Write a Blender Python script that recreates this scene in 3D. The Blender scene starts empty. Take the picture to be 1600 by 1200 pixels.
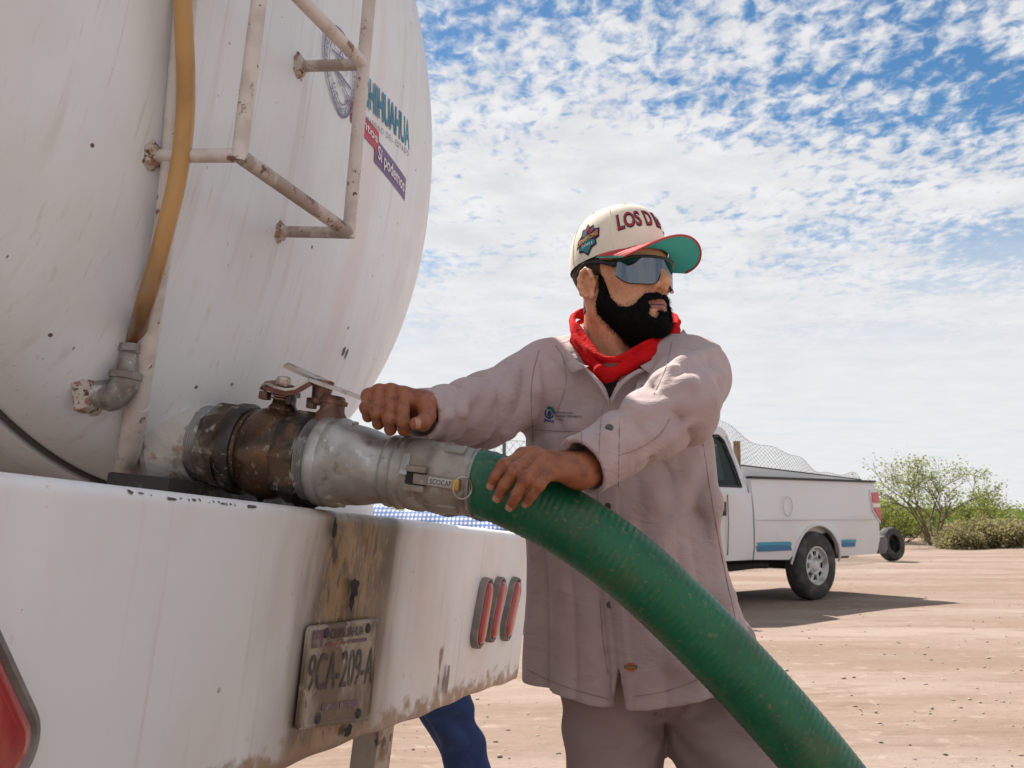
import bpy, bmesh, math, random
import numpy as np
from mathutils import Vector, Matrix

# ------------------------------------------------------------------ camera, world, sun, exposure
SC = bpy.context.scene
COL = SC.collection
FPX = 1555.0                      # focal length in pixels of a 1600 px wide frame
PITCH = math.atan(200 / FPX)
CAMH = 1.08
cam_d = bpy.data.cameras.new('camera'); cam = bpy.data.objects.new('camera', cam_d); COL.objects.link(cam)
cam_d.sensor_width = 36.0; cam_d.lens = FPX / 1600 * 36.0
cam.location = (0, 0, CAMH); cam.rotation_euler = (math.pi / 2 + PITCH, 0, 0)
cam_d.clip_start = 0.05; cam_d.clip_end = 3000
cam_d.dof.use_dof = True; cam_d.dof.focus_distance = 1.72; cam_d.dof.aperture_fstop = 18.0
SC.camera = cam
SUN_AZ = math.radians(-29)        # measured from +Y towards +X
SUN_EL = math.radians(51)
sun_dir = Vector((math.sin(SUN_AZ) * math.cos(SUN_EL), math.cos(SUN_AZ) * math.cos(SUN_EL), math.sin(SUN_EL)))
sl = bpy.data.lights.new('sun', 'SUN'); sl.energy = 5.0; sl.angle = math.radians(0.53); sl.color = (1.0, 0.95, 0.87)
so = bpy.data.objects.new('sun', sl); COL.objects.link(so)
so.rotation_euler = sun_dir.to_track_quat('Z', 'Y').to_euler(); so.location = (-6, 20, 22)
SC.view_settings.view_transform = 'Standard'; SC.view_settings.look = 'None'
SC.view_settings.exposure = 0.80; SC.view_settings.gamma = 1.0
SC.view_settings.use_curve_mapping = False

def build_world():
    w = bpy.data.worlds.new('World'); SC.world = w; w.use_nodes = True
    nt = w.node_tree; nt.nodes.clear(); N = nt.nodes.new; L = nt.links.new
    out = N('ShaderNodeOutputWorld'); bg = N('ShaderNodeBackground'); L(bg.outputs[0], out.inputs[0])
    bg.inputs[1].default_value = 0.10
    sky = N('ShaderNodeTexSky'); sky.sky_type = 'NISHITA'; sky.sun_disc = False
    sky.sun_elevation = SUN_EL; sky.sun_rotation = SUN_AZ
    sky.air_density = 1.0; sky.dust_density = 0.5; sky.ozone_density = 2.0; sky.altitude = 1100
    tc = N('ShaderNodeTexCoord')
    sep = N('ShaderNodeSeparateXYZ'); L(tc.outputs['Generated'], sep.inputs[0])
    def math_(op, a, b=None, clamp=False):
        m = N('ShaderNodeMath'); m.operation = op; m.use_clamp = clamp
        for i, v in enumerate((a, b)):
            if v is None: continue
            if isinstance(v, (int, float)): m.inputs[i].default_value = v
            else: L(v, m.inputs[i])
        return m.outputs[0]
    def ramp(v, lo, hi):
        m = N('ShaderNodeMapRange'); m.interpolation_type = 'SMOOTHSTEP'
        L(v, m.inputs[0]); m.inputs[1].default_value = lo; m.inputs[2].default_value = hi
        return m.outputs[0]
    zz = math_('MAXIMUM', sep.outputs[2], 0.0)
    den = math_('ADD', zz, 0.10)
    px = math_('DIVIDE', sep.outputs[0], den); py = math_('DIVIDE', sep.outputs[1], den)
    comb = N('ShaderNodeCombineXYZ'); L(px, comb.inputs[0]); L(py, comb.inputs[1])
    def noise(scale, detail, rough, off, stretch=(1, 1, 1), rot=0.0, dist=0.0):
        mp = N('ShaderNodeMapping'); L(comb.outputs[0], mp.inputs[0])
        mp.inputs['Location'].default_value = off; mp.inputs['Scale'].default_value = stretch
        mp.inputs['Rotation'].default_value = (0, 0, rot)
        n = N('ShaderNodeTexNoise'); L(mp.outputs[0], n.inputs['Vector'])
        n.inputs['Scale'].default_value = scale; n.inputs['Detail'].default_value = detail
        n.inputs['Roughness'].default_value = rough; n.inputs['Distortion'].default_value = dist
        return n.outputs['Fac']
    big = noise(0.9, 3, 0.5, CLOUD_OFF, (0.8, 1.35, 1), 0.5)
    puff = noise(19.0, 4, 0.6, (3.1, 1.7, 0), (1.35, 1.0, 1), 0.35, 0.3)
    mid = noise(3.2, 4, 0.6, (8.0, 2.2, 0), (1.1, 1.0, 1), -0.3)
    s = math_('ADD', math_('MULTIPLY', big, 1.75), math_('MULTIPLY', puff, 0.95))
    s = math_('ADD', s, math_('MULTIPLY', mid, 0.60))
    cov = ramp(s, 1.41, 1.76)
    # the cloud sheet is seen edge-on towards the horizon, so it closes up there
    low = ramp(zz, 0.34, 0.12)
    cov = math_('ADD', cov, math_('MULTIPLY', low, math_('SUBTRACT', 0.97, cov)), clamp=True)
    streak = noise(2.0, 4, 0.55, (1.0, 5.2, 0), (0.35, 2.2, 1), 0.1)
    gap = math_('MULTIPLY', ramp(streak, 0.56, 0.70), ramp(zz, 0.12, 0.03))
    cov = math_('MULTIPLY', cov, math_('SUBTRACT', 1.0, math_('MULTIPLY', gap, 0.75)))
    hs = N('ShaderNodeHueSaturation'); L(sky.outputs[0], hs.inputs['Color'])
    hs.inputs['Hue'].default_value = 0.492; hs.inputs['Saturation'].default_value = 1.22; hs.inputs['Value'].default_value = 0.62
    cl = N('ShaderNodeMix'); cl.data_type = 'RGBA'
    shade = ramp(noise(5.0, 5, 0.62, (0.4, 7.7, 0), (1, 1.2, 1), 0.2), 0.28, 0.72)
    far_ = ramp(zz, 0.30, 0.08)
    shade = math_('ADD', math_('MULTIPLY', shade, math_('SUBTRACT', 1.0, math_('MULTIPLY', far_, 0.72))), math_('MULTIPLY', far_, 0.50))
    L(shade, cl.inputs[0])
    cl.inputs[6].default_value = (4.2, 4.26, 4.42, 1); cl.inputs[7].default_value = (5.1, 5.1, 5.13, 1)
    mx = N('ShaderNodeMix'); mx.data_type = 'RGBA'
    L(cov, mx.inputs[0]); L(hs.outputs[0], mx.inputs[6]); L(cl.outputs[2], mx.inputs[7])
    L(mx.outputs[2], bg.inputs[0])
CLOUD_OFF = (0.0, 0.0, 0)
build_world()

# ------------------------------------------------------------------ pixel <-> place helpers (used to read real positions off the photo)
CP, SP = math.cos(PITCH), math.sin(PITCH)
CAMP = np.array([0, 0, CAMH])
def ray(px, py):
    u = (px - 800) / FPX; v = (600 - py) / FPX
    return np.array([u, CP - SP * v, SP + CP * v])
def P(px, py, Y):
    d = ray(px, py); return CAMP + d * (Y / d[1])
def G(px, py, z=0.0):
    d = ray(px, py); return CAMP + d * ((z - CAMH) / d[2])

# ------------------------------------------------------------------ mesh helpers
def norm(v):
    v = np.asarray(v, float); return v / (np.linalg.norm(v) + 1e-12)
def mk(name, vf, mat, parent=None, smooth=40, loc=None):
    v, f = vf
    me = bpy.data.meshes.new(name)
    me.from_pydata([tuple(map(float, p)) for p in v], [], [tuple(map(int, q)) for q in f])
    o = bpy.data.objects.new(name, me); COL.objects.link(o)
    if isinstance(mat, (list, tuple)):
        for m in mat: me.materials.append(m)
    elif mat: me.materials.append(mat)
    if smooth:
        me.polygons.foreach_set('use_smooth', [True] * len(me.polygons))
        if smooth < 180: me.set_sharp_from_angle(angle=math.radians(smooth))
    me.update()
    if parent is not None:
        o.parent = parent
        if parent.get('_world'): o.matrix_parent_inverse = parent.matrix_world.inverted()
    return o
def join(*vfs):
    V = []; F = []; n = 0
    for v, f in vfs:
        V += [tuple(p) for p in v]; F += [tuple(i + n for i in q) for q in f]; n += len(v)
    return V, F
def empty(name, loc, label, cat, group=None, world=True):
    o = bpy.data.objects.new(name, None); COL.objects.link(o); o.location = loc
    o.empty_display_size = 0.1
    o['label'] = label; o['category'] = cat
    if group: o['group'] = group
    if world:
        o['_world'] = 1; bpy.context.view_layer.update()
    return o
def tag(o, label=None, cat=None, group=None, kind=None):
    if label: o['label'] = label
    if cat: o['category'] = cat
    if group: o['group'] = group
    if kind: o['kind'] = kind
    return o
def frame(d, up=(0, 0, 1)):
    d = norm(d); up = np.asarray(up, float)
    if abs(d @ up) > 0.95 * np.linalg.norm(up): up = np.array([1.0, 0, 0])
    x = norm(np.cross(up, d)); y = np.cross(d, x); return x, y, d
def catmull(pts, n=8, closed=False):
    p = [np.asarray(q, float) for q in pts]; out = []; m = len(p)
    rng = range(m if closed else m - 1)
    for i in rng:
        if closed: a, b, c, d = p[i - 1], p[i], p[(i + 1) % m], p[(i + 2) % m]
        else: a, b, c, d = p[max(i - 1, 0)], p[i], p[i + 1], p[min(i + 2, m - 1)]
        for k in range(n):
            t = k / n
            out.append(0.5 * ((2 * b) + (c - a) * t + (2 * a - 5 * b + 4 * c - d) * t * t + (3 * b - a - 3 * c + d) * t ** 3))
    if not closed: out.append(p[-1])
    return out
def tube(path, r, seg=12, cap=True, closed=False, squash=None, up=(0, 0, 1)):
    path = [np.asarray(p, float) for p in path]; n = len(path)
    rs = r if hasattr(r, '__len__') else [r] * n
    V = []; F = []
    x = None
    for i in range(n):
        if closed: t = path[(i + 1) % n] - path[i - 1]
        else: t = path[min(i + 1, n - 1)] - path[max(i - 1, 0)]
        t = norm(t)
        if x is None: x, y, _ = frame(t, up)
        else:
            x = norm(x - t * (x @ t)); y = np.cross(t, x)
        for k in range(seg):
            a = 2 * math.pi * k / seg; sq = squash or (1, 1)
            V.append(path[i] + rs[i] * (math.cos(a) * sq[0] * x + math.sin(a) * sq[1] * y))
    m = n if closed else n - 1
    for i in range(m):
        for k in range(seg):
            a = i * seg + k; b = i * seg + (k + 1) % seg; j = ((i + 1) % n) * seg
            F.append((a, b, j + (k + 1) % seg, j + k))
    if cap and not closed:
        F.append(tuple(range(seg - 1, -1, -1))); F.append(tuple((n - 1) * seg + k for k in range(seg)))
    return V, F
def lathe(prof, A, d, seg=32, up=(0, 0, 1), phase=0.0, wob=None):
    """prof: list of (distance along d, radius)."""
    x, y, d = frame(d, up); A = np.asarray(A, float); V = []; F = []
    for i, (t, r) in enumerate(prof):
        for k in range(seg):
            a = 2 * math.pi * k / seg + phase
            rr = r * (1 + (wob(t, a) if wob else 0))
            V.append(A + d * t + rr * (math.cos(a) * x + math.sin(a) * y))
    for i in range(len(prof) - 1):
        for k in range(seg):
            a = i * seg + k; b = i * seg + (k + 1) % seg
            F.append((a, b, b + seg, a + seg))
    if prof[0][1] > 1e-5: F.append(tuple(range(seg - 1, -1, -1)))
    if prof[-1][1] > 1e-5: F.append(tuple((len(prof) - 1) * seg + k for k in range(seg)))
    return V, F
def box(c, s, ax=None, bev=0.0, seg=2):
    bm = bmesh.new(); bmesh.ops.create_cube(bm, size=1.0)
    bmesh.ops.scale(bm, vec=s, verts=bm.verts)
    if bev > 0: bmesh.ops.bevel(bm, geom=bm.edges[:], offset=bev, segments=seg, affect='EDGES', profile=0.7)
    V = [np.array(v.co) for v in bm.verts]; bm.verts.index_update(); F = [tuple(v.index for v in f.verts) for f in bm.faces]; bm.free()
    c = np.asarray(c, float)
    if ax is not None: V = [c + v[0] * np.asarray(ax[0]) + v[1] * np.asarray(ax[1]) + v[2] * np.asarray(ax[2]) for v in V]
    else: V = [c + v for v in V]
    return V, F
def prism(pts2, fn, d0, d1, bev=0.0, holes=None):
    """polygon outline (a,b) extruded from depth d0 to d1; fn(a,b,d)->xyz; filled by triangulation."""
    bm = bmesh.new(); loops = [pts2] + (holes or []); edges = []
    for lp in loops:
        vs = [bm.verts.new((a, b, 0)) for a, b in lp]
        edges += [bm.edges.new((vs[i], vs[(i + 1) % len(vs)])) for i in range(len(vs))]
    bmesh.ops.triangle_fill(bm, use_beauty=True, use_dissolve=False, edges=edges)
    bmesh.ops.recalc_face_normals(bm, faces=bm.faces[:])
    if bm.faces and sum(f.normal.z for f in bm.faces) < 0: bmesh.ops.reverse_faces(bm, faces=bm.faces[:])
    g = bmesh.ops.extrude_face_region(bm, geom=bm.faces[:])
    for v in g['geom']:
        if isinstance(v, bmesh.types.BMVert): v.co.z = 1.0
    bmesh.ops.recalc_face_normals(bm, faces=bm.faces[:])
    if bev > 0:
        sc = d1 - d0
        for v in bm.verts: v.co.z = v.co.z * sc
        es = [e for e in bm.edges if len(e.link_faces) == 2 and e.calc_face_angle() > 0.9]
        bmesh.ops.bevel(bm, geom=es, offset=bev, segments=2, affect='EDGES', profile=0.6)
        for v in bm.verts: v.co.z = v.co.z / sc
    bm.verts.index_update()
    V = [np.array(fn(v.co.x, v.co.y, d0 + v.co.z * (d1 - d0))) for v in bm.verts]
    F = [tuple(v.index for v in f.verts) for f in bm.faces]; bm.free()
    return V, F
def text2d(s, bold=0.0, space=1.0, res=3):
    cu = bpy.data.curves.new('t', 'FONT'); cu.body = s; cu.size = 1.0; cu.resolution_u = res; cu.offset = bold; cu.space_character = space
    o = bpy.data.objects.new('t', cu); COL.objects.link(o)
    dg = bpy.context.evaluated_depsgraph_get(); ev = o.evaluated_get(dg); me = ev.to_mesh()
    V = np.array([v.co[:2] for v in me.vertices]); F = [tuple(p.vertices) for p in me.polygons]
    ev.to_mesh_clear(); bpy.data.objects.remove(o); bpy.data.curves.remove(cu)
    V = V - V.min(0); return V, F, V.max(0)
def text_on(s, fn, bold=0.0, space=1.0, subdiv=0):
    """text stretched over the unit square; fn(u,v) -> xyz."""
    V, F, mx = text2d(s, bold, space)
    if subdiv:
        bm = bmesh.new(); vs = [bm.verts.new((a, b, 0)) for a, b in V]
        for q in F:
            try: bm.faces.new([vs[i] for i in q])
            except ValueError: pass
        bmesh.ops.subdivide_edges(bm, edges=bm.edges[:], cuts=subdiv, use_grid_fill=True)
        bmesh.ops.triangulate(bm, faces=bm.faces[:])
        bm.verts.index_update(); V = np.array([v.co[:2] for v in bm.verts]); F = [tuple(v.index for v in f.verts) for f in bm.faces]; bm.free()
    V = V / mx
    return [fn(a, b) for a, b in V], F

# ------------------------------------------------------------------ procedural materials
def mat(name, col, rough=0.55, metal=0.0, layers=(), bump=(), coat=0.0, sss=0.0, sssr=(0.01, 0.005, 0.003), spec=0.5, rough_var=0.0, trans=0.0, ior=1.45, alpha=1.0, sheen=0.0):
    m = bpy.data.materials.new(name); m.use_nodes = True
    nt = m.node_tree; b = nt.nodes['Principled BSDF']; N = nt.nodes.new; L = nt.links.new
    tc = N('ShaderNodeTexCoord')
    def coord(s, rot=None, off=(0, 0, 0)):
        mp = N('ShaderNodeMapping'); L(tc.outputs['Object'], mp.inputs[0])
        mp.inputs['Scale'].default_value = s if hasattr(s, '__len__') else (s, s, s)
        mp.inputs['Location'].default_value = off
        if rot: mp.inputs['Rotation'].default_value = rot
        return mp.outputs[0]
    def mrange(v, lo, hi, a=0.0, c=1.0):
        r = N('ShaderNodeMapRange'); r.interpolation_type = 'SMOOTHSTEP'; L(v, r.inputs[0])
        r.inputs[1].default_value = lo; r.inputs[2].default_value = hi; r.inputs[3].default_value = a; r.inputs[4].default_value = c
        return r.outputs[0]
    def mul(a, c, op='MULTIPLY'):
        q = N('ShaderNodeMath'); q.operation = op
        for i, v in enumerate((a, c)):
            if isinstance(v, (int, float)): q.inputs[i].default_value = v
            else: L(v, q.inputs[i])
        return q.outputs[0]
    def tex(d):
        k = d.get('k', 'noise'); v = coord(d.get('s', 5), d.get('rot'), d.get('off', (0, 0, 0)))
        if k == 'noise':
            n = N('ShaderNodeTexNoise'); L(v, n.inputs['Vector']); n.inputs['Scale'].default_value = 1.0
            n.inputs['Detail'].default_value = d.get('det', 4); n.inputs['Roughness'].default_value = d.get('ro', 0.55)
            n.inputs['Distortion'].default_value = d.get('dist', 0); return n.outputs['Fac']
        if k == 'voro':
            n = N('ShaderNodeTexVoronoi'); L(v, n.inputs['Vector']); n.inputs['Scale'].default_value = 1.0
            n.inputs['Randomness'].default_value = 1.0; return n.outputs['Distance']
        if k == 'wave':
            n = N('ShaderNodeTexWave'); L(v, n.inputs['Vector']); n.inputs['Scale'].default_value = 1.0
            n.bands_direction = d.get('dir', 'X'); n.inputs['Distortion'].default_value = d.get('dist', 0); return n.outputs['Fac']
        if k == 'axis':
            sp = N('ShaderNodeSeparateXYZ'); L(v, sp.inputs[0]); return sp.outputs[d['ax']]
    cur = None
    for d in layers:
        if d.get('k') == 'rects':            # soft rectangles / ellipses in the object's own coordinates, broken up by noise
            sp = N('ShaderNodeSeparateXYZ'); L(tc.outputs['Object'], sp.inputs[0])
            acc = None
            for ax, c0, half, soft in d['terms']:
                dd = mul(mul(sp.outputs[ax], c0, 'SUBTRACT'), 0, 'ADD'); q = N('ShaderNodeMath'); q.operation = 'ABSOLUTE'; L(dd, q.inputs[0])
                nz = N('ShaderNodeTexNoise'); L(coord(d.get('s', 8)), nz.inputs['Vector']); nz.inputs['Scale'].default_value = 1.0; nz.inputs['Detail'].default_value = 5
                e = mul(q.outputs[0], mul(mul(nz.outputs['Fac'], 0.5, 'SUBTRACT'), d.get('amp', 0.1)), 'ADD')
                t = mrange(e, half + soft, half - soft)
                acc = t if acc is None else mul(acc, t)
            f = acc
        else:
            f = mrange(tex(d), d.get('lo', 0.4), d.get('hi', 0.6))
        if 'm2' in d: f = mul(f, mrange(tex(d['m2']), d['m2'].get('lo', 0.4), d['m2'].get('hi', 0.6)))
        f = mul(f, d.get('a', 1.0))
        mx = N('ShaderNodeMix'); mx.data_type = 'RGBA'; L(f, mx.inputs[0])
        if cur is None: mx.inputs[6].default_value = (*col, 1)
        else: L(cur, mx.inputs[6])
        mx.inputs[7].default_value = (*d['c'], 1); cur = mx.outputs[2]
    if cur is None: b.inputs['Base Color'].default_value = (*col, 1)
    else: L(cur, b.inputs['Base Color'])
    b.inputs['Roughness'].default_value = rough; b.inputs['Metallic'].default_value = metal
    if rough_var:
        L(mrange(tex(dict(s=14, det=4)), 0.3, 0.7, max(0.03, rough - rough_var), min(1, rough + rough_var)), b.inputs['Roughness'])
    b.inputs['Coat Weight'].default_value = coat; b.inputs['Coat Roughness'].default_value = 0.12
    b.inputs['Specular IOR Level'].default_value = spec
    if sss:
        b.inputs['Subsurface Weight'].default_value = sss; b.inputs['Subsurface Radius'].default_value = (1.0, 0.35, 0.2); b.inputs['Subsurface Scale'].default_value = sssr[0]
    if trans: b.inputs['Transmission Weight'].default_value = trans; b.inputs['IOR'].default_value = ior
    if sheen: b.inputs['Sheen Weight'].default_value = sheen; b.inputs['Sheen Roughness'].default_value = 0.5
    if alpha < 1: b.inputs['Alpha'].default_value = alpha
    prev = None
    for d in bump:
        bp = N('ShaderNodeBump'); bp.inputs['Strength'].default_value = d.get('st', 0.3); bp.inputs['Distance'].default_value = d.get('d', 0.002)
        L(tex(d), bp.inputs['Height'])
        if prev is not None: L(prev, bp.inputs['Normal'])
        prev = bp.outputs[0]
    if prev is not None: L(prev, b.inputs['Normal'])
    return m
# ------------------------------------------------------------------ the tanker truck: its own axes (it stands nose-up and leaning)
LV = norm(ray(1260, 885))
_m0 = ray(800 - 5050, 600); _m1 = ray(800 - 5050, 599)
NV = -norm(_m0 - (_m0 @ LV) / ((_m1 - _m0) @ LV) * (_m1 - _m0))
UV = np.cross(NV, LV)
TO = P(526, 797, 1.68)
TR = np.stack([NV, LV, UV], 1)
def W(l): return TO + np.asarray(l) @ TR.T            # truck-local -> world
def loc(p): return (np.asarray(p) - TO) @ TR
def T(px, py, axis, val):
    d = TR.T @ ray(px, py); o = loc(CAMP); return o + d * ((val - o[axis]) / d[axis])
HXC, HYC, HZC, HRY, HRZ, HH = -0.462, 0.14, 0.778, 0.843, 0.783, 0.286
def headx(y, z):
    r = math.sqrt(((y - HYC) / HRY) ** 2 + ((z - HZC) / HRZ) ** 2)
    return HXC + HH * max(0.0, 1 - min(r, 1) ** 2.448) ** (1 / 2.642)
def hit(px, py):
    o = loc(CAMP); d = TR.T @ ray(px, py); t = 0.8
    while t < 4.5:
        p = o + d * t
        r = math.hypot((p[1] - HYC) / HRY, (p[2] - HZC) / HRZ)
        if r < 1 and p[0] < headx(p[1], p[2]): return p
        t += 0.002
    return p

M_tank = mat('tank_white_paint', (0.73, 0.77, 0.81), 0.48, layers=[
    dict(c=(0.64, 0.645, 0.66), s=(2.2, 2.2, 1.6), lo=0.42, hi=0.64, a=0.9),
    dict(c=(0.81, 0.83, 0.86), s=(3.5, 3.5, 0.9), lo=0.45, hi=0.7, a=0.6),
    dict(c=(0.74, 0.62, 0.62), s=(5, 9, 0.8), lo=0.58, hi=0.70, a=0.45),
    dict(c=(0.50, 0.48, 0.44), s=(14, 34, 0.9), lo=0.54, hi=0.76, a=0.42, det=5),
    dict(c=(0.50, 0.48, 0.43), s=(60, 110, 1.6), lo=0.58, hi=0.74, a=0.38, det=3),
    dict(c=(0.30, 0.22, 0.17), s=55, lo=0.70, hi=0.74, a=0.9, det=5, ro=0.65),
    dict(c=(0.11, 0.08, 0.065), k='voro', s=17, lo=0.075, hi=0.045, m2=dict(s=6, lo=0.46, hi=0.54)),
    dict(c=(0.16, 0.11, 0.085), k='voro', s=(30, 55, 22), lo=0.10, hi=0.06, m2=dict(s=7, lo=0.56, hi=0.62)),
], bump=[dict(s=3.5, st=0.25, d=0.01, det=2), dict(s=90, st=0.10, d=0.001)], rough_var=0.1)
M_pipe_white = mat('chipped_white_pipe_paint', (0.62, 0.57, 0.54), 0.5, layers=[
    dict(c=(0.47, 0.41, 0.37), s=18, lo=0.45, hi=0.65, a=0.7),
    dict(c=(0.20, 0.10, 0.06), s=(26, 26, 26), lo=0.60, hi=0.66, det=6, ro=0.65),
    dict(c=(0.10, 0.06, 0.045), s=70, lo=0.66, hi=0.70, det=4)], bump=[dict(s=60, st=0.4, d=0.002)])
M_ladder_under = mat('rusty_bracket_paint', (0.36, 0.29, 0.25), 0.6, layers=[
    dict(c=(0.55, 0.48, 0.43), s=22, lo=0.5, hi=0.62, a=0.9),
    dict(c=(0.13, 0.065, 0.04), s=34, lo=0.55, hi=0.64, det=6, ro=0.65)], bump=[dict(s=70, st=0.5, d=0.002)])
M_rust = mat('rust_weld', (0.50, 0.44, 0.40), 0.8, layers=[dict(c=(0.30, 0.15, 0.09), s=55, lo=0.50, hi=0.6, a=0.9), dict(c=(0.10, 0.05, 0.03), s=90, lo=0.56, hi=0.64)], bump=[dict(s=120, st=0.8, d=0.004)])
M_dark = mat('black_gap', (0.02, 0.018, 0.016), 0.8)
M_bumper = mat('bumper_white_paint', (0.73, 0.74, 0.75), 0.42, layers=[
    dict(c=(0.70, 0.64, 0.62), s=(3, 4, 2.5), lo=0.42, hi=0.66, a=0.75),
    dict(c=(0.79, 0.80, 0.81), s=(3, 5, 1.5), lo=0.45, hi=0.7, a=0.6),
    dict(c=(0.50, 0.41, 0.36), s=(12, 30, 1.2), lo=0.57, hi=0.75, a=0.55, det=5),
    dict(c=(0.27, 0.205, 0.165), k='rects', terms=[(1, 0.115, 0.235, 0.10)], s=(5, 5, 2), amp=0.35, a=0.55),
    dict(c=(0.135, 0.085, 0.05), k='rects', terms=[(1, 0.115, 0.165, 0.05)], s=(7, 12, 2.2), amp=0.24, a=0.96),
    dict(c=(0.36, 0.225, 0.12), s=(40, 40, 6), lo=0.45, hi=0.68, det=6, a=0.85, m2=dict(k='axis', ax=1, s=1, lo=0.30, hi=0.2)) if False else
    dict(c=(0.27, 0.185, 0.11), k='rects', terms=[(1, 0.10, 0.085, 0.05)], s=(18, 26, 4), amp=0.30, a=0.7),
    dict(c=(0.085, 0.058, 0.04), k='rects', terms=[(1, 0.225, 0.035, 0.03)], s=(14, 16, 2.5), amp=0.20, a=0.55),
    dict(c=(0.07, 0.052, 0.04), k='rects', terms=[(1, -0.02, 0.024, 0.022)], s=(12, 14, 3), amp=0.14, a=0.6),
    dict(c=(0.045, 0.03, 0.022), k='rects', terms=[(1, 0.085, 0.028, 0.008), (2, -0.125, 0.045, 0.008)], s=45, amp=0.10),
    dict(c=(0.06, 0.04, 0.028), k='rects', terms=[(1, 0.02, 0.016, 0.008), (2, -0.06, 0.03, 0.008)], s=45, amp=0.07),
    dict(c=(0.40, 0.30, 0.18), k='rects', terms=[(1, 0.075, 0.030, 0.03), (2, -0.11, 0.07, 0.03)], s=(60, 60, 30), amp=0.20, a=0.55),
    dict(c=(0.36, 0.215, 0.085), k='rects', terms=[(1, 0.09, 0.07, 0.03)], s=(75, 75, 34), amp=0.55, a=0.6),
    dict(c=(0.05, 0.034, 0.024), k='rects', terms=[(1, 0.11, 0.02, 0.02)], s=(60, 55, 24), amp=0.5, a=0.6),
    dict(c=(0.55, 0.42, 0.30), s=46, lo=0.64, hi=0.67, det=6, ro=0.65, a=0.8, m2=dict(k='noise', s=(0.5, 5, 2), lo=0.5, hi=0.6)),
    dict(c=(0.30, 0.19, 0.12), k='rects', terms=[(2, -0.405, 0.028, 0.02)], s=(30, 24, 30), amp=0.15, a=0.9),
    dict(c=(0.14, 0.10, 0.08), k='voro', s=15, lo=0.085, hi=0.06, m2=dict(s=5, lo=0.52, hi=0.58)),
    dict(c=(0.27, 0.185, 0.15), k='rects', terms=[(1, 0.615, 0.012, 0.004), (2, -0.315, 0.045, 0.01)], s=(22, 22, 14), amp=0.06),
], bump=[dict(s=4, st=0.3, d=0.01, det=2), dict(s=55, st=0.16, d=0.002, det=5)], rough_var=0.12)
M_chip = mat('bare_dark_metal_chip', (0.10, 0.085, 0.085), 0.6, metal=0.3)
M_galv = mat('dirty_galvanised_iron', (0.30, 0.29, 0.28), 0.55, metal=0.55, layers=[
    dict(c=(0.58, 0.56, 0.54), s=45, lo=0.56, hi=0.63, det=6, ro=0.65), dict(c=(0.15, 0.11, 0.09), s=16, lo=0.52, hi=0.66, a=0.7)], bump=[dict(s=80, st=0.5, d=0.002)])
M_amber = mat('amber_vinyl_hose', (0.47, 0.265, 0.085), 0.36, layers=[
    dict(c=(0.33, 0.175, 0.06), s=(20, 20, 5), lo=0.45, hi=0.65, a=0.7), dict(c=(0.18, 0.10, 0.045), s=(30, 30, 9), lo=0.60, hi=0.72, a=0.7), dict(c=(0.13, 0.065, 0.03), k='axis', ax=2, s=1, lo=0.42, hi=0.20, a=0.85)], sss=0.25, coat=0.2, bump=[dict(s=70, st=0.2, d=0.001)])
M_oil = mat('oily_brown_bronze', (0.075, 0.038, 0.017), 0.30, metal=0.45, layers=[
    dict(c=(0.17, 0.075, 0.024), s=(16, 16, 10), lo=0.48, hi=0.68, a=0.85, det=6),
    dict(c=(0.012, 0.009, 0.007), s=(11, 11, 7), lo=0.50, hi=0.64, a=0.9, det=6),
    dict(c=(0.28, 0.20, 0.13), s=75, lo=0.62, hi=0.68, det=6, a=0.7)], bump=[dict(s=55, st=0.5, d=0.003, det=6)], rough_var=0.16, coat=0.25)
M_oil_black = mat('oily_black_iron', (0.035, 0.028, 0.023), 0.35, metal=0.3, layers=[
    dict(c=(0.15, 0.09, 0.05), s=20, lo=0.50, hi=0.66, a=0.85, det=6), dict(c=(0.30, 0.26, 0.22), s=60, lo=0.6, hi=0.68, a=0.7, det=6)], bump=[dict(s=70, st=0.6, d=0.003, det=6)], rough_var=0.15)
M_scale = mat('limescaled_collar', (0.56, 0.54, 0.51), 0.7, layers=[
    dict(c=(0.22, 0.18, 0.14), s=24, lo=0.54, hi=0.66, det=6, a=0.7), dict(c=(0.42, 0.21, 0.13), s=30, lo=0.60, hi=0.68, det=5, a=0.7), dict(c=(0.60, 0.57, 0.54), s=40, lo=0.58, hi=0.66, det=5)], bump=[dict(s=60, st=0.7, d=0.004, det=6)])
M_alu = mat('cast_aluminium', (0.46, 0.44, 0.415), 0.47, metal=0.72, layers=[
    dict(c=(0.30, 0.275, 0.24), s=13, lo=0.44, hi=0.64, det=6, a=0.8), dict(c=(0.22, 0.17, 0.12), s=(30, 30, 30), lo=0.56, hi=0.68, det=6, a=0.75),
    dict(c=(0.58, 0.57, 0.55), s=48, lo=0.63, hi=0.68, det=4, a=0.8)], bump=[dict(s=130, st=0.35, d=0.0015, det=4), dict(s=22, st=0.3, d=0.003, det=4)], rough_var=0.12)
M_alu_dirty = mat('muddy_cast_aluminium', (0.36, 0.325, 0.285), 0.56, metal=0.5, layers=[
    dict(c=(0.24, 0.185, 0.135), s=12, lo=0.46, hi=0.62, det=6, a=0.85), dict(c=(0.44, 0.425, 0.41), s=30, lo=0.58, hi=0.66, det=5, a=0.8), dict(c=(0.13, 0.10, 0.08), s=42, lo=0.62, hi=0.7, det=5, a=0.8)], bump=[dict(s=120, st=0.35, d=0.0015, det=4), dict(s=24, st=0.35, d=0.003)], rough_var=0.1)
M_steel = mat('worn_steel_lever', (0.50, 0.46, 0.43), 0.36, metal=0.75, layers=[dict(c=(0.17, 0.09, 0.06), s=26, lo=0.5, hi=0.64, det=6, a=0.9)], bump=[dict(s=70, st=0.3, d=0.002)])
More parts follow.
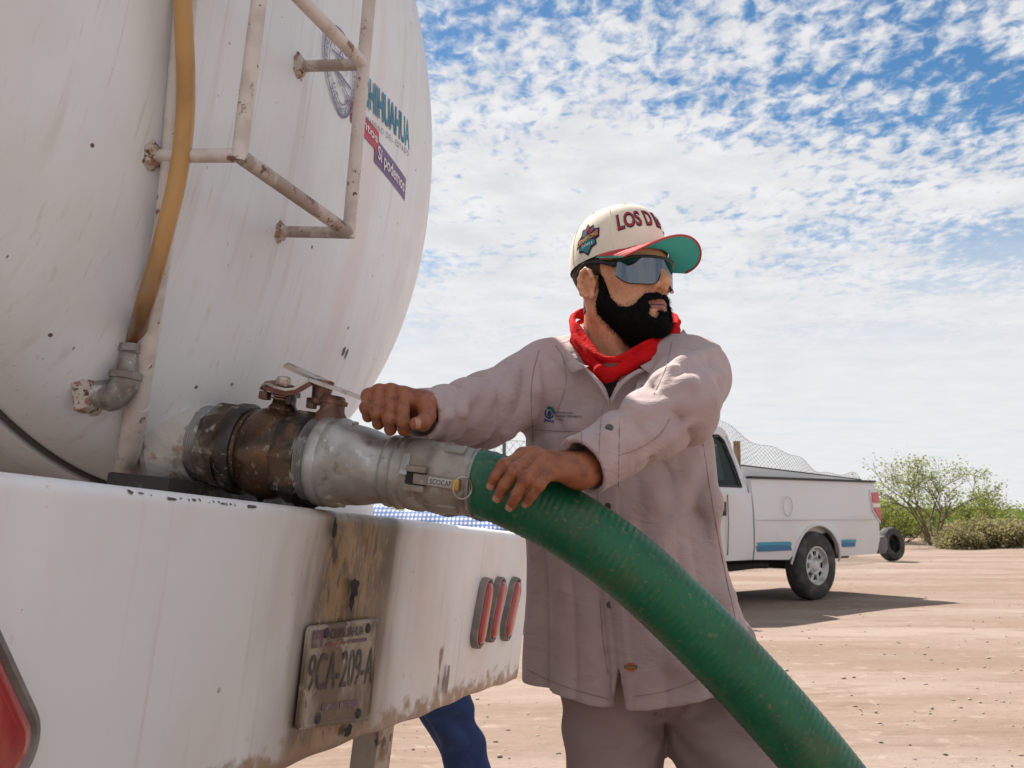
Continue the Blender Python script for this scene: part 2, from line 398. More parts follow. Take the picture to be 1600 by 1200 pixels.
M_rustlever = mat('rust_brown_lever', (0.17, 0.085, 0.06), 0.6, metal=0.3, layers=[dict(c=(0.30, 0.17, 0.12), s=30, lo=0.5, hi=0.64, det=6, a=0.8), dict(c=(0.06, 0.035, 0.03), s=22, lo=0.56, hi=0.66, a=0.8)], bump=[dict(s=80, st=0.5, d=0.002)])
M_bezel = mat('grey_rubber_bezel', (0.16, 0.145, 0.135), 0.6, layers=[dict(c=(0.28, 0.25, 0.225), s=20, lo=0.45, hi=0.65, a=0.7)], bump=[dict(s=90, st=0.3, d=0.001)])
M_lens = mat('red_lamp_lens', (0.33, 0.014, 0.018), 0.22, layers=[dict(c=(0.40, 0.10, 0.08), s=(8, 14, 6), lo=0.5, hi=0.7, a=0.6)], coat=0.5, bump=[dict(k='wave', s=(60, 90, 30), st=0.35, d=0.002, dist=1.0)])
M_plate = mat('dirty_licence_plate', (0.42, 0.355, 0.29), 0.55, layers=[
    dict(c=(0.13, 0.082, 0.05), s=(9, 12, 6), lo=0.36, hi=0.56, det=6, a=0.92), dict(c=(0.50, 0.45, 0.39), s=30, lo=0.6, hi=0.68, det=5, a=0.8), dict(c=(0.09, 0.065, 0.05), s=34, lo=0.63, hi=0.7, det=6, a=0.85)], bump=[dict(s=60, st=0.4, d=0.002)])
M_ink = mat('plate_ink', (0.055, 0.05, 0.06), 0.6, layers=[dict(c=(0.22, 0.165, 0.12), s=60, lo=0.58, hi=0.66, det=5, a=0.8)])
M_ink_purple = mat('plate_purple_print', (0.14, 0.085, 0.12), 0.6, layers=[dict(c=(0.30, 0.22, 0.16), s=50, lo=0.5, hi=0.64, det=5, a=0.8)])
M_ink_red = mat('plate_red_print', (0.20, 0.07, 0.055), 0.6, layers=[dict(c=(0.30, 0.22, 0.16), s=50, lo=0.5, hi=0.64, det=5, a=0.8)])
M_teal = mat('print_teal', (0.03, 0.20, 0.31), 0.5); M_grey_print = mat('print_grey', (0.22, 0.21, 0.22), 0.5)
M_red_print = mat('print_red', (0.48, 0.07, 0.12), 0.5); M_purple_print = mat('print_purple', (0.17, 0.105, 0.24), 0.5)
M_white_print = mat('print_white', (0.78, 0.76, 0.76), 0.5); M_seal = mat('print_seal_violet', (0.19, 0.165, 0.27), 0.5)
M_frame = mat('chassis_grey', (0.16, 0.15, 0.14), 0.7, layers=[dict(c=(0.27, 0.235, 0.2), s=8, lo=0.4, hi=0.6, a=0.8)], bump=[dict(s=40, st=0.3)])
M_flap = mat('grey_fender_paint', (0.30, 0.285, 0.275), 0.55, layers=[dict(c=(0.22, 0.19, 0.17), s=6, lo=0.45, hi=0.65, a=0.7)])
M_rustpost = mat('rusty_painted_bracket', (0.42, 0.36, 0.30), 0.7, layers=[dict(c=(0.22, 0.15, 0.09), s=12, lo=0.44, hi=0.58, det=6, a=0.9), dict(c=(0.09, 0.065, 0.045), s=26, lo=0.58, hi=0.66, det=6, a=0.9)], bump=[dict(s=50, st=0.5, d=0.003)])
M_tyre = mat('tyre_rubber', (0.035, 0.034, 0.034), 0.8, layers=[dict(c=(0.11, 0.095, 0.08), s=9, lo=0.45, hi=0.68, a=0.7)], bump=[dict(s=60, st=0.3, d=0.002)])

truck = bpy.data.objects.new('tanker_truck', None); COL.objects.link(truck); truck.empty_display_size = 0.1
tm = Matrix(((NV[0], LV[0], UV[0], TO[0]), (NV[1], LV[1], UV[1], TO[1]), (NV[2], LV[2], UV[2], TO[2]), (0, 0, 0, 1)))
truck.matrix_world = tm
tag(truck, 'white water tanker truck with dented rear tank, outlet pipe and wide rusty bumper', 'tanker truck')
bpy.context.view_layer.update()
def tk(name, vf, m, parent=None, smooth=40): return mk(name, vf, m, parent or truck, smooth)

def build_tank():
    seg = 144; V = []; F = []
    rr = [0.0] + list(np.linspace(0.05, 0.9, 26)) + list(np.linspace(0.915, 0.995, 14)) + [1.0]
    rng = random.Random(3)
    V.append((headx(HYC, HZC), HYC, HZC))
    for r in rr[1:]:
        for k in range(seg):
            a = 2 * math.pi * k / seg; y = HYC + HRY * r * math.cos(a); z = HZC + HRZ * r * math.sin(a)
            x = HXC + HH * max(0.0, 1 - r ** 2.448) ** (1 / 2.642)
            x += 0.0035 * math.sin(5.1 * y + 1.3) * math.sin(4.3 * z + 0.4) * (1 - r ** 6)
            V.append((x, y, z))
    for k in range(seg): F.append((0, 1 + k, 1 + (k + 1) % seg))
    for i in range(len(rr) - 2):
        for k in range(seg):
            a = 1 + i * seg + k; b = 1 + i * seg + (k + 1) % seg
            F.append((a, a + seg, b + seg, b))
    tk('tank_head', (V, F), M_tank, smooth=180)
    # weld bead and lipped skirt of the head
    ring_ = ring = [(HXC - 0.004, HYC + (HRY + 0.004) * math.cos(a), HZC + (HRZ + 0.004) * math.sin(a)) for a in np.linspace(0, 2 * math.pi, 160, endpoint=False)]
    tk('weld_seam', tube(ring, 0.0042, 8, closed=True), mat('seam_grime', (0.09, 0.075, 0.065), 0.8))
    def hoop(x0, x1, r0, r1, seg=144, front=False):
        V = []; F = []
        prof = [(x0, r0 - 0.03), (x0, r0), (x0 - 0.006, r0 + 0.004), (x1 + 0.006, r1 + 0.004), (x1, r1), (x1, r1 - 0.03)]
        for x, e in prof:
            for k in range(seg):
                a = 2 * math.pi * k / seg; V.append((x, HYC + (HRY + e) * math.cos(a), HZC + (HRZ + e) * math.sin(a)))
        for i in range(len(prof) - 1):
            for k in range(seg):
                a = i * seg + k; b = i * seg + (k + 1) % seg; F.append((a, b, b + seg, a + seg))
        return V, F
    tk('rim_band', hoop(HXC - 0.012, HXC - 0.085, 0.012, 0.012), M_tank)
    V = []; F = []
    xs = [HXC - 0.07, -1.4, -2.4, -3.4, -4.4, -4.55, -4.65, -4.70]; sc = [1, 1, 1, 1, 1, 0.96, 0.8, 0.0]
    for x, s in zip(xs, sc):
        for k in range(seg):
            a = 2 * math.pi * k / seg; V.append((x, HYC + HRY * s * math.cos(a), HZC + HRZ * s * math.sin(a)))
    for i in range(len(xs) - 1):
        for k in range(seg):
            a = i * seg + k; b = i * seg + (k + 1) % seg; F.append((a, b, b + seg, a + seg))
    tk('tank_barrel', (V, F), M_tank, smooth=50)
    for x in (-1.7, -3.2): tk('tank_hoop', hoop(x, x - 0.06, 0.008, 0.008), M_tank)
    for x in (-0.95, -3.6):
        tk('tank_saddle', box((x, HYC, -0.10), (0.12, 0.95, 0.24), bev=0.01), M_frame)
build_tank()

# white standpipe on the head with the dark gap beside it
pp = []
for px, py, off in ((192, 762, 0.02), (200, 715, 0.02), (212, 650, 0.021), (226, 560, 0.022), (241, 460, 0.023), (258, 350, 0.024), (270, 240, 0.024), (281, 110, 0.024), (290, 0, 0.024), (296, -90, 0.024), (303, -260, 0.026)):
    h = hit(px, py); pp.append(h + norm(loc(CAMP) - h) * (off + 0.004))
pp = catmull(pp, 5)
tk('standpipe', tube(pp, 0.0165, 16), M_pipe_white)
low = [p for p in pp if p[2] < 0.135]
if len(low) < 3: low = pp[:6]
tk('standpipe_sleeve', tube(low, 0.0185, 16), M_pipe_white)
# amber sight hose with clamp, nipple and elbow
EH = hit(147, 614)
ex = EH[0] + 0.062
ey = EH[1]
def TY(px, py, y=None): return T(px, py, 1, ey if y is None else y)
n0 = TY(193, 608); c1 = TY(199, 575); c2 = TY(205, 545); c3 = TY(210, 525)
hp = [TY(204, 548), TY(212, 527)]
for _px, _py, _o in ((225, 478, 0.075), (240, 428, 0.078), (262, 345, 0.078), (279, 270, 0.076), (289, 190, 0.075), (290, 110, 0.075), (287, 40, 0.075), (285, -20, 0.075), (286, -110, 0.075), (292, -260, 0.075)):
    _h = hit(_px, _py); hp.append(_h + norm(loc(CAMP) - _h) * _o)
tk('sight_hose', tube(catmull(hp, 6), 0.0138, 16), M_amber)
axn = norm(c2 - n0)
tk('hose_clamp', lathe([(-0.007, 0.0165), (-0.006, 0.019), (0.006, 0.019), (0.007, 0.0165)], c2, axn, 24), M_galv)
tk('clamp_screw', box(c2 + np.array([0.012, -0.018, 0.0]), (0.022, 0.012, 0.012), bev=0.002), M_galv)
tk('hose_nipple', lathe([(0, 0.0150), (0.001, 0.016), (0.034, 0.015), (0.036, 0.0145)], c1 - axn * 0.012, axn, 20), M_galv)
el = catmull([EH + np.array([-0.01, 0, 0]), EH + np.array([0.022, 0, -0.001]), (n0 * 0.55 + EH * 0.45) + np.array([0.006, 0, -0.010]), n0 + axn * 0.004, c1 - axn * 0.012], 6)
tk('elbow', tube(el, [0.0215] * len(el), 20), M_galv)
tk('elbow_collar', lathe([(-0.006, 0.022), (-0.005, 0.0255), (0.005, 0.0255), (0.006, 0.022)], c1 - axn * 0.012, axn, 24), M_galv)
tk('elbow_weld', lathe([(-0.012, 0.036), (0.0, 0.034), (0.006, 0.027), (0.009, 0.021)], EH + np.array([0.0, 0, 0]), (1, 0, 0), 28, wob=lambda t, a: 0.08 * math.sin(5 * a) + 0.05 * math.sin(11 * a + 1)), M_rust)

# ladder
lb_l = hit(243, 240); xl = T(374, 243, 1, lb_l[1])
lb_r = hit(437, 362); xr = T(545, 364, 1, lb_r[1])
lb_t = hit(461, 99); xt = T(566, 95, 1, lb_t[1])
XLAD = (xl[0] + xr[0]) / 2
def rail(bot, px, py, z1):
    up_ = T(px, py, 0, bot[0]); d = norm(up_ - bot)
    return d
dl = rail(xl, 405, 0, 1); dr = rail(xr, 577, 0, 1)
SIDE = []
for bot, d in ((xl, dl), (xr, dr)):
    top = bot + d * ((HZC + HRZ + 0.10 - bot[2]) / d[2])
    over = top + np.array([-0.45, 0, 0.06])
    tk('ladder_rail', tube(catmull([bot - d * 0.008, bot + d * 0.2, bot * 0.5 + top * 0.5, top, top + np.array([-0.10, 0, 0.06]), over], 5), 0.0118, 14), M_pipe_white)
    SIDE.append((bot, d, top))
RUNG = np.linalg.norm(xt - xr)
k = 0
while True:
    a = SIDE[0][0] + SIDE[0][1] * RUNG * k * 0.985; b = SIDE[1][0] + SIDE[1][1] * RUNG * k
    if b[2] > SIDE[1][2][2]: break
    tk('ladder_rung', tube([a, a * 0.5 + b * 0.5, b], 0.0115, 12), M_ladder_under if k == 0 else M_pipe_white)
    if k < 4:
        for q in (a, b):
            h = np.array([headx(q[1], q[2]), q[1], q[2]])
            if q[0] - h[0] < 0.6:
                tk('ladder_bracket', tube([h - np.array([0.01, 0, 0]), q], 0.0105, 12), M_ladder_under if (q is b) else M_pipe_white)
                tk('bracket_weld', lathe([(-0.01, 0.024), (0.0, 0.0215), (0.008, 0.013), (0.01, 0.0105)], h, (1, 0, 0), 18, wob=lambda t, a: 0.12 * math.sin(3 * a + 1) + 0.1 * math.sin(7 * a)), M_rust)
    k += 1

# prints on the tank head
def on_head(px4):
    """px4: four picture corners tl,tr,bl -> linear map (u,v) to the head."""
    tl, tr, bl = [hit(*p)[1:] for p in px4]
    def fn(u, v, off=0.0022):
        q = bl + (tr - tl) * u + (tl - bl) * v
        return (headx(q[0], q[1]) + off, q[0], q[1])
    return fn
def quad_on(fn, u0, u1, v0, v1, off, n=8):
    V = []; F = []
    for i in range(n + 1):
        for j in range(3): V.append(fn(u0 + (u1 - u0) * i / n, v0 + (v1 - v0) * j / 2, off))
    for i in range(n):
        for j in range(2): a = i * 3 + j; F.append((a, a + 3, a + 4, a + 1))
    return V, F
fC = on_head([(564.5, 110), (639, 191), (564.5, 161)])
tk('lettering_state_name', text_on('CHIHUAHUA', fC, bold=0.028, space=0.98), M_teal, smooth=0)
fG = on_head([(560, 172), (637, 236), (560, 182)])
tk('lettering_government', text_on('GOBIERNO DEL ESTADO', fG, bold=0.0, space=1.5), M_grey_print, smooth=0)
fJ = on_head([(548, 155), (591, 207), (548, 190)])
tk('slogan_box_red', quad_on(fJ, 0, 1, 0, 1, 0.0015), M_red_print, smooth=0)
fJt = lambda u, v: fJ(0.1 + 0.82 * u, 0.22 + 0.56 * v, 0.0032)
tk('lettering_slogan', text_on('Juntos', fJt, bold=0.012), M_white_print, smooth=0)
fS = on_head([(585, 214), (633, 279), (584, 253)])
tk('slogan_box_purple', quad_on(fS, 0, 1, 0, 1, 0.0015), M_purple_print, smooth=0)
fSt = lambda u, v: fS(0.07 + 0.86 * u, 0.10 + 0.72 * v, 0.0032)
tk('lettering_slogan', text_on('Sí podemos', fSt, bold=0.012), M_white_print, smooth=0)
# the round-bottomed shield seal
fQ = on_head([(503, 12), (556, 72), (505, 142)])
def shield(s, n=48):
    out = []
    for i in range(n):
        a = 2 * math.pi * i / n; x = math.sin(a); y = math.cos(a)
        w = 0.5; yy = 0.5 + 0.48 * y
        if y < 0: x *= (1 - 0.30 * (-y) ** 2.2); yy = 0.5 + 0.62 * y * (1 + 0.0 * y)
        out.append((0.5 + w * s * x, 0.44 + (yy - 0.44) * s))
    return out
def shield_band(s0, s1, off):
    a = shield(s0); b = shield(s1); n = len(a)
    V = [fQ(u, v, off) for u, v in a] + [fQ(u, v, off) for u, v in b]
    return V, [(i, (i + 1) % n, n + (i + 1) % n, n + i) for i in range(n)]
tk('seal_outline', shield_band(1.0, 0.94, 0.002), M_seal, smooth=0)
tk('seal_inner_line', shield_band(0.72, 0.69, 0.002), M_seal, smooth=0)
bt = text2d('ESTADO LIBRE Y SOBERANO DE CHIHUAHUA * CHIHUAHUA MEXICO *', 0.015)
sh = np.array(shield(0.77, 200)); so_ = np.array(shield(0.93, 200))
def ringmap(u, v):
    i = (1 - u) * 199.0; i0 = int(i); fr = i - i0; i1 = min(i0 + 1, 199)
    a = sh[i0] * (1 - fr) + sh[i1] * fr; b = so_[i0] * (1 - fr) + so_[i1] * fr
    q = a + (b - a) * v; return fQ(q[0], q[1], 0.002)
tk('seal_ring_lettering', text_on('ESTADO LIBRE Y SOBERANO DE CHIHUAHUA . CHIHUAHUA MEXICO .', lambda u, v: ringmap(1 - u, v), bold=0.02), M_seal, smooth=0)
rng = random.Random(8)
parts = []
for i in range(26):                      # engraved field: hatch strokes, bridge and hill lines
    u0 = rng.uniform(0.24, 0.7); v0 = rng.uniform(0.12, 0.74); du = rng.uniform(0.03, 0.12); dv = rng.uniform(-0.10, 0.10)
    w = rng.uniform(0.004, 0.012)
    V = [fQ(u0, v0 - w, 0.002), fQ(u0 + du, v0 + dv - w, 0.002), fQ(u0 + du, v0 + dv + w, 0.002), fQ(u0, v0 + w, 0.002)]
    parts.append((V, [(0, 1, 2, 3)]))
for (u0, v0, u1, v1, w) in ((0.22, 0.60, 0.80, 0.66, 0.012), (0.2, 0.42, 0.8, 0.36, 0.016), (0.3, 0.42, 0.72, 0.22, 0.012), (0.36, 0.5, 0.5, 0.72, 0.02), (0.5, 0.72, 0.66, 0.5, 0.02), (0.40, 0.34, 0.44, 0.14, 0.01), (0.6, 0.30, 0.58, 0.12, 0.01)):
    parts.append(([fQ(u0, v0 - w, 0.0021), fQ(u1, v1 - w, 0.0021), fQ(u1, v1 + w, 0.0021), fQ(u0, v0 + w, 0.0021)], [(0, 1, 2, 3)]))
tk('seal_engraving', join(*parts), M_seal, smooth=0)
# chipped marks on the head
def chip(px, py, w, h, seed, m=None):
    rng = random.Random(seed); n = 9; c = hit(px, py); V = []
    for i in range(n):
        a = 2 * math.pi * i / n; r = rng.uniform(0.55, 1.2); y = c[1] + w * r * math.cos(a); z = c[2] + h * r * math.sin(a)
        V.append((headx(y, z) + 0.0012, y, z))
    return V, [tuple(range(n))]
for i, (px, py, w, h) in enumerate(((536, 549, 0.006, 0.013), (541, 553, 0.005, 0.012), (455, 318, 0.012, 0.006), (448, 412, 0.004, 0.016), (228, 574, 0.004, 0.007), (415, 527, 0.003, 0.004))):
    tk('paint_chip', chip(px, py, w, h, i), M_chip, smooth=0)

# ------------------------------------------------------------------ outlet: collar, nipple, valve, second valve, camlock adapter
AX0 = hit(292, 688) + np.array([-0.02, 0, 0]); AX1 = loc(P(762, 757, 1.60)); AX1[1] = AX0[1] + 0.004
ad = norm(AX1 - AX0)
def at_px(x):                              # point on the pipe axis whose picture x is given
    lo, hi = 0.0, 1.3
    for _ in range(40):
        mid = (lo + hi) / 2; q = W(AX0 + ad * mid) - CAMP
        xx = 800 + FPX * q[0] / (q[1] * CP + q[2] * SP)
        if xx < x: lo = mid
        else: hi = mid
    return lo
def sect(name, pts, m, seg=40, parent=None, phase=0.0, smooth=40, wob=None):
    prof = [(at_px(x), r) for x, r in pts]
    return tk(name, lathe(prof, AX0, ad, seg, phase=phase, wob=wob), m, parent, smooth)
rough_w = lambda t, a: 0.012 * math.sin(3 * a + 40 * t) + 0.008 * math.sin(8 * a - 60 * t)
sect('outlet_collar', [(252, 0.101), (266, 0.099), (274, 0.091), (286, 0.086), (296, 0.078), (306, 0.073), (318, 0.071), (322, 0.064)], M_scale, wob=lambda t, a: 0.02 * math.sin(5 * a + 20 * t) + 0.014 * math.sin(11 * a - 90 * t))
thr = []
for i in range(9): thr += [(318 + i * 3.4, 0.0665), (319.6 + i * 3.4, 0.0645)]
nip = sect('threaded_nipple', [(316, 0.06)] + thr + [(350, 0.062)], M_galv, wob=rough_w)
sect('valve_end_hex', [(338, 0.066), (339, 0.0735), (343, 0.0755), (368, 0.0755), (372, 0.072)], mat('grimy_iron', (0.20, 0.17, 0.14), 0.6, metal=0.3, layers=[dict(c=(0.07, 0.05, 0.04), s=22, lo=0.48, hi=0.6, det=6), dict(c=(0.36, 0.32, 0.28), s=40, lo=0.58, hi=0.66, det=6)], bump=[dict(s=70, st=0.6, d=0.003)]), seg=8, phase=0.25, smooth=30)
vb = sect('valve_body', [(362, 0.066), (366, 0.074), (378, 0.077), (388, 0.0755), (390, 0.070), (397, 0.068), (402, 0.073), (416, 0.0775), (432, 0.079), (446, 0.076), (456, 0.0695), (462, 0.066)], M_oil, wob=lambda t, a: 0.01 * math.sin(2 * a + 30 * t))
sect('valve_black_band', [(372, 0.072), (374, 0.0785), (386, 0.079), (392, 0.074)], M_oil_black)
sect('valve_outlet_hex', [(452, 0.064), (453, 0.0765), (457, 0.079), (484, 0.079), (488, 0.0745), (489, 0.066)], M_oil_black, seg=8, phase=0.1, smooth=30)
thr = []
for i in range(9): thr += [(486 + i * 3.2, 0.0715), (487.5 + i * 3.2, 0.0690)]
sect('valve_threads', [(484, 0.06)] + thr + [(516, 0.062)], M_galv, wob=rough_w)
ring = sect('adapter_body', [(503, 0.060), (504, 0.072), (507, 0.0755), (517, 0.0765), (521, 0.0735), (526, 0.0750), (534, 0.0752), (540, 0.071), (548, 0.0680), (566, 0.0655), (580, 0.0625), (592, 0.0585), (602, 0.0560), (610, 0.0560), (613, 0.0590), (618, 0.0595), (622, 0.0570), (627, 0.0575), (630, 0.0605), (636, 0.0605), (639, 0.0570), (644, 0.0560)], M_alu, seg=56)
for ang in (1.75, 4.6):           # cast ribs on the adapter
    x, y, d = frame(ad); c = AX0 + ad * at_px(536); r = math.cos(ang) * x + math.sin(ang) * y; tt = np.cross(ad, r)
    tk('adapter_lug', box(c + r * 0.0665 + ad * 0.002, (0.030, 0.026, 0.010), (ad, tt, r), 0.0045, 3), M_alu, ring)
upv = norm(np.array([0, 0.0, 1.0]) - ad * ad[2])
fwd = np.array([0, -1.0, 0])               # towards the near side of the truck
def stem_valve(px, col, h, base, parent):
    c = AX0 + ad * at_px(px)
    st = tk('valve_stem', lathe([(base - 0.02, 0.030), (base, 0.026), (base + 0.006, 0.0215), (base + 0.012, 0.0205), (base + h - 0.004, 0.0195), (base + h, 0.017)], c, upv, 24), col, parent)
    tk('gland_ring', lathe([(base + h * 0.55, 0.0225), (base + h * 0.56, 0.024), (base + h * 0.78, 0.024), (base + h * 0.80, 0.021)], c, upv, 6), col, parent, smooth=30)
    return c, c + upv * (base + h)
c1v, s1 = stem_valve(430, M_oil, 0.040, 0.078, vb)
c2v, s2 = stem_valve(505, M_rustlever, 0.032, 0.078, vb)
def bar(path, w, t, nrm, bev=0.0):
    path = [np.asarray(p, float) for p in path]; V = []; F = []
    for i, p in enumerate(path):
        tg = norm(path[min(i + 1, len(path) - 1)] - path[max(i - 1, 0)]); n = norm(np.asarray(nrm) - tg * (np.asarray(nrm) @ tg)); s = np.cross(n, tg)
        ww = w[i] if hasattr(w, '__len__') else w
        for a, b_ in ((-1, -1), (1, -1), (1, 1), (-1, 1)): V.append(p + s * ww * a + n * t * b_)
    for i in range(len(path) - 1):
        for k in range(4): a = i * 4 + k; b_ = i * 4 + (k + 1) % 4; F.append((a, b_, b_ + 4, a + 4))
    F.append((3, 2, 1, 0)); n4 = (len(path) - 1) * 4; F.append((n4, n4 + 1, n4 + 2, n4 + 3)); return V, F
def near(px, py, dy=0.0): return T(px, py, 1, AX0[1] + dy)
near_ = near
def near(px, py, dy=0.0): return T(px, py, 1, AX0[1] + dy - 0.018)
lev = [near(413, 603), near(424, 602), near(436, 606), near(452, 610), near(464, 609), near(476, 601), near(488, 594.5), near(500, 599), near(530, 609), near(562, 621), near(600, 636), near(640, 651)]
lv1 = tk('valve_lever', bar(lev, [0.010, 0.016, 0.018, 0.016, 0.013, 0.012, 0.012, 0.012, 0.012, 0.012, 0.012, 0.012], 0.0028, (0.3, -0.10, 1)), M_steel, vb, smooth=0)
tk('lever_plate', bar([near(411, 610), near(414, 602), near(424, 601), near(437, 606), near(453, 611), near(466, 609), near(488, 596)], [0.006, 0.013, 0.019, 0.0195, 0.017, 0.014, 0.0125], 0.0042, (0.1, -0.45, 1)), M_rustlever, lv1, smooth=0)
cn = near(442, 603)
tk('lever_nut', lathe([(0, 0.0115), (0.001, 0.0125), (0.013, 0.0125), (0.016, 0.010)], cn, (0.12, -0.25, 1), 6), M_steel, lv1, smooth=30)
for i in range(4): tk('stem_washer', lathe([(-0.010 - i * 0.0045, 0.018), (-0.0075 - i * 0.0045, 0.018)], cn, (0.08, -0.1, 1), 20), M_rustlever, vb)
tk('lever_stop', box(near(414, 618), (0.016, 0.016, 0.014), bev=0.002), M_rustlever, vb)
tk('lever_stop', box(near(455, 624), (0.010, 0.02, 0.020), bev=0.002), M_oil_black, vb)
near = near_
lev2 = [near(513, 599, 0.02), near(500, 594, 0.02), near(480, 585, 0.01), near(462, 577, 0.0), near(446, 570, -0.005)]
lv2 = tk('valve_lever', bar(lev2, [0.012, 0.0135, 0.0135, 0.014, 0.011], 0.0028, (0.3, -0.28, 1)), M_steel, vb, smooth=0)
c_s2 = near(504, 606, 0.012)
tk('stem_block', lathe([(-0.022, 0.0155), (-0.006, 0.017), (0.004, 0.019), (0.012, 0.0185)], c_s2, upv, 10), M_rustlever, vb, smooth=50)
tk('packing_nut', lathe([(-0.030, 0.021), (-0.029, 0.023), (-0.021, 0.023), (-0.020, 0.020)], c_s2, upv, 6), M_rustlever, vb, smooth=30)
for px, py in ((487, 633), (522, 638)): tk('gland_bolt', box(near(px, py), (0.014, 0.014, 0.012), bev=0.002), M_rustlever, vb)
# drips hanging below the valve
for x, ln in ((420, 0.012), (478, 0.017), (490, 0.010), (500, 0.014)):
    c = AX0 + ad * at_px(x) - upv * 0.070
    tk('oil_drip', lathe([(0, 0.016), (0.006, 0.012), (0.010, 0.006), (0.010 + ln * 0.6, 0.0022), (0.010 + ln, 0.0004)], c, -upv, 10), M_oil_black, vb)

# ------------------------------------------------------------------ bumper
BY0, BY1 = -0.98, 1.26
def build_bumper():
    prof = [(-0.03, -0.405), (-0.003, -0.405), (0.0, -0.402)]
    prof += [(0.0, z) for z in np.linspace(-0.38, -0.024, 12)]
    prof += [(-0.018 + 0.018 * math.cos(a), -0.020 + 0.018 * math.sin(a)) for a in np.linspace(0.1, math.pi / 2, 7)]
    prof += [(-0.06, -0.0015), (-0.16, -0.001), (-0.20, -0.002), (-0.20, -0.02), (-0.03, -0.028), (-0.03, -0.38)]
    ys = list(np.linspace(BY0, BY1, 70)); V = []; F = []; n = len(prof)
    for y in ys:
        e = 0.0
        for x, z in prof:
            dx = 0.004 * math.sin(3.1 * y + 0.5) * math.sin(7 * z) if -0.39 < z < -0.03 and x > -0.02 else 0
            zz = z + (0.0025 * math.sin(9 * y) + 0.0018 * math.sin(31 * y + 1) if z < -0.37 else 0)
            V.append((x + dx, y, zz))
    for i in range(len(ys) - 1):
        for k in range(n):
            a = i * n + k; b = i * n + (k + 1) % n; F.append((a, a + n, b + n, b))
    F.append(tuple(range(n))); F.append(tuple((len(ys) - 1) * n + k for k in range(n - 1, -1, -1)))
    return tk('bumper', (V, F), M_bumper, smooth=50)
bumper = build_bumper()
# chips along the top edge
rng = random.Random(11)
def edge_chip(y, w, h, z):
    n = 8; V = []
    for i in range(n):
        a = 2 * math.pi * i / n; r = rng.uniform(0.5, 1.15); yy = y + w * r * math.cos(a); t = (z + h * r * math.sin(a))
        # t: angle on the rounded edge
        V.append((-0.018 + 0.0192 * math.cos(t), yy, -0.020 + 0.0192 * math.sin(t)))
    return V, [tuple(range(n))]
chips = []
for px in (206, 223, 238, 270, 286, 298, 307, 316, 330, 338, 346, 352, 358, 364, 371, 392, 398): chips.append((T(px, 780, 0, 0)[1], rng.choice((0.0015, 0.002, 0.003, 0.006, 0.013)), rng.uniform(0.05, 0.2), rng.uniform(0.5, 0.75)))
for y, w, h, z in chips: tk('paint_chip', edge_chip(y, w, h, z), M_chip, bumper, smooth=0)
# hole eaten by rust
def face_blob(y, z, w, h, seed, x=0.0015):
    rng = random.Random(seed); n = 16; V = []
    for i in range(n):
        a = 2 * math.pi * i / n; r = rng.uniform(0.6, 1.15); V.append((x, y + w * r * math.cos(a), z + h * r * math.sin(a)))
    return V, [tuple(range(n))]
for (px, py, w, h, s) in ((549, 920, 0.020, 0.022, 1), (545, 940, 0.014, 0.018, 7), (518, 826, 0.008, 0.020, 2), (540, 1140, 0.020, 0.012, 3)):
    q = T(px, py, 0, 0); tk('rust_hole', face_blob(q[1], q[2], w, h, s, 0.0055), M_dark, bumper, smooth=0)
q = T(695, 1065, 0, 0); tk('peeled_paint', face_blob(q[1], q[2], 0.012, 0.036, 5, 0.0052), mat('bare_brown_primer', (0.27, 0.19, 0.15), 0.7), bumper, smooth=0)
# licence plate
def plate_fn(y, z, d): return (0.006 + d, y, z)
pl_tl = T(482, 979, 0, 0.008); pl_tr = T(593, 965, 0, 0.008); pl_bl = T(463, 1141, 0, 0.008); pl_br = T(578, 1126, 0, 0.008)
def plc(u, v, d=0.0):
    a = pl_bl * (1 - u) + pl_br * u; b = pl_tl * (1 - u) + pl_tr * u; q = a * (1 - v) + b * v
    return (0.008 + d, q[1], q[2])
def rrect(u0, u1, v0, v1, r, asp=1.8, n=5):
    out = []
    for cu, cv, a0 in ((u1 - r / asp, v1 - r, 0), (u0 + r / asp, v1 - r, 90), (u0 + r / asp, v0 + r, 180), (u1 - r / asp, v0 + r, 270)):
        for i in range(n):
            a = math.radians(a0 + 90 * i / (n - 1)); out.append((cu + r / asp * math.cos(a), cv + r * math.sin(a)))
    return out
plate = tk('licence_plate', prism(rrect(0, 1, 0, 1, 0.07), lambda u, v, d: plc(u, v, d), -0.004, 0.0), M_plate, bumper)
o_ = rrect(0.005, 0.995, 0.01, 0.99, 0.07); i_ = rrect(0.03, 0.97, 0.05, 0.95, 0.06); n = len(o_)
tk('plate_rim', ([plc(u, v, 0.0005) for u, v in o_] + [plc(u, v, 0.0022) for u, v in rrect(0.016, 0.984, 0.026, 0.974, 0.065)] + [plc(u, v, 0.0005) for u, v in i_],
                 [(i, (i + 1) % n, n + (i + 1) % n, n + i) for i in range(n)] + [(n + i, n + (i + 1) % n, 2 * n + (i + 1) % n, 2 * n + i) for i in range(n)]), M_plate, plate)
def plate_text(s, u0, u1, v0, v1, m, bold, nm):
    tk(nm, text_on(s, lambda u, v: plc(u0 + (u1 - u0) * u, v0 + (v1 - v0) * v, 0.0016), bold=bold), m, plate, smooth=0)
plate_text('9CA-209-A', 0.06, 0.97, 0.36, 0.72, M_ink, 0.004, 'plate_number')
plate_text('CHIHUAHUA', 0.29, 0.76, 0.85, 0.945, M_ink, 0.02, 'plate_state_name')
def plq(u0, u1, v0, v1, m, nm): tk(nm, ([plc(u0, v0, 0.0012), plc(u1, v0, 0.0012), plc(u1, v1, 0.0012), plc(u0, v1, 0.0012)], [(0, 1, 2, 3)]), m, plate, smooth=0)
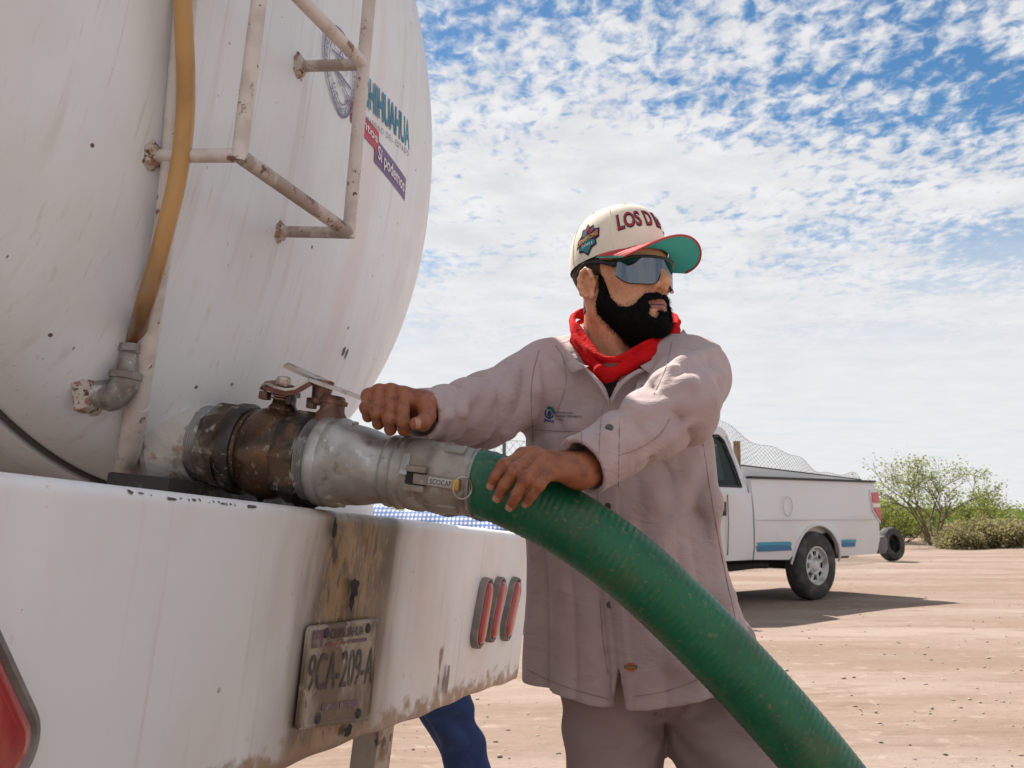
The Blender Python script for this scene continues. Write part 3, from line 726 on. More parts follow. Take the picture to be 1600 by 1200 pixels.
plq(0.24, 0.52, 0.785, 0.815, M_ink_red, 'plate_stripe'); plq(0.54, 0.82, 0.785, 0.82, M_ink_purple, 'plate_stripe')
plq(0.06, 0.20, 0.78, 0.95, M_ink_purple, 'plate_stamp'); plq(0.28, 0.50, 0.16, 0.22, M_ink_purple, 'plate_stripe'); plq(0.52, 0.76, 0.16, 0.225, M_ink_purple, 'plate_stripe')
for u, v in ((0.23, 0.915), (0.82, 0.91), (0.24, 0.09), (0.80, 0.085)):
    c = np.array(plc(u, v, 0)); tk('plate_bolt', lathe([(0, 0.009), (0.004, 0.008), (0.006, 0.004)], c, (1, 0, 0), 10), M_ink, plate)
# tail lamps: slanted oval pockets
def lamp(p0, p1, r, name='tail_lamp', tilt=0.0):
    p0 = np.array(p0); p1 = np.array(p1); d = norm(p1 - p0); s = np.array([-d[1], d[0]])
    def stad(rr, ext=0.0, n=14):
        out = []
        for i in range(n + 1):
            a = math.pi * i / n; out.append(p1 + d * (math.sin(a) * rr) + s * (math.cos(a) * rr))
        for i in range(n + 1):
            a = math.pi * i / n; out.append(p0 - d * (math.sin(a) * rr) - s * (math.cos(a) * rr))
        return out
    def rings(specs):
        V = []; F = []; m = None
        for rr, x in specs:
            st = stad(rr)
            for q in st: V.append((x + tilt * ((q - (p0 + p1) / 2) @ s), q[0], q[1]))
            m = len(st)
        for i in range(len(specs) - 1):
            for k in range(m): a = i * m + k; b = i * m + (k + 1) % m; F.append((a, b, b + m, a + m))
        F.append(tuple((len(specs) - 1) * m + k for k in range(m))); return V, F
    lm = tk(name, rings([(r * 1.0, -0.002), (r * 1.02, 0.010), (r * 0.98, 0.017), (r * 0.86, 0.018), (r * 0.76, 0.011), (r * 0.70, 0.010)]), M_bezel, bumper)
    tk('red_lens', rings([(r * 0.74, 0.008), (r * 0.72, 0.017), (r * 0.60, 0.022), (r * 0.35, 0.0245)]), M_lens, lm)
    for q in (p1 + d * r * 0.84, p0 - d * r * 0.84):
        tk('lens_screw', lathe([(0, 0.0045), (0.003, 0.004), (0.0035, 0.001)], (0.0175, q[0], q[1]), (1, 0, 0), 8), M_galv, lm)
for top, bot, r in (((762, 918), (749, 998), 0.036), ((783, 915), (769, 990), 0.034), ((806, 918), (793, 985), 0.040)):
    a = T(*top, 0, 0.012); b = T(*bot, 0, 0.012)
    p0 = np.array([a[1], a[2] - 0.012]); p1 = np.array([b[1], b[2] + 0.012])
    lamp(p0, p1, r)
# near-side lamps, slanted the other way
for k in range(3):
    y = -0.685 - k * 0.115
    lamp((y - 0.085, -0.165), (y, -0.268), 0.050)
# what holds the bumper, fenders and running gear
q0 = T(598, 1160, 0, -0.10)
tk('bumper_bracket', box((-0.10, q0[1] - 0.005, -0.66), (0.016, 0.085, 0.62), bev=0.004), M_rustpost)
tk('bumper_bracket', box((-0.125, q0[1] - 0.042, -0.66), (0.05, 0.012, 0.62), bev=0.003), M_rustpost)
tk('bumper_bracket', box((-0.10, -0.36, -0.66), (0.016, 0.085, 0.62), bev=0.004), M_rustpost)
tk('step_bar', box((-0.12, 0.14, -0.955), (0.06, 1.7, 0.06), bev=0.008), M_frame)
for y in (-0.28, 0.56): tk('chassis_rail', box((-2.9, y, -0.28), (5.2, 0.08, 0.22), bev=0.01), M_frame)
tk('cross_member', box((-0.28, 0.14, -0.28), (0.08, 0.76, 0.18), bev=0.01), M_frame)
tk('rear_cross_beam', box((-0.285, 0.085, -0.024), (0.12, 0.47, 0.09), bev=0.006), mat('grimy_black_beam', (0.035, 0.03, 0.027), 0.7, layers=[dict(c=(0.11, 0.09, 0.075), s=30, lo=0.5, hi=0.62, det=6)], bump=[dict(s=60, st=0.7, d=0.004)]))
tk('rear_beam_plate', box((-0.285, 0.50, -0.012), (0.10, 0.34, 0.11), bev=0.006), M_tank)
gz = -(TO[2]) / UV[2]
def ground_z(x, y):     # truck-local z of the ground below a truck point
    p = W((x, y, 0)); return -(p[2] - 0.0) / UV[2]
def truck_wheel(x, y, side, r=0.50):
    z = ground_z(x, y) + r
    prof = [(-0.14, 0.25), (-0.14, 0.42), (-0.11, 0.485), (-0.06, 0.5), (0.06, 0.5), (0.11, 0.485), (0.14, 0.42), (0.14, 0.26), (0.10, 0.25)]
    prof = [(t, q * r / 0.5) for t, q in prof]
    ty = tk('wheel', (lambda w_: (w_[0], w_[1][:-2]))(lathe(prof, (x, y, z), (0, side, 0), 40)), M_tyre)
    tk('rim', lathe([(0.10, 0.252), (0.13, 0.25), (0.10, 0.22), (0.05, 0.2), (0.05, 0.1), (0.12, 0.09), (0.13, 0.06), (0.13, 0.001)], (x, y, z), (0, side, 0), 32), M_flap, ty)
for x in (-1.55, -2.75):
    for y, s in ((-0.72, -1), (1.0, 1)): truck_wheel(x, y, s)
    tk('axle', tube([(x, -0.7, ground_z(x, 0) + 0.5), (x, 0.98, ground_z(x, 0.3) + 0.5)], 0.07, 14), M_frame)
truck_wheel(-6.3, -0.72, -1); truck_wheel(-6.3, 1.0, 1)
for y in (-0.72, 1.0): tk('mud_flap', box((-0.92, y, -0.60), (0.012, 0.40, 0.62), bev=0.003), M_flap)
tk('fender_panel', prism([(-0.62, -0.36), (0.36, -0.36), (0.43, -0.98), (-0.70, -0.98)], lambda a, b, d: (d, a, b), -0.50, -0.488), M_flap)
# cab, in case someone steps aside
cabm = M_tank
tk('cab', prism([(-5.3, -0.15), (-5.3, 1.35), (-5.45, 1.55), (-6.3, 1.5), (-6.75, 0.85), (-7.4, 0.7), (-7.5, 0.5), (-7.5, -0.35), (-5.3, -0.35)], lambda a, b, d: (a, d, b), -0.86, 1.14, bev=0.05), cabm)
for y in (-0.865, 1.145):
    tk('cab_window', prism([(-5.55, 0.75), (-5.55, 1.30), (-6.2, 1.28), (-6.55, 0.78)], lambda a, b, d, y=y: (a, y + d, b), -0.004, 0.004), M_dark)
tk('chassis_rail', box((-6.4, 0.14, -0.30), (2.2, 0.9, 0.2), bev=0.01), M_frame)
# ------------------------------------------------------------------ ground
M_ground = mat('dusty_tan_ground', (0.272, 0.203, 0.165), 0.95, layers=[
    dict(c=(0.235, 0.162, 0.122), s=(0.25, 0.7, 1), rot=(0, 0, 0.3), lo=0.42, hi=0.58, det=5, a=0.9),
    dict(c=(0.335, 0.265, 0.225), s=(0.16, 0.9, 1), lo=0.46, hi=0.66, det=5, a=0.7, rot=(0, 0, 0.25)),
    dict(c=(0.20, 0.135, 0.097), s=(1.2, 4.5, 1), rot=(0, 0, 0.35), lo=0.50, hi=0.68, det=7, ro=0.65, a=0.75),
    dict(c=(0.20, 0.145, 0.112), k='wave', dir='Y', s=(0.015, 0.11, 0.1), rot=(0, 0, 0.28), dist=5.0, lo=0.62, hi=0.95, a=0.25),
    dict(c=(0.36, 0.285, 0.232), s=6, lo=0.56, hi=0.72, det=6, a=0.6),
    dict(c=(0.165, 0.115, 0.082), s=34, lo=0.60, hi=0.70, det=5, a=0.6),
], bump=[dict(s=0.8, st=0.5, d=0.08, det=4), dict(s=9, st=0.55, d=0.02, det=6), dict(s=(3.5, 17, 5), rot=(0, 0, 0.35), st=0.55, d=0.016, det=5), dict(s=70, st=0.5, d=0.004, det=4)], spec=0.15)
def gh(x, y):
    d = math.hypot(x, y)
    z = 0.018 * math.sin(0.9 * x + 0.4 * y) * math.sin(0.7 * y - 0.3) * min(1, max(0, (d - 3.2) / 3))
    z += 0.16 * max(0, min(1, (d - 19) / 14)) * (0.5 + 0.5 * math.sin(0.21 * x + 0.11 * y))
    z += 0.45 * max(0, min(1, (d - 60) / 200))
    return z
def build_ground():
    V = []; F = []
    # polar sheet: fine near the camera, reaching the horizon
    rad = [0.0] + list(np.geomspace(0.6, 60, 110)) + [80, 110, 160, 240, 400, 800, 1600, 2600]
    seg = 160
    rs = random.Random(4)
    V.append((0, 0, gh(0, 0)))
    for r in rad[1:]:
        for k in range(seg):
            a = 2 * math.pi * k / seg; x = r * math.sin(a); y = r * math.cos(a)
            V.append((x, y, gh(x, y) + (rs.uniform(-0.006, 0.006) if 3.5 < r < 40 else 0)))
    for k in range(seg): F.append((0, 1 + (k + 1) % seg, 1 + k))
    for i in range(len(rad) - 2):
        for k in range(seg):
            a = 1 + i * seg + k; b = 1 + i * seg + (k + 1) % seg; F.append((a, b, b + seg, a + seg))
    o = mk('ground', (V, F), M_ground, smooth=180); tag(o, kind='structure', label='pale tan dusty desert yard with pebbles and tyre marks')
build_ground()
def stones(n, seed, rmin, rmax, y0, y1, spread, name, m):
    rng = random.Random(seed); V = []; F = []
    base = [(1, 0, 0), (-0.9, 0.1, 0), (0.1, 1, 0.05), (0, -1, 0), (0.1, 0.1, 0.5), (0, 0, -0.5)]
    tri = [(0, 2, 4), (2, 1, 4), (1, 3, 4), (3, 0, 4), (2, 0, 5), (1, 2, 5), (3, 1, 5), (0, 3, 5)]
    for i in range(n):
        y = y0 + (y1 - y0) * rng.random() ** 1.6; x = rng.uniform(-spread, spread) * (0.35 + y * 0.55)
        r = rmin + (rmax - rmin) * rng.random() ** 4; a = rng.uniform(0, 6.28); k = len(V)
        sx, sy, sz = rng.uniform(0.7, 1.3), rng.uniform(0.5, 1.0), rng.uniform(0.5, 0.9)
        for bx, by, bz in base:
            j = rng.uniform(0.8, 1.2); px, py, pz = bx * sx * r * j, by * sy * r * j, bz * sz * r * j
            V.append((x + px * math.cos(a) - py * math.sin(a), y + px * math.sin(a) + py * math.cos(a), gh(x, y) + pz + r * 0.15))
        F += [tuple(k + q for q in t) for t in tri]
    o = mk(name, (V, F), m, smooth=180); tag(o, kind='stuff', label='small pebbles and dirt clods scattered over the tan yard', cat='pebbles'); return o
M_stone = mat('pebble', (0.40, 0.32, 0.265), 0.9, layers=[dict(c=(0.22, 0.17, 0.135), s=3, lo=0.48, hi=0.62), dict(c=(0.50, 0.42, 0.35), s=5, lo=0.56, hi=0.66)])
stones(9000, 5, 0.002, 0.021, 3.6, 30, 1.25, 'pebbles', M_stone)

# ------------------------------------------------------------------ pickup
M_pw = mat('pickup_white_paint', (0.66, 0.65, 0.67), 0.28, layers=[dict(c=(0.64, 0.60, 0.56), s=(2, 2, 3), lo=0.45, hi=0.7, a=0.45), dict(c=(0.56, 0.47, 0.40), s=(3, 3, 1.2), lo=0.6, hi=0.75, a=0.4)], coat=0.5, bump=[dict(s=1.6, st=0.12, d=0.02, det=1)])
M_pblack = mat('black_trim', (0.025, 0.025, 0.027), 0.55); M_pglass = mat('dark_glass', (0.16, 0.22, 0.21), 0.03, trans=0.93, ior=1.1)
M_pgrey = mat('grey_plastic', (0.12, 0.115, 0.11), 0.6); M_pblue = mat('stripe_blue', (0.02, 0.16, 0.33), 0.4); M_pteal = mat('stripe_teal', (0.02, 0.30, 0.42), 0.4)
M_plens = mat('red_tail_lens', (0.50, 0.03, 0.03), 0.18, coat=0.6); M_pclear = mat('clear_lens', (0.72, 0.66, 0.64), 0.15, coat=0.6)
M_silver = mat('silver_wheel', (0.58, 0.58, 0.585), 0.42, metal=0.3, layers=[dict(c=(0.30, 0.27, 0.24), s=9, lo=0.45, hi=0.65, a=0.7)])
M_under = mat('underbody_dark', (0.03, 0.028, 0.026), 0.8); M_green = mat('green_sunlit_window', (0.16, 0.42, 0.26), 0.5)
M_inner = mat('bed_inner_white', (0.62, 0.62, 0.62), 0.5)
def build_pickup():
    F_ = norm((-0.775, -0.632, 0)); L_ = np.array([-F_[1], F_[0], 0]) * 1.0       # forward, its left (towards the photographer)
    if L_[1] > 0: L_ = -L_
    s = 1.055
    g = G(1267, 936, 0.02)
    O = np.array([g[0], g[1], 0.0]) - L_ * 0.86 * s
    root = bpy.data.objects.new('pickup_truck', None); COL.objects.link(root)
    root.matrix_world = Matrix(((F_[0] * s, L_[0] * s, 0, O[0]), (F_[1] * s, L_[1] * s, 0, O[1]), (0, 0, s, gh(O[0], O[1]) + 0.0), (0, 0, 0, 1)))
    tag(root, 'white pickup with a blue stripe on its long bed, parked behind the worker', 'pickup truck')
    bpy.context.view_layer.update()
    def k(name, vf, m, parent=None, smooth=35): return mk(name, vf, m, parent or root, smooth)
    # side skin: bulges a little, pulled in at the sill
    def skin(z): return 0.985 - 0.05 * max(0, (0.72 - z) / 0.3) ** 2 - 0.055 * max(0, (z - 0.95) / 0.5) ** 1.6
    def arch(cx, r, n=16, a0=-8, a1=188):
        return [(cx + r * math.cos(math.radians(a)), 0.40 + r * 0.98 * math.sin(math.radians(a))) for a in np.linspace(a1, a0, n)]
    def side_panel(outline, side, t=0.045, sub=True):
        pts = []
        for i in range(len(outline)):
            a = np.array(outline[i]); b = np.array(outline[(i + 1) % len(outline)]); m = max(1, int(np.linalg.norm(b - a) / 0.12))
            pts += [tuple(a + (b - a) * q / m) for q in range(m)]
        return prism(pts, lambda a, b, d: (a, side * (skin(b) + d), b), -t, 0.0)
    RA = 0.475
    bed = [(-1.33, 0.60), (-1.31, 1.385), (1.17, 1.385), (1.17, 0.50), (0.52, 0.48)] + [(x, z) for x, z in reversed(arch(0, RA)) if z > 0.47] + [(-0.50, 0.49), (-1.28, 0.50)]
    for sd in (1, -1):
        b = k('bed_side', side_panel(bed, sd), M_pw)
        k('bed_rail_cap', box((-0.075, sd * 0.925, 1.395), (2.50, 0.085, 0.028), bev=0.008), M_pblack, b)
        # stripe
        def strip(x0, x1, z0, z1, m, skew=0.03):
            n = 8; V = []; Fq = []
            for i in range(n + 1):
                for z in (z0, z1):
                    x = x0 + (x1 - x0) * i / n + (skew if z == z1 else 0); V.append((x, sd * (skin(z) + 0.004), z))
            for i in range(n): a = i * 2; Fq.append((a, a + 2, a + 3, a + 1))
            k('side_stripe', (V, Fq), m, b, 0)
        strip(0.50, 1.13, 0.585, 0.645, M_pblue); strip(0.50, 1.11, 0.648, 0.685, M_pteal); strip(-0.78, -0.50, 0.60, 0.655, M_pblue, 0.0); strip(-0.80, -0.50, 0.658, 0.685, M_pteal, 0.0)
        # wheel arch lip
        lip = [(x, sd * (skin(z) + 0.006), z) for x, z in arch(0, RA, 20, 4, 176)]
        k('arch_lip', tube(lip, 0.014, 8), M_pw, b)
        if sd == 1:
            cc = [(0.55 + 0.085 * math.cos(a), skin(1.1) + 0.004, 1.08 + 0.11 * math.sin(a)) for a in np.linspace(0, 6.283, 24, endpoint=False)]
            k('fuel_door', tube(cc, 0.004, 6, closed=True), mat('panel_gap', (0.52, 0.51, 0.51), 0.6), b)
        k('body_crease', tube([(-1.28, sd * (skin(0.93) + 0.001), 0.93), (1.15, sd * (skin(0.93) + 0.001), 0.93)], 0.008, 6), M_pw, b)
        # tail lamp
        def tl(z): return -1.338
        lp = [(-1.345, 0.87), (-1.19, 1.03), (-1.165, 1.22), (-1.19, 1.285), (-1.345, 1.29)]
        lampo = k('tail_lamp', prism(lp, lambda a, b_, d: (a, sd * (skin(b_) + d), b_), -0.06, 0.012), M_pw)
        def inset(q, f0, f1): return [(x, z) for x, z in q]
        k('red_lens', prism([(-1.346, 1.13), (-1.185, 1.13), (-1.195, 1.255), (-1.346, 1.265)], lambda a, b_, d: (a - 0.004, sd * (skin(b_) + d), b_), 0.0, 0.02), M_plens, lampo)
        k('clear_lens', prism([(-1.346, 1.075), (-1.19, 1.075), (-1.186, 1.122), (-1.346, 1.122)], lambda a, b_, d: (a - 0.004, sd * (skin(b_) + d), b_), 0.0, 0.019), M_pclear, lampo)
        k('red_lens', prism([(-1.346, 0.905), (-1.215, 1.03), (-1.195, 1.068), (-1.346, 1.068)], lambda a, b_, d: (a - 0.004, sd * (skin(b_) + d), b_), 0.0, 0.02), M_plens, lampo)
    # bed box
    k('bed_floor', box((-0.08, 0, 0.78), (2.46, 1.72, 0.04)), M_inner)
    k('bed_front_wall', box((1.155, 0, 1.08), (0.04, 1.80, 0.60), bev=0.01), M_inner)
    tg = k('tailgate', box((-1.325, 0, 1.02), (0.05, 1.76, 0.74), bev=0.015), M_pw); k('tailgate_handle', box((-1.354, 0, 1.18), (0.012, 0.24, 0.07), bev=0.004), M_pblack, tg)
    for sd in (1, -1): k('inner_wall', box((-0.08, sd * 0.88, 1.05), (2.46, 0.03, 0.56)), M_inner)
    k('load_board', prism([(1.12, 1.10), (1.12, 1.525), (-1.28, 1.415), (-1.28, 1.10)], lambda a, b, d: (a, 0.80 + d, b), -0.02, 0.0), M_inner)
    k('load_board_edge', tube([(1.12, 0.79, 1.532), (-1.28, 0.79, 1.42)], 0.011, 8), M_pblack)
    k('rear_bumper', prism([(-1.30, 0.50), (-1.30, 0.70), (-1.47, 0.72), (-1.52, 0.68), (-1.52, 0.56), (-1.46, 0.50)], lambda a, b, d: (a, d, b), -0.98, 0.98, bev=0.02), M_pgrey)
    k('frame_rail', box((1.3, 0, 0.50), (5.4, 1.0, 0.14), bev=0.02), M_under)
    k('exhaust_pipe', tube(catmull([(2.2, 0.6, 0.42), (1.4, 0.68, 0.40), (0.9, 0.72, 0.42), (0.7, 0.78, 0.42)], 4), 0.04, 10), M_under)
    for cx in (0, 3.60):
        for sd in (1, -1):
            k('wheel_well', box((cx, sd * 0.74, 0.66), (0.86, 0.36, 0.50)) if False else (lambda w_: (w_[0], [f_ for f_ in w_[1][:-2] if np.mean([w_[0][i_][2] for i_ in f_]) > 0.52]))(lathe([(-0.25, 0.46), (0.135, 0.46)], (cx, sd * 0.76, 0.44), (0, sd, 0), 24)), M_under)
    # cab
    cabo = [(1.20, 0.50), (1.20, 1.22), (2.95, 1.22), (3.10, 1.18), (4.42, 1.08), (4.50, 0.90), (4.50, 0.55), (4.12, 0.50)] + [(x, z) for x, z in reversed(arch(3.60, RA)) if z > 0.47] + [(3.10, 0.48)]
    cabo = [(1.20, 0.50), (1.20, 1.22), (2.95, 1.22), (3.10, 1.18), (4.42, 1.08), (4.50, 0.90), (4.50, 0.55), (4.10, 0.52)] + list(reversed([(x, z) for x, z in arch(3.60, RA) if z > 0.51])) + [(3.12, 0.50)]
    for sd in (1, -1):
        cs = k('cab_side', side_panel(cabo, sd), M_pw)
        k('door_gap', tube([(1.62, sd * (skin(0.52) + 0.002), 0.56), (1.62, sd * (skin(0.9) + 0.002), 0.9), (1.60, sd * (skin(1.2) + 0.002), 1.20)], 0.005, 6), M_pgrey, cs)
        k('door_gap', tube([(2.85, sd * (skin(0.6) + 0.002), 0.58), (2.87, sd * (skin(1.2) + 0.002), 1.2)], 0.005, 6), M_pgrey, cs)
        k('door_handle', box((1.78, sd * (skin(1.05) + 0.012), 1.05), (0.22, 0.03, 0.15), bev=0.012), M_pblack, cs)
        k('handle_grip', box((1.78, sd * (skin(1.05) + 0.032), 1.05), (0.15, 0.02, 0.05), bev=0.008), M_pgrey, cs)
        # greenhouse side: B pillar, roof rail, A pillar around the window
        def gy(z): return 0.935 - 0.24 * (z - 1.22) / 0.68
        out = [(1.20, 1.20), (1.205, 1.52), (1.245, 1.86), (1.34, 1.95), (2.30, 1.95), (2.95, 1.20)]
        win = [(1.29, 1.29), (1.30, 1.52), (1.345, 1.80), (1.41, 1.86), (2.24, 1.86), (2.72, 1.30)]
        k('cab_upper_side', prism(out, lambda a, b, d: (a, sd * (gy(b) + d), b), -0.05, 0.0, holes=[win]), M_pw, cs)
        gl = k('side_window', prism(win, lambda a, b, d: (a, sd * (gy(b) + d), b), -0.028, -0.018), M_pglass, cs)
        n = len(win); k('window_seal', tube([(a, sd * (gy(b) + 0.001), b) for a, b in win], 0.014, 6, closed=True), M_pblack, gl)
        k('door_mirror', box((2.72, sd * 1.10, 1.34), (0.10, 0.20, 0.22), bev=0.03), M_pblack, cs)
    roof = [(1.36, 1.80), (1.50, 1.885), (1.9, 1.905), (2.30, 1.885), (2.34, 1.84)]
    k('roof', prism([(1.235, 1.84), (1.30, 1.925), (1.38, 1.958), (1.9, 1.975), (2.28, 1.958), (2.38, 1.86)], lambda a, b, d: (a, d, b), -0.72, 0.72, bev=0.02), M_pw)
    k('rear_window', prism([(-0.66, 1.30), (0.66, 1.30), (0.56, 1.76), (-0.56, 1.76)], lambda a, b, d: (1.215 + (b - 1.22) * 0.06 + d, a, b), -0.01, 0.0), M_pglass)
    k('cab_back', prism([(-0.93, 0.9), (0.93, 0.9), (0.93, 1.22), (0.72, 1.88), (-0.72, 1.88), (-0.93, 1.22)], lambda a, b, d: (1.225 + max(0, b - 1.22) * 0.06 + d, a, b), -0.0, 0.02, holes=[[(-0.68, 1.28), (0.68, 1.28), (0.58, 1.77), (-0.58, 1.77)]]), M_pw)
    k('windscreen', prism([(-0.86, 1.22), (0.86, 1.22), (0.66, 1.89), (-0.66, 1.89)], lambda a, b, d: (2.93 - (b - 1.22) * 0.93 + d, a, b), -0.008, 0.0), M_pglass)
    k('bonnet', prism([(2.85, 1.215), (3.10, 1.20), (4.40, 1.10), (4.50, 1.0), (4.50, 0.92), (2.85, 0.92)], lambda a, b, d: (a, d, b), -0.93, 0.93, bev=0.03), M_pw)
    k('grille', prism([(-0.62, 0.70), (0.62, 0.70), (0.62, 1.02), (-0.62, 1.02)], lambda a, b, d: (4.505 + d, a, b), 0.0, 0.02), M_pblack)
    k('front_bumper', box((4.52, 0, 0.58), (0.12, 1.92, 0.2), bev=0.03), M_pgrey)
    for sd in (1, -1): k('headlight', box((4.49, sd * 0.78, 0.90), (0.06, 0.28, 0.24), bev=0.02), M_pclear)
    k('dashboard', box((2.6, 0, 1.2), (0.5, 1.6, 0.12), bev=0.03), M_pblack)
    for sd in (1, -1):
        st = k('seat_back', box((1.62, sd * 0.40, 1.28), (0.16, 0.5, 0.60), bev=0.05), M_pgrey); k('head_rest', box((1.58, sd * 0.40, 1.64), (0.1, 0.28, 0.16), bev=0.04), M_pgrey, st)
    # wheels
    def wheel(cx, sd):
        prof = [(-0.07, 0.22), (-0.08, 0.30), (-0.075, 0.36), (-0.06, 0.388), (-0.045, 0.395), (-0.03, 0.389), (-0.02, 0.396), (0.02, 0.396), (0.03, 0.389), (0.05, 0.395), (0.085, 0.388), (0.108, 0.365), (0.120, 0.31), (0.112, 0.235), (0.10, 0.222)]
        ty = k('wheel', (lambda w_: (w_[0], w_[1][:-2]))(lathe(prof, (cx, sd * 0.86, 0.398), (0, sd, 0), 48)), M_tyre)
        c = np.array((cx, sd * 0.86, 0.398))
        k('rim', (lambda w_: (w_[0], w_[1][:-2]))(lathe([(0.10, 0.223), (0.108, 0.222), (0.108, 0.207), (0.085, 0.198), (0.060, 0.188), (0.062, 0.165)], c, (0, sd, 0), 40)), M_silver, ty)
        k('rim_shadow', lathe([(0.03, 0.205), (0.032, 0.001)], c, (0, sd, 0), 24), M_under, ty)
        k('hub', lathe([(0.045, 0.118), (0.072, 0.112), (0.080, 0.095), (0.072, 0.075), (0.080, 0.068), (0.088, 0.05), (0.090, 0.001)], c, (0, sd, 0), 32), M_silver, ty)
        for i in range(8):
            a = 2 * math.pi * (i + 0.5) / 8; r = np.array((math.cos(a), 0, math.sin(a))); t = np.array((-math.sin(a), 0, math.cos(a)))
            V = [c + np.array((0, sd * d, 0)) + r * rr + t * w for rr, w, d in ((0.105, -0.018, 0.074), (0.105, 0.018, 0.074), (0.19, 0.026, 0.070), (0.19, -0.026, 0.070), (0.105, -0.018, 0.045), (0.105, 0.018, 0.045), (0.19, 0.026, 0.045), (0.19, -0.026, 0.045))]
            k('spoke', (V, [(0, 1, 2, 3), (0, 4, 5, 1), (3, 2, 6, 7), (1, 5, 6, 2), (0, 3, 7, 4)]), M_silver, ty, 0)
    for cx in (0, 3.60):
        for sd in (1, -1): wheel(cx, sd)
    k('axle', tube([(0, -0.8, 0.4), (0, 0.8, 0.4)], 0.06, 10), M_under); k('axle', tube([(3.6, -0.8, 0.4), (3.6, 0.8, 0.4)], 0.05, 10), M_under)
    k('hitch', box((-1.42, 0, 0.42), (0.2, 0.06, 0.06), bev=0.01), M_under)
build_pickup()

# ------------------------------------------------------------------ old tyre standing behind the pickup
def build_tyre():
    c = G(1393, 874, 0.05); c = c + np.array([0, 0, 0.33])
    d = norm((0.55, -0.83, 0.12))
    o = mk('old_tyre', lathe([(-0.11, 0.20), (-0.125, 0.27), (-0.11, 0.34), (-0.06, 0.368), (0.06, 0.368), (0.11, 0.34), (0.125, 0.27), (0.11, 0.20), (0.08, 0.195), (0.05, 0.28), (-0.05, 0.28), (-0.08, 0.195), (-0.11, 0.20)], c, d, 40), M_tyre)
    tag(o, 'worn black tyre standing upright on the dirt behind the pickup bumper', 'tyre')
build_tyre()

# ------------------------------------------------------------------ wire fence
M_wire = mat('galvanised_wire', (0.40, 0.40, 0.41), 0.5, metal=0.4); M_post = mat('weathered_wood_post', (0.30, 0.21, 0.13), 0.85, layers=[dict(c=(0.17, 0.12, 0.08), s=(20, 20, 3), lo=0.45, hi=0.6)])
M_ipost = mat('dark_iron_post', (0.12, 0.11, 0.11), 0.6)
def build_fence(A, B, h0, h1, cell, seed, label, posts, wood=False, wob=0.25):
    rng = random.Random(seed); A = np.array(A, float); B = np.array(B, float); ln = np.linalg.norm(B - A); d = (B - A) / ln; nrm_ = np.array([-d[1], d[0], 0])
    root = empty('wire_fence', tuple(A), label, 'fence')
    V = []; F = []
    ph = [rng.uniform(0, 6.28) for _ in range(8)]
    def top(s): 
        t = s / ln; return h0 + (h1 - h0) * t + wob * (0.35 * math.sin(s * 1.1 + ph[0]) + 0.22 * math.sin(s * 2.7 + ph[1]) + 0.12 * math.sin(s * 6.1 + ph[2]))
    def pt(s, v):
        t = top(s); lean = wob * (0.5 * math.sin(s * 0.9 + ph[3]) + 0.3 * math.sin(s * 2.1 + ph[4])) * v * v
        p = A + d * (s + wob * 0.25 * v * math.sin(s * 1.7 + ph[5])) + nrm_ * lean; return np.array([p[0], p[1], gh(p[0], p[1]) + t * v])
    def wire(pts, r):
        v, f = tube(pts, r, 3, cap=False); n = len(V); V.extend(v); F.extend([tuple(i + n for i in q) for q in f])
    rows = 2 * int(max(h0, h1) / cell / 2)
    ns = int(ln / cell)
    for i in range(-rows, ns):
        for sgn in (1, -1):
            pts = []
            for j in range(0, rows + 1, 2):
                s = (i + (j if sgn > 0 else rows - j)) * cell
                if 0 <= s <= ln: pts.append(pt(s, j / rows))
            if len(pts) > 1: wire(pts, 0.0048)
    wire([pt(s, 1.0) for s in np.linspace(0, ln, ns)], 0.006)
    mk('wire_mesh', (V, F), M_wire, root, 0)
    for s in posts:
        p = A + d * s; z = gh(p[0], p[1]); hh = top(s) * (1.02 if not wood else 0.86)
        mk('post', tube([(p[0], p[1], z - 0.1), (p[0] + rng.uniform(-0.04, 0.04), p[1], z + hh)], 0.035 if not wood else 0.075, 10), M_post if wood else M_ipost, root)
fa = P(600, 800, 17); fb = P(1125, 800, 20.5); fc = P(1338, 800, 24)
build_fence((fa[0], fa[1], 0), (fb[0], fb[1], 0), 2.35, 2.35, 0.15, 2, 'chain-link fence behind the worker, seen under his raised arm', (0.4, 2.3, 4.5, 6.6), wob=0.10)
build_fence((fb[0], fb[1], 0), (fc[0], fc[1], 0), 2.95, 1.75, 0.105, 4, 'sagging heap of loose wire mesh fence behind the pickup bed', (0.6,), wood=True, wob=0.32)

# ------------------------------------------------------------------ desert scrub
def leaf_mat(name, a, b, c):
    m = mat(name, a, 0.6, layers=[dict(c=b, s=2.5, lo=0.4, hi=0.6, det=3), dict(c=c, s=9, lo=0.55, hi=0.68, det=2)], spec=0.3)
    nt = m.node_tree; tr = nt.nodes.new('ShaderNodeBsdfTranslucent'); tr.inputs[0].default_value = (a[0] * 1.5, a[1] * 1.5, a[2] * 1.2, 1); mx = nt.nodes.new('ShaderNodeMixShader'); mx.inputs[0].default_value = 0.4
    nt.links.new(nt.nodes['Principled BSDF'].outputs[0], mx.inputs[1]); nt.links.new(tr.outputs[0], mx.inputs[2]); nt.links.new(mx.outputs[0], nt.nodes['Material Output'].inputs[0]); return m
M_leaf = leaf_mat('mesquite_leaf', (0.20, 0.23, 0.06), (0.13, 0.155, 0.04), (0.30, 0.30, 0.09)); M_leaf2 = leaf_mat('scrub_leaf', (0.13, 0.20, 0.045), (0.20, 0.25, 0.06), (0.08, 0.11, 0.03))
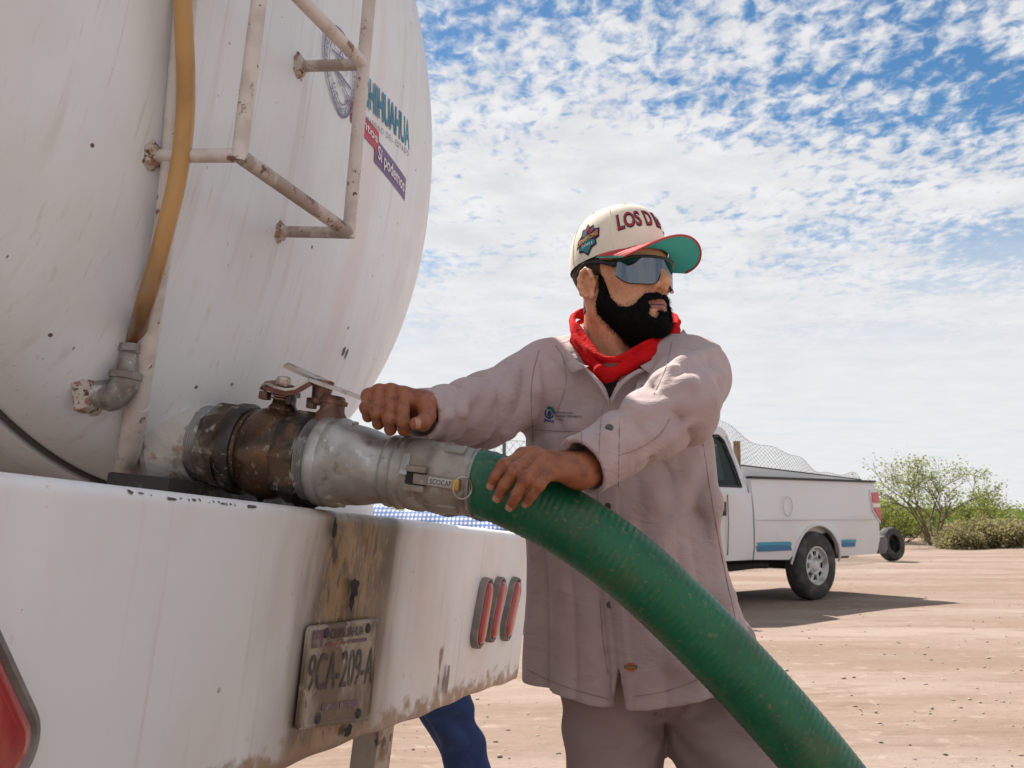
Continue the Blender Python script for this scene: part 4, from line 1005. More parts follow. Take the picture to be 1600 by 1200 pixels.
M_dry = leaf_mat('dry_grass', (0.27, 0.235, 0.125), (0.20, 0.165, 0.085), (0.22, 0.24, 0.10)); M_bark = mat('thin_bark', (0.13, 0.10, 0.07), 0.85)
def grow(rng, base, height, spread, stems, depth, leaf, dens, upright=0.8, clump=0.10):
    BV = []; BF = []; LV_ = []; LF = []
    def tb(p, q, r0, r1):
        m = (p + q) / 2 + np.array([rng.uniform(-1, 1), rng.uniform(-1, 1), rng.uniform(-0.5, 0.5)]) * np.linalg.norm(q - p) * 0.08
        v, f = tube([p, m, q], [r0, (r0 + r1) / 2, r1], 5, cap=False); n = len(BV); BV.extend(v); BF.extend([tuple(i + n for i in t) for t in f])
    def leaves(p, k, sp):
        for _ in range(k):
            c = p + np.array([rng.gauss(0, sp), rng.gauss(0, sp), rng.gauss(0, sp * 0.75)])
            a = norm([rng.uniform(-1, 1), rng.uniform(-1, 1), rng.uniform(-0.7, 0.7)]); b = norm(np.cross(a, [rng.uniform(-1, 1), rng.uniform(-1, 1), rng.uniform(-1, 1)]))
            l = leaf * rng.uniform(0.6, 1.4); w = l * 0.42; n = len(LV_)
            LV_.extend([c - a * l, c + b * w, c + a * l, c - b * w]); LF.append((n, n + 1, n + 2, n + 3))
    def branch(p, d, ln, r, lev):
        q = p + d * ln; tb(p, q, r, r * 0.62)
        if lev <= 1: leaves(p + d * ln * rng.uniform(0.4, 1), int(dens * rng.uniform(0.4, 1.4)), clump); leaves(q, int(dens * rng.uniform(0.3, 1.5)), clump)
        if lev == 0: return
        for _ in range(rng.choice((2, 3, 3)) if lev > 1 else rng.choice((1, 2, 3))):
            nd = norm(d * 0.85 + np.array([rng.gauss(0, 0.55), rng.gauss(0, 0.55), rng.gauss(0.12, 0.35)])); branch(p + d * ln * rng.uniform(0.45, 1.0), nd, ln * rng.uniform(0.5, 0.85), r * 0.58, lev - 1)
    for i in range(stems):
        a = 2 * math.pi * i / stems + rng.uniform(-0.5, 0.5); d = norm([math.cos(a) * spread, math.sin(a) * spread, upright * rng.uniform(0.7, 1.2)])
        branch(np.array(base, float) + np.array([math.cos(a), math.sin(a), 0]) * 0.06, d, height * rng.uniform(0.30, 0.46), 0.0095 * height, depth)
    return (BV, BF), (LV_, LF)
def shrub(name, loc_, label, cat, seed, height, spread, stems, depth, leaf, dens, lm, group=None, upright=0.8, clump=0.10):
    root = empty(name, tuple(loc_), label, cat, group, world=False)
    rng = random.Random(seed); b, l = grow(rng, (0, 0, -0.05), height, spread, stems, depth, leaf, dens, upright, clump)
    mk('stems', b, M_bark, root, 60); mk('crown', l, lm, root, 0); return root
def on_ground(px, dist):
    q = P(px, 800, dist); return (q[0], q[1], gh(q[0], q[1]))
shrub('mesquite_bush', on_ground(1455, 31), 'tall open mesquite bush with thin branches beside the pickup tail', 'bush', 12, 3.6, 0.50, 6, 4, 0.042, 6, M_leaf, upright=1.2, clump=0.13)
shrub('mesquite_bush', on_ground(1408, 33), 'leafy dense bush partly hidden by the pickup tail lamp', 'bush', 31, 2.3, 0.75, 9, 3, 0.045, 20, M_leaf, clump=0.2)
shrub('mesquite_bush', on_ground(1535, 36), 'smaller thin bush right of the tall mesquite', 'bush', 23, 2.4, 0.5, 5, 3, 0.05, 18, M_leaf, upright=1.1, clump=0.17)
proto = []
for i, (hh, sp, st, m, sd) in enumerate(((1.3, 0.9, 10, M_leaf2, 3), (1.5, 0.8, 9, M_leaf, 7), (0.9, 1.2, 12, M_dry, 9))):
    rng = random.Random(sd); proto.append((grow(rng, (0, 0, -0.05), hh, sp, st, 3, 0.06, 22, 0.55, 0.16), m))
pm = []
for (b, l), m in proto:
    a = mk('stems', b, M_bark, None, 60); c = mk('crown', l, m, None, 0); pm.append((a, c))
rng = random.Random(77)
places = [(1500, 38, 0), (1568, 40, 1), (1530, 33, 2), (1598, 32, 2), (1560, 40, 0), (1612, 34, 0), (1476, 34, 2), (1440, 42, 0), (1402, 38, 1), (1640, 37, 1), (1500, 29, 2), (1550, 29.5, 2)]
names = ['low round green shrub', 'loose yellow-green shrub', 'dry straw-coloured brush']
uniq = ['round green shrub just right of the tall mesquite, on the skyline', 'yellow-green shrub near the right edge of the picture', 'straw-coloured brush in the middle of the dry clump at right', 'large dry brush at the very right edge of the yard',
        'green shrub showing behind the dry clump near the right edge', 'green shrub cut by the right edge of the picture', 'small dry brush at the foot of the tall mesquite', 'green shrub low behind the mesquite stems', 'yellow-green shrub low behind the tyre', 'yellow-green shrub beyond the right edge of the picture', 'nearest small dry brush on the yard edge, left of the clump', 'nearest dry brush on the yard edge, right of the clump']
first = [True, True, True]
for i in range(38):
    if i < len(places): px, dist, kd = places[i]; lab = uniq[i]
    else: px, dist, kd = rng.uniform(-500, 2300), rng.uniform(44, 95), rng.choice((0, 0, 1, 1, 2)); lab = 'far ' + names[kd] + ' out on the plain'
    root = empty('desert_shrub', on_ground(px, dist), lab, 'shrub', 'scrub at the yard edge' if i < len(places) else ['far green scrub', 'far yellow-green scrub', 'far dry brush'][kd], world=False)
    s = rng.uniform(0.8, 1.25) * (1.0 if dist < 44 else 1.25); root.scale = (s, s, s * rng.uniform(0.8, 1.1)); root.rotation_euler = (0, 0, rng.uniform(0, 6.28))
    for src in pm[kd]:
        if first[kd]: o = src
        else: o = src.copy(); COL.objects.link(o)
        o.parent = root
    first[kd] = False
# the far band of scrub that closes the plain reads as one mass
def far_scrub():
    rng = random.Random(9); V = []; F = []
    for i in range(9000):
        a = rng.uniform(-0.9, 0.9); r = rng.uniform(95, 190); x = r * math.sin(a); y = r * math.cos(a); z = gh(x, y)
        h = rng.uniform(0.3, 1.5); w = rng.uniform(0.5, 1.1); n = len(V)
        for k in range(5):
            t = rng.uniform(0, 6.28); V.append((x + w * math.cos(t) * rng.uniform(0.3, 1), y + w * math.sin(t) * rng.uniform(0.3, 1), z + h * rng.uniform(0.2, 1)))
        F += [(n, n + 1, n + 2), (n + 1, n + 3, n + 4), (n, n + 2, n + 4)]
    o = mk('far_scrub', (V, F), M_leaf2, None, 0); tag(o, 'distant green scrub covering the plain to the horizon', 'scrub', kind='stuff')
far_scrub()
# ------------------------------------------------------------------ distance-field modelling for people and cloth
_rs = np.random.RandomState(5); _TAB = _rs.rand(32, 32, 32).astype(np.float32)
def vnoise(p):
    i = np.floor(p).astype(np.int32); f = (p - i).astype(np.float32); f = f * f * (3 - 2 * f); i &= 31; j = (i + 1) & 31
    x0, y0, z0 = i[:, 0], i[:, 1], i[:, 2]; x1, y1, z1 = j[:, 0], j[:, 1], j[:, 2]; fx, fy, fz = f[:, 0], f[:, 1], f[:, 2]
    a = _TAB[x0, y0, z0] * (1 - fx) + _TAB[x1, y0, z0] * fx; b = _TAB[x0, y1, z0] * (1 - fx) + _TAB[x1, y1, z0] * fx
    c = _TAB[x0, y0, z1] * (1 - fx) + _TAB[x1, y0, z1] * fx; d = _TAB[x0, y1, z1] * (1 - fx) + _TAB[x1, y1, z1] * fx
    a = a * (1 - fy) + b * fy; c = c * (1 - fy) + d * fy; return a * (1 - fz) + c * fz - 0.5
def smin(a, b, k):
    h = np.clip(0.5 + 0.5 * (b - a) / k, 0, 1); return b * (1 - h) + a * h - k * h * (1 - h)
def smax(a, b, k): return -smin(-a, -b, k)
def cone(p, a, b, ra, rb):
    a = np.asarray(a, np.float32); b = np.asarray(b, np.float32); ba = b - a; pa = p - a
    h = np.clip((pa @ ba) / (ba @ ba + 1e-12), 0, 1); return np.linalg.norm(pa - h[:, None] * ba, axis=1) - (ra + (rb - ra) * h)
def along(p, a, b):
    a = np.asarray(a, np.float32); b = np.asarray(b, np.float32); ba = b - a; return ((p - a) @ ba) / (ba @ ba)
def ell(p, c, r, ax=None):
    q = p - np.asarray(c, np.float32)
    if ax is not None: q = q @ np.asarray(ax, np.float32).T
    r = np.asarray(r, np.float32); k0 = np.linalg.norm(q / r, axis=1); k1 = np.linalg.norm(q / (r * r), axis=1); return k0 * (k0 - 1) / (k1 + 1e-9)
def sst(x, a, b):
    t = np.clip((x - a) / (b - a), 0, 1); return t * t * (3 - 2 * t)
def nets(f, lo, hi, h, margin=0.02):
    lo = np.asarray(lo, float); hi = np.asarray(hi, float); K = 4
    nc = np.ceil((hi - lo) / (h * K)).astype(int) + 1; n = (nc - 1) * K + 1
    def grid(idx, st): return (lo + idx * st).astype(np.float32)
    ci = np.stack(np.meshgrid(*[np.arange(m) for m in nc], indexing='ij'), -1).reshape(-1, 3)
    cv = f(grid(ci, h * K)).reshape(nc)
    near_ = np.abs(cv) < h * K * 1.9 + margin
    cell = np.zeros(nc - 1, bool)
    for dx in (0, 1):
        for dy in (0, 1):
            for dz in (0, 1): cell |= near_[dx:nc[0] - 1 + dx, dy:nc[1] - 1 + dy, dz:nc[2] - 1 + dz]
    V = np.empty(n, np.float32)
    up = cv
    for ax in range(3): up = np.repeat(up, K, axis=ax)
    V[:] = up[:n[0], :n[1], :n[2]]
    need = np.zeros(n, bool); cu = cell
    for ax in range(3): cu = np.repeat(cu, K, axis=ax)
    for dx in (0, 1):
        for dy in (0, 1):
            for dz in (0, 1): need[dx:dx + cu.shape[0], dy:dy + cu.shape[1], dz:dz + cu.shape[2]] |= cu
    fi = np.argwhere(need)
    for s in range(0, len(fi), 400000):
        q = fi[s:s + 400000]; V[q[:, 0], q[:, 1], q[:, 2]] = f(grid(q, h))
    S = V < 0; c = tuple(m - 1 for m in n)
    tot = np.zeros(c, np.int8)
    for dx in (0, 1):
        for dy in (0, 1):
            for dz in (0, 1): tot += S[dx:dx + c[0], dy:dy + c[1], dz:dz + c[2]]
    act = np.argwhere((tot > 0) & (tot < 8)); idx = -np.ones(c, np.int64); idx[act[:, 0], act[:, 1], act[:, 2]] = np.arange(len(act))
    pos = np.zeros((len(act), 3)); cnt = np.zeros(len(act))
    cor = [(i, j, k) for i in (0, 1) for j in (0, 1) for k in (0, 1)]
    for a in cor:
        for ax in range(3):
            if a[ax]: continue
            b = list(a); b[ax] = 1
            va = V[act[:, 0] + a[0], act[:, 1] + a[1], act[:, 2] + a[2]]; vb_ = V[act[:, 0] + b[0], act[:, 1] + b[1], act[:, 2] + b[2]]
            m = (va < 0) != (vb_ < 0); t = np.zeros(len(act)); t[m] = va[m] / (va[m] - vb_[m])
            q = np.tile(np.array(a, float), (len(act), 1)); q[:, ax] += t; pos[m] += q[m]; cnt[m] += 1
    pos = lo + (act + pos / cnt[:, None]) * h
    Fs = []
    for ax in range(3):
        b1, b2 = (ax + 1) % 3, (ax + 2) % 3
        sl0 = [slice(None)] * 3; sl1 = [slice(None)] * 3; sl0[ax] = slice(0, -1); sl1[ax] = slice(1, None)
        e = np.argwhere(S[tuple(sl0)] != S[tuple(sl1)])
        e = e[(e[:, b1] > 0) & (e[:, b2] > 0) & (e[:, b1] < c[b1]) & (e[:, b2] < c[b2])]
        q = []
        for o1, o2 in ((-1, -1), (0, -1), (0, 0), (-1, 0)):
            g = e.copy(); g[:, b1] += o1; g[:, b2] += o2; q.append(idx[g[:, 0], g[:, 1], g[:, 2]])
        q = np.stack(q, 1); fl = S[e[:, 0], e[:, 1], e[:, 2]]; q[~fl] = q[~fl][:, ::-1]; Fs.append(q)
    F = np.concatenate(Fs); F = F[(F >= 0).all(1)]
    return pos, F
def mk_np(name, V, F, m, parent, mats_idx=None):
    me = bpy.data.meshes.new(name); nf = len(F)
    me.vertices.add(len(V)); me.vertices.foreach_set('co', np.asarray(V, np.float32).ravel())
    me.loops.add(nf * 4); me.loops.foreach_set('vertex_index', np.asarray(F, np.int32).ravel())
    me.polygons.add(nf); me.polygons.foreach_set('loop_start', np.arange(0, nf * 4, 4, dtype=np.int32)); me.polygons.foreach_set('loop_total', np.full(nf, 4, np.int32))
    me.polygons.foreach_set('use_smooth', np.ones(nf, bool))
    for q in (m if isinstance(m, (list, tuple)) else [m]): me.materials.append(q)
    if mats_idx is not None: me.polygons.foreach_set('material_index', np.asarray(mats_idx, np.int32))
    me.update(calc_edges=True); me.validate()
    o = bpy.data.objects.new(name, me); COL.objects.link(o); o.parent = parent
    if parent.get('_world'): o.matrix_parent_inverse = parent.matrix_world.inverted()
    return o

# ------------------------------------------------------------------ materials of the worker
M_shirt = mat('taupe_twill', (0.46, 0.352, 0.35), 0.85, layers=[
    dict(c=(0.41, 0.302, 0.30), s=5, lo=0.42, hi=0.65, det=4, a=0.7), dict(c=(0.52, 0.40, 0.385), s=11, lo=0.5, hi=0.7, det=5, a=0.5), dict(c=(0.38, 0.285, 0.24), s=18, lo=0.6, hi=0.74, det=5, a=0.4)],
    bump=[dict(s=(11, 11, 26), st=0.5, d=0.010, det=3, dist=1.6), dict(s=34, st=0.3, d=0.005, det=4), dict(k='wave', s=(420, 420, 420), rot=(0.5, 0.6, 0.7), st=0.10, d=0.0006), dict(s=140, st=0.2, d=0.001)], sheen=0.15, spec=0.2)
M_trouser = mat('taupe_trouser', (0.33, 0.24, 0.235), 0.85, layers=[dict(c=(0.24, 0.17, 0.165), s=5, lo=0.42, hi=0.65, det=4, a=0.7)], bump=[dict(s=(8, 8, 20), st=0.5, d=0.012, det=3, dist=1.5), dict(s=18, st=0.3, d=0.006, det=4), dict(s=140, st=0.2, d=0.001)], spec=0.2)
M_face = mat('face_skin', (0.70, 0.355, 0.205), 0.46, layers=[dict(c=(0.60, 0.26, 0.14), s=26, lo=0.45, hi=0.65, det=5, a=0.8), dict(c=(0.36, 0.17, 0.11), s=240, lo=0.58, hi=0.7, det=2, a=0.55)], sss=0.08, sssr=(0.005,), bump=[dict(s=360, st=0.4, d=0.0008), dict(s=60, st=0.2, d=0.002, det=4)])
M_hand = mat('hand_skin', (0.30, 0.100, 0.042), 0.45, layers=[dict(c=(0.17, 0.052, 0.024), s=55, lo=0.45, hi=0.66, det=5, a=0.75), dict(c=(0.37, 0.145, 0.068), s=38, lo=0.58, hi=0.7, det=4, a=0.6)], sss=0.06, sssr=(0.004,), bump=[dict(s=260, st=0.35, d=0.0008, det=3), dict(s=(60, 60, 160), st=0.25, d=0.0012, det=3)])
M_nail = mat('fingernail', (0.44, 0.22, 0.15), 0.3, layers=[dict(c=(0.40, 0.20, 0.14), s=90, lo=0.4, hi=0.6)], coat=0.2)
M_lip = mat('lip_skin', (0.34, 0.115, 0.085), 0.42, sss=0.1, sssr=(0.004,))
M_beard = mat('black_beard', (0.0045, 0.004, 0.004), 0.7, bump=[dict(s=(260, 260, 90), st=0.9, d=0.003, det=4)], spec=0.12)
M_stubble = mat('short_hair', (0.045, 0.03, 0.024), 0.7, bump=[dict(s=420, st=0.7, d=0.0015)])
M_red = mat('red_bandana', (0.60, 0.010, 0.012), 0.92, layers=[dict(c=(0.36, 0.005, 0.010), s=30, lo=0.45, hi=0.65, a=0.7)], bump=[dict(s=(60, 60, 110), st=0.8, d=0.004, det=4, dist=1.0), dict(s=500, st=0.3, d=0.0006)], spec=0.1)
M_tee = mat('black_undershirt', (0.018, 0.018, 0.024), 0.85)
M_cap = mat('cream_cap_twill', (0.86, 0.79, 0.66), 0.8, layers=[dict(c=(0.79, 0.71, 0.585), s=18, lo=0.4, hi=0.65, a=0.7)], bump=[dict(s=420, st=0.25, d=0.0008)], spec=0.2)
M_capred = mat('red_brim_cloth', (0.52, 0.07, 0.075), 0.75, bump=[dict(s=420, st=0.25, d=0.0008)], spec=0.25)
M_capteal = mat('teal_brim_lining', (0.08, 0.60, 0.54), 0.75, bump=[dict(s=420, st=0.25, d=0.0008)], spec=0.2)
M_navy = mat('navy_thread', (0.03, 0.035, 0.075), 0.8); M_thread_red = mat('red_thread', (0.36, 0.03, 0.05), 0.8); M_gold = mat('gold_thread', (0.62, 0.46, 0.20), 0.7); M_thread_teal = mat('teal_thread', (0.04, 0.26, 0.30), 0.8)
M_mirror = mat('mirror_lens', (0.15, 0.16, 0.18), 0.04, metal=1.0); M_gframe = mat('black_glasses_frame', (0.012, 0.012, 0.014), 0.3)
M_button = mat('dark_button', (0.06, 0.045, 0.045), 0.35, coat=0.3); M_boot = mat('brown_boot', (0.10, 0.06, 0.035), 0.6, bump=[dict(s=60, st=0.3)])
M_logo_b = mat('logo_navy', (0.02, 0.035, 0.15), 0.7); M_logo_t = mat('logo_teal', (0.02, 0.20, 0.24), 0.7); M_logo_g = mat('logo_grey', (0.11, 0.09, 0.095), 0.8); M_orange = mat('tag_orange', (0.60, 0.10, 0.02), 0.7); M_tagy = mat('tag_yellow', (0.55, 0.42, 0.08), 0.7)

worker = empty('person', (0.25, 1.93, 0.0), 'bearded worker in taupe shirt, red bandana, cream cap and mirrored sunglasses turning a valve', 'person')
# joints
YAW = math.radians(20); FWD = np.array([-math.sin(YAW), -math.cos(YAW), 0]); LAT = np.array([math.cos(YAW), -math.sin(YAW), 0])   # chest direction, his left
SL = P(1078, 586, 1.86); ELB = P(1062, 636, 1.64); WL = P(914, 728, 1.525)
SR = P(858, 590, 1.99); ERB = P(752, 643, 1.81); WR = P(656, 648, 1.615)
NB = P(962, 560, 1.93)
# torso profile: z, centre x, centre y, half width, half depth
TP = np.array([(0.50, 0.243, 1.935, 0.205, 0.150), (0.70, 0.243, 1.930, 0.217, 0.160), (0.80, 0.240, 1.930, 0.213, 0.158), (0.92, 0.224, 1.930, 0.190, 0.148), (1.04, 0.208, 1.930, 0.175, 0.140),
               (1.15, 0.203, 1.930, 0.172, 0.134), (1.25, 0.201, 1.930, 0.172, 0.128), (1.32, 0.205, 1.930, 0.166, 0.118), (1.37, 0.206, 1.930, 0.130, 0.098), (1.42, 0.207, 1.930, 0.080, 0.072), (1.50, 0.207, 1.93, 0.05, 0.05)])
def torso_uv(p):
    z = p[:, 2]; cx = np.interp(z, TP[:, 0], TP[:, 1]); cy = np.interp(z, TP[:, 0], TP[:, 2]); a = np.interp(z, TP[:, 0], TP[:, 3]); b = np.interp(z, TP[:, 0], TP[:, 4])
    dx = p[:, 0] - cx; dy = p[:, 1] - cy; u = dx * LAT[0] + dy * LAT[1]; w = dx * FWD[0] + dy * FWD[1]; return u, w, a, b
def torso(p, grow_=0.0):
    u, w, a, b = torso_uv(p); q = np.sqrt((u / (a + grow_)) ** 2 + (w / (b + grow_)) ** 2); d = (q - 1) * np.minimum(a, b) * 0.92
    return d
VZ = P(950, 628, 1.79)[2]
def shirt_base(p):
    d = torso(p)
    d = smin(d, cone(p, SL, SR, 0.062, 0.062), 0.05)
    d = smin(d, cone(p, NB + (0, 0, 0.0), (SL + NB) / 2 + (0, 0, 0.005), 0.062, 0.055), 0.04); d = smin(d, cone(p, NB, (SR + NB) / 2 + (0, 0, 0.005), 0.062, 0.055), 0.04)
    return d
def folds(p, dirv, freq, seed, warp=1.0):
    q = p * freq; n1 = vnoise(p * 7.0 + seed); n2 = vnoise(p * 15.0 + seed * 2); ph = p @ np.asarray(dirv, np.float32) * freq + warp * (4.0 * n1 + 1.6 * n2)
    s = np.sin(ph); return np.sign(s) * np.abs(s) ** 0.8
FOLD_LINES = []            # (a, b, radius, smooth) ridges laid on the cloth
def ridge(px0, py0, px1, py1, r=0.010, up=0.005, k=0.012):
    mx_, my_ = (px0 + px1) / 2, (py0 + py1) / 2; q = []
    for x_, y_ in ((px0, py0), (mx_, my_), (px1, py1)):
        s_ = surf(x_, y_, shirt_plain); q.append(s_ + norm(s_ - CAMP) * (r - up))
    RIDGES.append((q[0], q[1], r * 0.45, r, k)); RIDGES.append((q[1], q[2], r, r * 0.45, k))
RIDGES = []
HEM = P(940, 1092, 1.78)[2]
def sleeve(p, S, E, Wp, rs, re, rw, seed, upv_):
    d1 = cone(p, S, E, rs, re); d2 = cone(p, E, Wp, re, rw); d = smin(d1, d2, 0.03)
    t1 = along(p, S, E); t2 = along(p, E, Wp)
    fa_ = norm(E - S); fb_ = norm(Wp - E)
    q = p @ (fa_ * 0.75 + np.array([0, 0, 0.65])).astype(np.float32)
    amp1 = 0.0075 * sst(t1, 0.15, 0.7); 
    pin = lambda x_: np.abs(np.sin(x_ * 0.5)) ** 0.5 * 1.7 - 1.1; w1 = pin(q * 80 + 9 * vnoise(p * 7 + seed) + seed)
    q2 = p @ (fb_ + 0.55 * norm(np.cross(fb_, upv_))).astype(np.float32)
    w2 = pin(q2 * 85 + 10 * vnoise(p * 7 + seed + 3)); amp2 = 0.0080 * (1 - sst(t2, 0.35, 0.9)) + 0.0016
    m = sst(t2, -0.1, 0.15); disp = amp1 * w1 * (1 - m) + amp2 * w2 * m
    return d - disp
def shirt(p):
    u, w, a, b = torso_uv(p); z = p[:, 2]
    d = shirt_base(p)
    th = np.arctan2(u, w)
    # vertical drape, deeper towards the hem, and soft diagonal creases
    pinch = lambda x_: np.abs(np.sin(x_ * 0.5)) ** 0.5 * 1.7 - 1.1
    dr = pinch(th * 7 + 3.2 * vnoise(p * np.array([5, 5, 1.6], np.float32) + 3)) * 0.0110 * (1 - sst(z, 0.80, 1.28)) + 0.005 * pinch(th * 13 + 5 * vnoise(p * np.array([6, 6, 2], np.float32))) * (1 - sst(z, 0.9, 1.3))
    dg = 0.0075 * pinch((z * 34 + u * 42) + 7 * vnoise(p * 6.5 + 9)) * sst(z, 0.95, 1.08) * (1 - sst(z, 1.30, 1.38)) * sst(np.abs(u), 0.04, 0.11)
    d = d - dr - dg
    dl_ = sleeve(p, SL, ELB, WL, 0.074, 0.059, 0.045, 1.7, np.array([0, 0, 1.0])); dr_ = sleeve(p, SR, ERB, WR, 0.078, 0.060, 0.040, 4.1, np.array([0, 0, 1.0]))
    d = smin(d, dl_, 0.028); d = smin(d, dr_, 0.030)
    for (a_, b_, r0, r1, k) in FOLD_LINES: d = smin(d, cone(p, a_, b_, r0, r1), k)
    # cuffs: a firmer band at each wrist
    for E, Wp, r in ((ELB, WL, 0.0465), (ERB, WR, 0.0425)):
        ax_ = norm(Wp - E); t = (p - Wp) @ ax_.astype(np.float32); rad = np.linalg.norm((p - Wp) - t[:, None] * ax_.astype(np.float32), axis=1)
        band = np.maximum(rad - r, np.abs(t + 0.022) - 0.026); d = smin(d, band, 0.006)
        d = np.maximum(d, np.where((t > -0.1) & (rad < 0.12), t - 0.004, -1))
        hole = np.maximum(rad - (r - 0.007), -t - 0.045); hole = np.where(rad < 0.12, hole, 1); d = np.maximum(d, -hole)
    # placket strip and pocket stand slightly proud
    fr = w > 0
    pk = sst(0.019 - np.abs(u - PLK(z)), -0.0015, 0.0015) * fr * (z < VZ + 0.01); d = d - 0.0035 * pk
    yoke = sst(u + 0.155, 0, 0.003) * sst(-0.035 - u, 0, 0.003) * sst(z - 1.085, 0, 0.003) * sst(1.222 - z, 0, 0.003) * fr; d = d - 0.0030 * yoke
    # open neck
    neck = np.linalg.norm((p - NB)[:, :2], axis=1) - 0.066; d = np.maximum(d, -np.where(z > 1.33, np.maximum(neck, 1.36 - z), 1))
    vcut = np.maximum(np.abs(u - PLK(z)) - np.clip((z - VZ) * 0.42, -1, 0.07), 0.04 - w); d = np.maximum(d, -np.where(z > VZ - 0.02, vcut, 1))
    # hem: flat cut, hollow below, slit at the placket
    hz = HEM - 0.010 * np.cos(th) * 0 - 0.018 * (1 - sst(np.abs(u - PLK(z)), 0.02, 0.17)) * fr
    d = np.maximum(d, hz - z)
    inner = torso(p, -0.012) - dr
    d = np.maximum(d, -np.where(z < HEM + 0.12, inner, 1))
    slit = np.maximum(np.abs(u - PLK(z) + 0.004) - np.clip((HEM + 0.055 - z) * 0.20, -1, 0.012), 0.0 - w); d = np.maximum(d, -np.where(z < HEM + 0.07, slit, 1))
    return d
def PLK(z): return 0.011 - 0.011 * np.clip((1.0 - z) / 0.3, -0.3, 1)
def surf(px, py, fn=None, y0=1.40, y1=2.2):
    
    ts = np.linspace(y0, y1, 900); d = ray(px, py); pts = CAMP + d * (ts / d[1])[:, None]; v = (fn or shirt)(pts.astype(np.float32)); i = np.argmax(v < 0)
    return pts[i] if (v < 0).any() else pts[450]
# hand-laid creases (read off the photograph)
shirt_plain = shirt
for r_ in (
    # left sleeve
    (1118, 545, 1020, 600, 0.014, 0.006, 0.020), (1128, 585, 1025, 622, 0.013, 0.007, 0.018), (1112, 625, 1010, 642, 0.012, 0.006, 0.016), (1030, 632, 950, 668, 0.015, 0.008, 0.016), (1040, 655, 985, 700, 0.011, 0.005, 0.014), (1085, 655, 1000, 715, 0.010, 0.005, 0.014), (1065, 560, 1040, 600, 0.009, 0.005, 0.012), (960, 668, 925, 705, 0.010, 0.005, 0.012),
    # right sleeve
    (815, 560, 760, 680, 0.013, 0.006, 0.016), (790, 575, 735, 665, 0.011, 0.006, 0.014), (765, 590, 700, 650, 0.011, 0.006, 0.013), (725, 605, 715, 685, 0.010, 0.006, 0.010), (706, 612, 690, 688, 0.010, 0.006, 0.010), (690, 618, 672, 680, 0.008, 0.004, 0.010), (838, 575, 835, 650, 0.010, 0.006, 0.012), (852, 560, 880, 600, 0.010, 0.005, 0.014),
    # chest and belly
    (1088, 715, 1030, 860, 0.016, 0.007, 0.03), (1105, 690, 1120, 880, 0.014, 0.006, 0.03), (1060, 760, 980, 800, 0.013, 0.005, 0.025), (840, 700, 834, 860, 0.012, 0.005, 0.02), (900, 745, 885, 920, 0.012, 0.004, 0.03), (1030, 1010, 1085, 1055, 0.012, 0.004, 0.03), (925, 640, 870, 700, 0.010, 0.004, 0.02), (1120, 890, 1140, 980, 0.014, 0.006, 0.03), (1000, 600, 975, 690, 0.010, 0.004, 0.02)):
    ridge(*r_)
FOLD_LINES = RIDGES
V, F = nets(shirt, (-0.20, 1.46, HEM - 0.03), (0.50, 2.14, 1.47), 0.0039, 0.016)
mk_np('shirt', V, F, M_shirt, worker)
# undershirt
def tee(p): return np.maximum(torso(p, -0.016), p[:, 2] - (NB[2] - 0.030 - 0.30 * np.clip((p @ FWD.astype(np.float32)) - NB @ FWD, -0.02, 0.06)))
V, F = nets(tee, (0.0, 1.72, 1.15), (0.42, 2.1, 1.47), 0.008); V, F = V, F
mk_np('undershirt', V, F, M_tee, worker)
# trousers
HIPL = np.array([0.365, 1.915, 0.80]); HIPR = np.array([0.185, 1.955, 0.80])
KL = np.array([0.430, 1.86, 0.44]); KR = np.array([0.200, 1.90, 0.44]); AL = np.array([0.425, 1.92, 0.09]); AR = np.array([0.195, 1.97, 0.09])
def trousers(p):
    d = torso(p, -0.030); d = np.maximum(d, p[:, 2] - 1.02); d = smax(d, 0.83 - p[:, 2], 0.04); d = smin(d, ell(p, (0.275, 1.935, 0.80), (0.165, 0.125, 0.085)), 0.04)
    for H_, K_, A_ in ((HIPL, KL, AL), (HIPR, KR, AR)):
        l = smin(cone(p, H_, K_, 0.102, 0.082), cone(p, K_, A_, 0.078, 0.062), 0.03)
        l = l - 0.004 * np.sin(p[:, 2] * 46 + 14 * vnoise(p * 6)) * (1 - sst(p[:, 2], 0.5, 0.7)) - 0.005 * np.sin(p[:, 2] * 60 + p[:, 0] * 50 + 6 * vnoise(p * 7)) * sst(p[:, 2], 0.60, 0.72)
        d = smin(d, l, 0.035)
    # creases fanning from the crotch
    cx_ = p - np.array([0.285, 1.85, 0.70], np.float32); ang_ = np.arctan2(cx_[:, 2], cx_[:, 0]); rr_ = np.linalg.norm(cx_, axis=1)
    d = d - 0.004 * np.sin(ang_ * 9 + 3 * vnoise(p * 8)) * np.exp(-(rr_ / 0.16) ** 2)
    return np.maximum(d, 0.055 - p[:, 2])
V, F = nets(trousers, (-0.02, 1.72, 0.03), (0.56, 2.14, 1.05), 0.008)
mk_np('trousers', V, F, M_trouser, worker)
def boots(p):
    d = None
    for A_, yaw in ((AL, 0.25), (AR, -0.35)):
        f = np.array([math.sin(yaw), -math.cos(yaw), 0]); b_ = cone(p, A_ + (0, 0, 0.05), A_ + (0, 0, -0.03), 0.052, 0.05); toe = cone(p, A_ + (0, 0, -0.045), A_ + f * 0.15 + np.array([0, 0, -0.048]), 0.046, 0.042)
        e = smin(b_, toe, 0.03); d = e if d is None else np.minimum(d, e)
    return np.maximum(d, -p[:, 2])
V, F = nets(boots, (0.05, 1.65, -0.02), (0.55, 2.05, 0.2), 0.008); mk_np('boots', V, F, M_boot, worker)

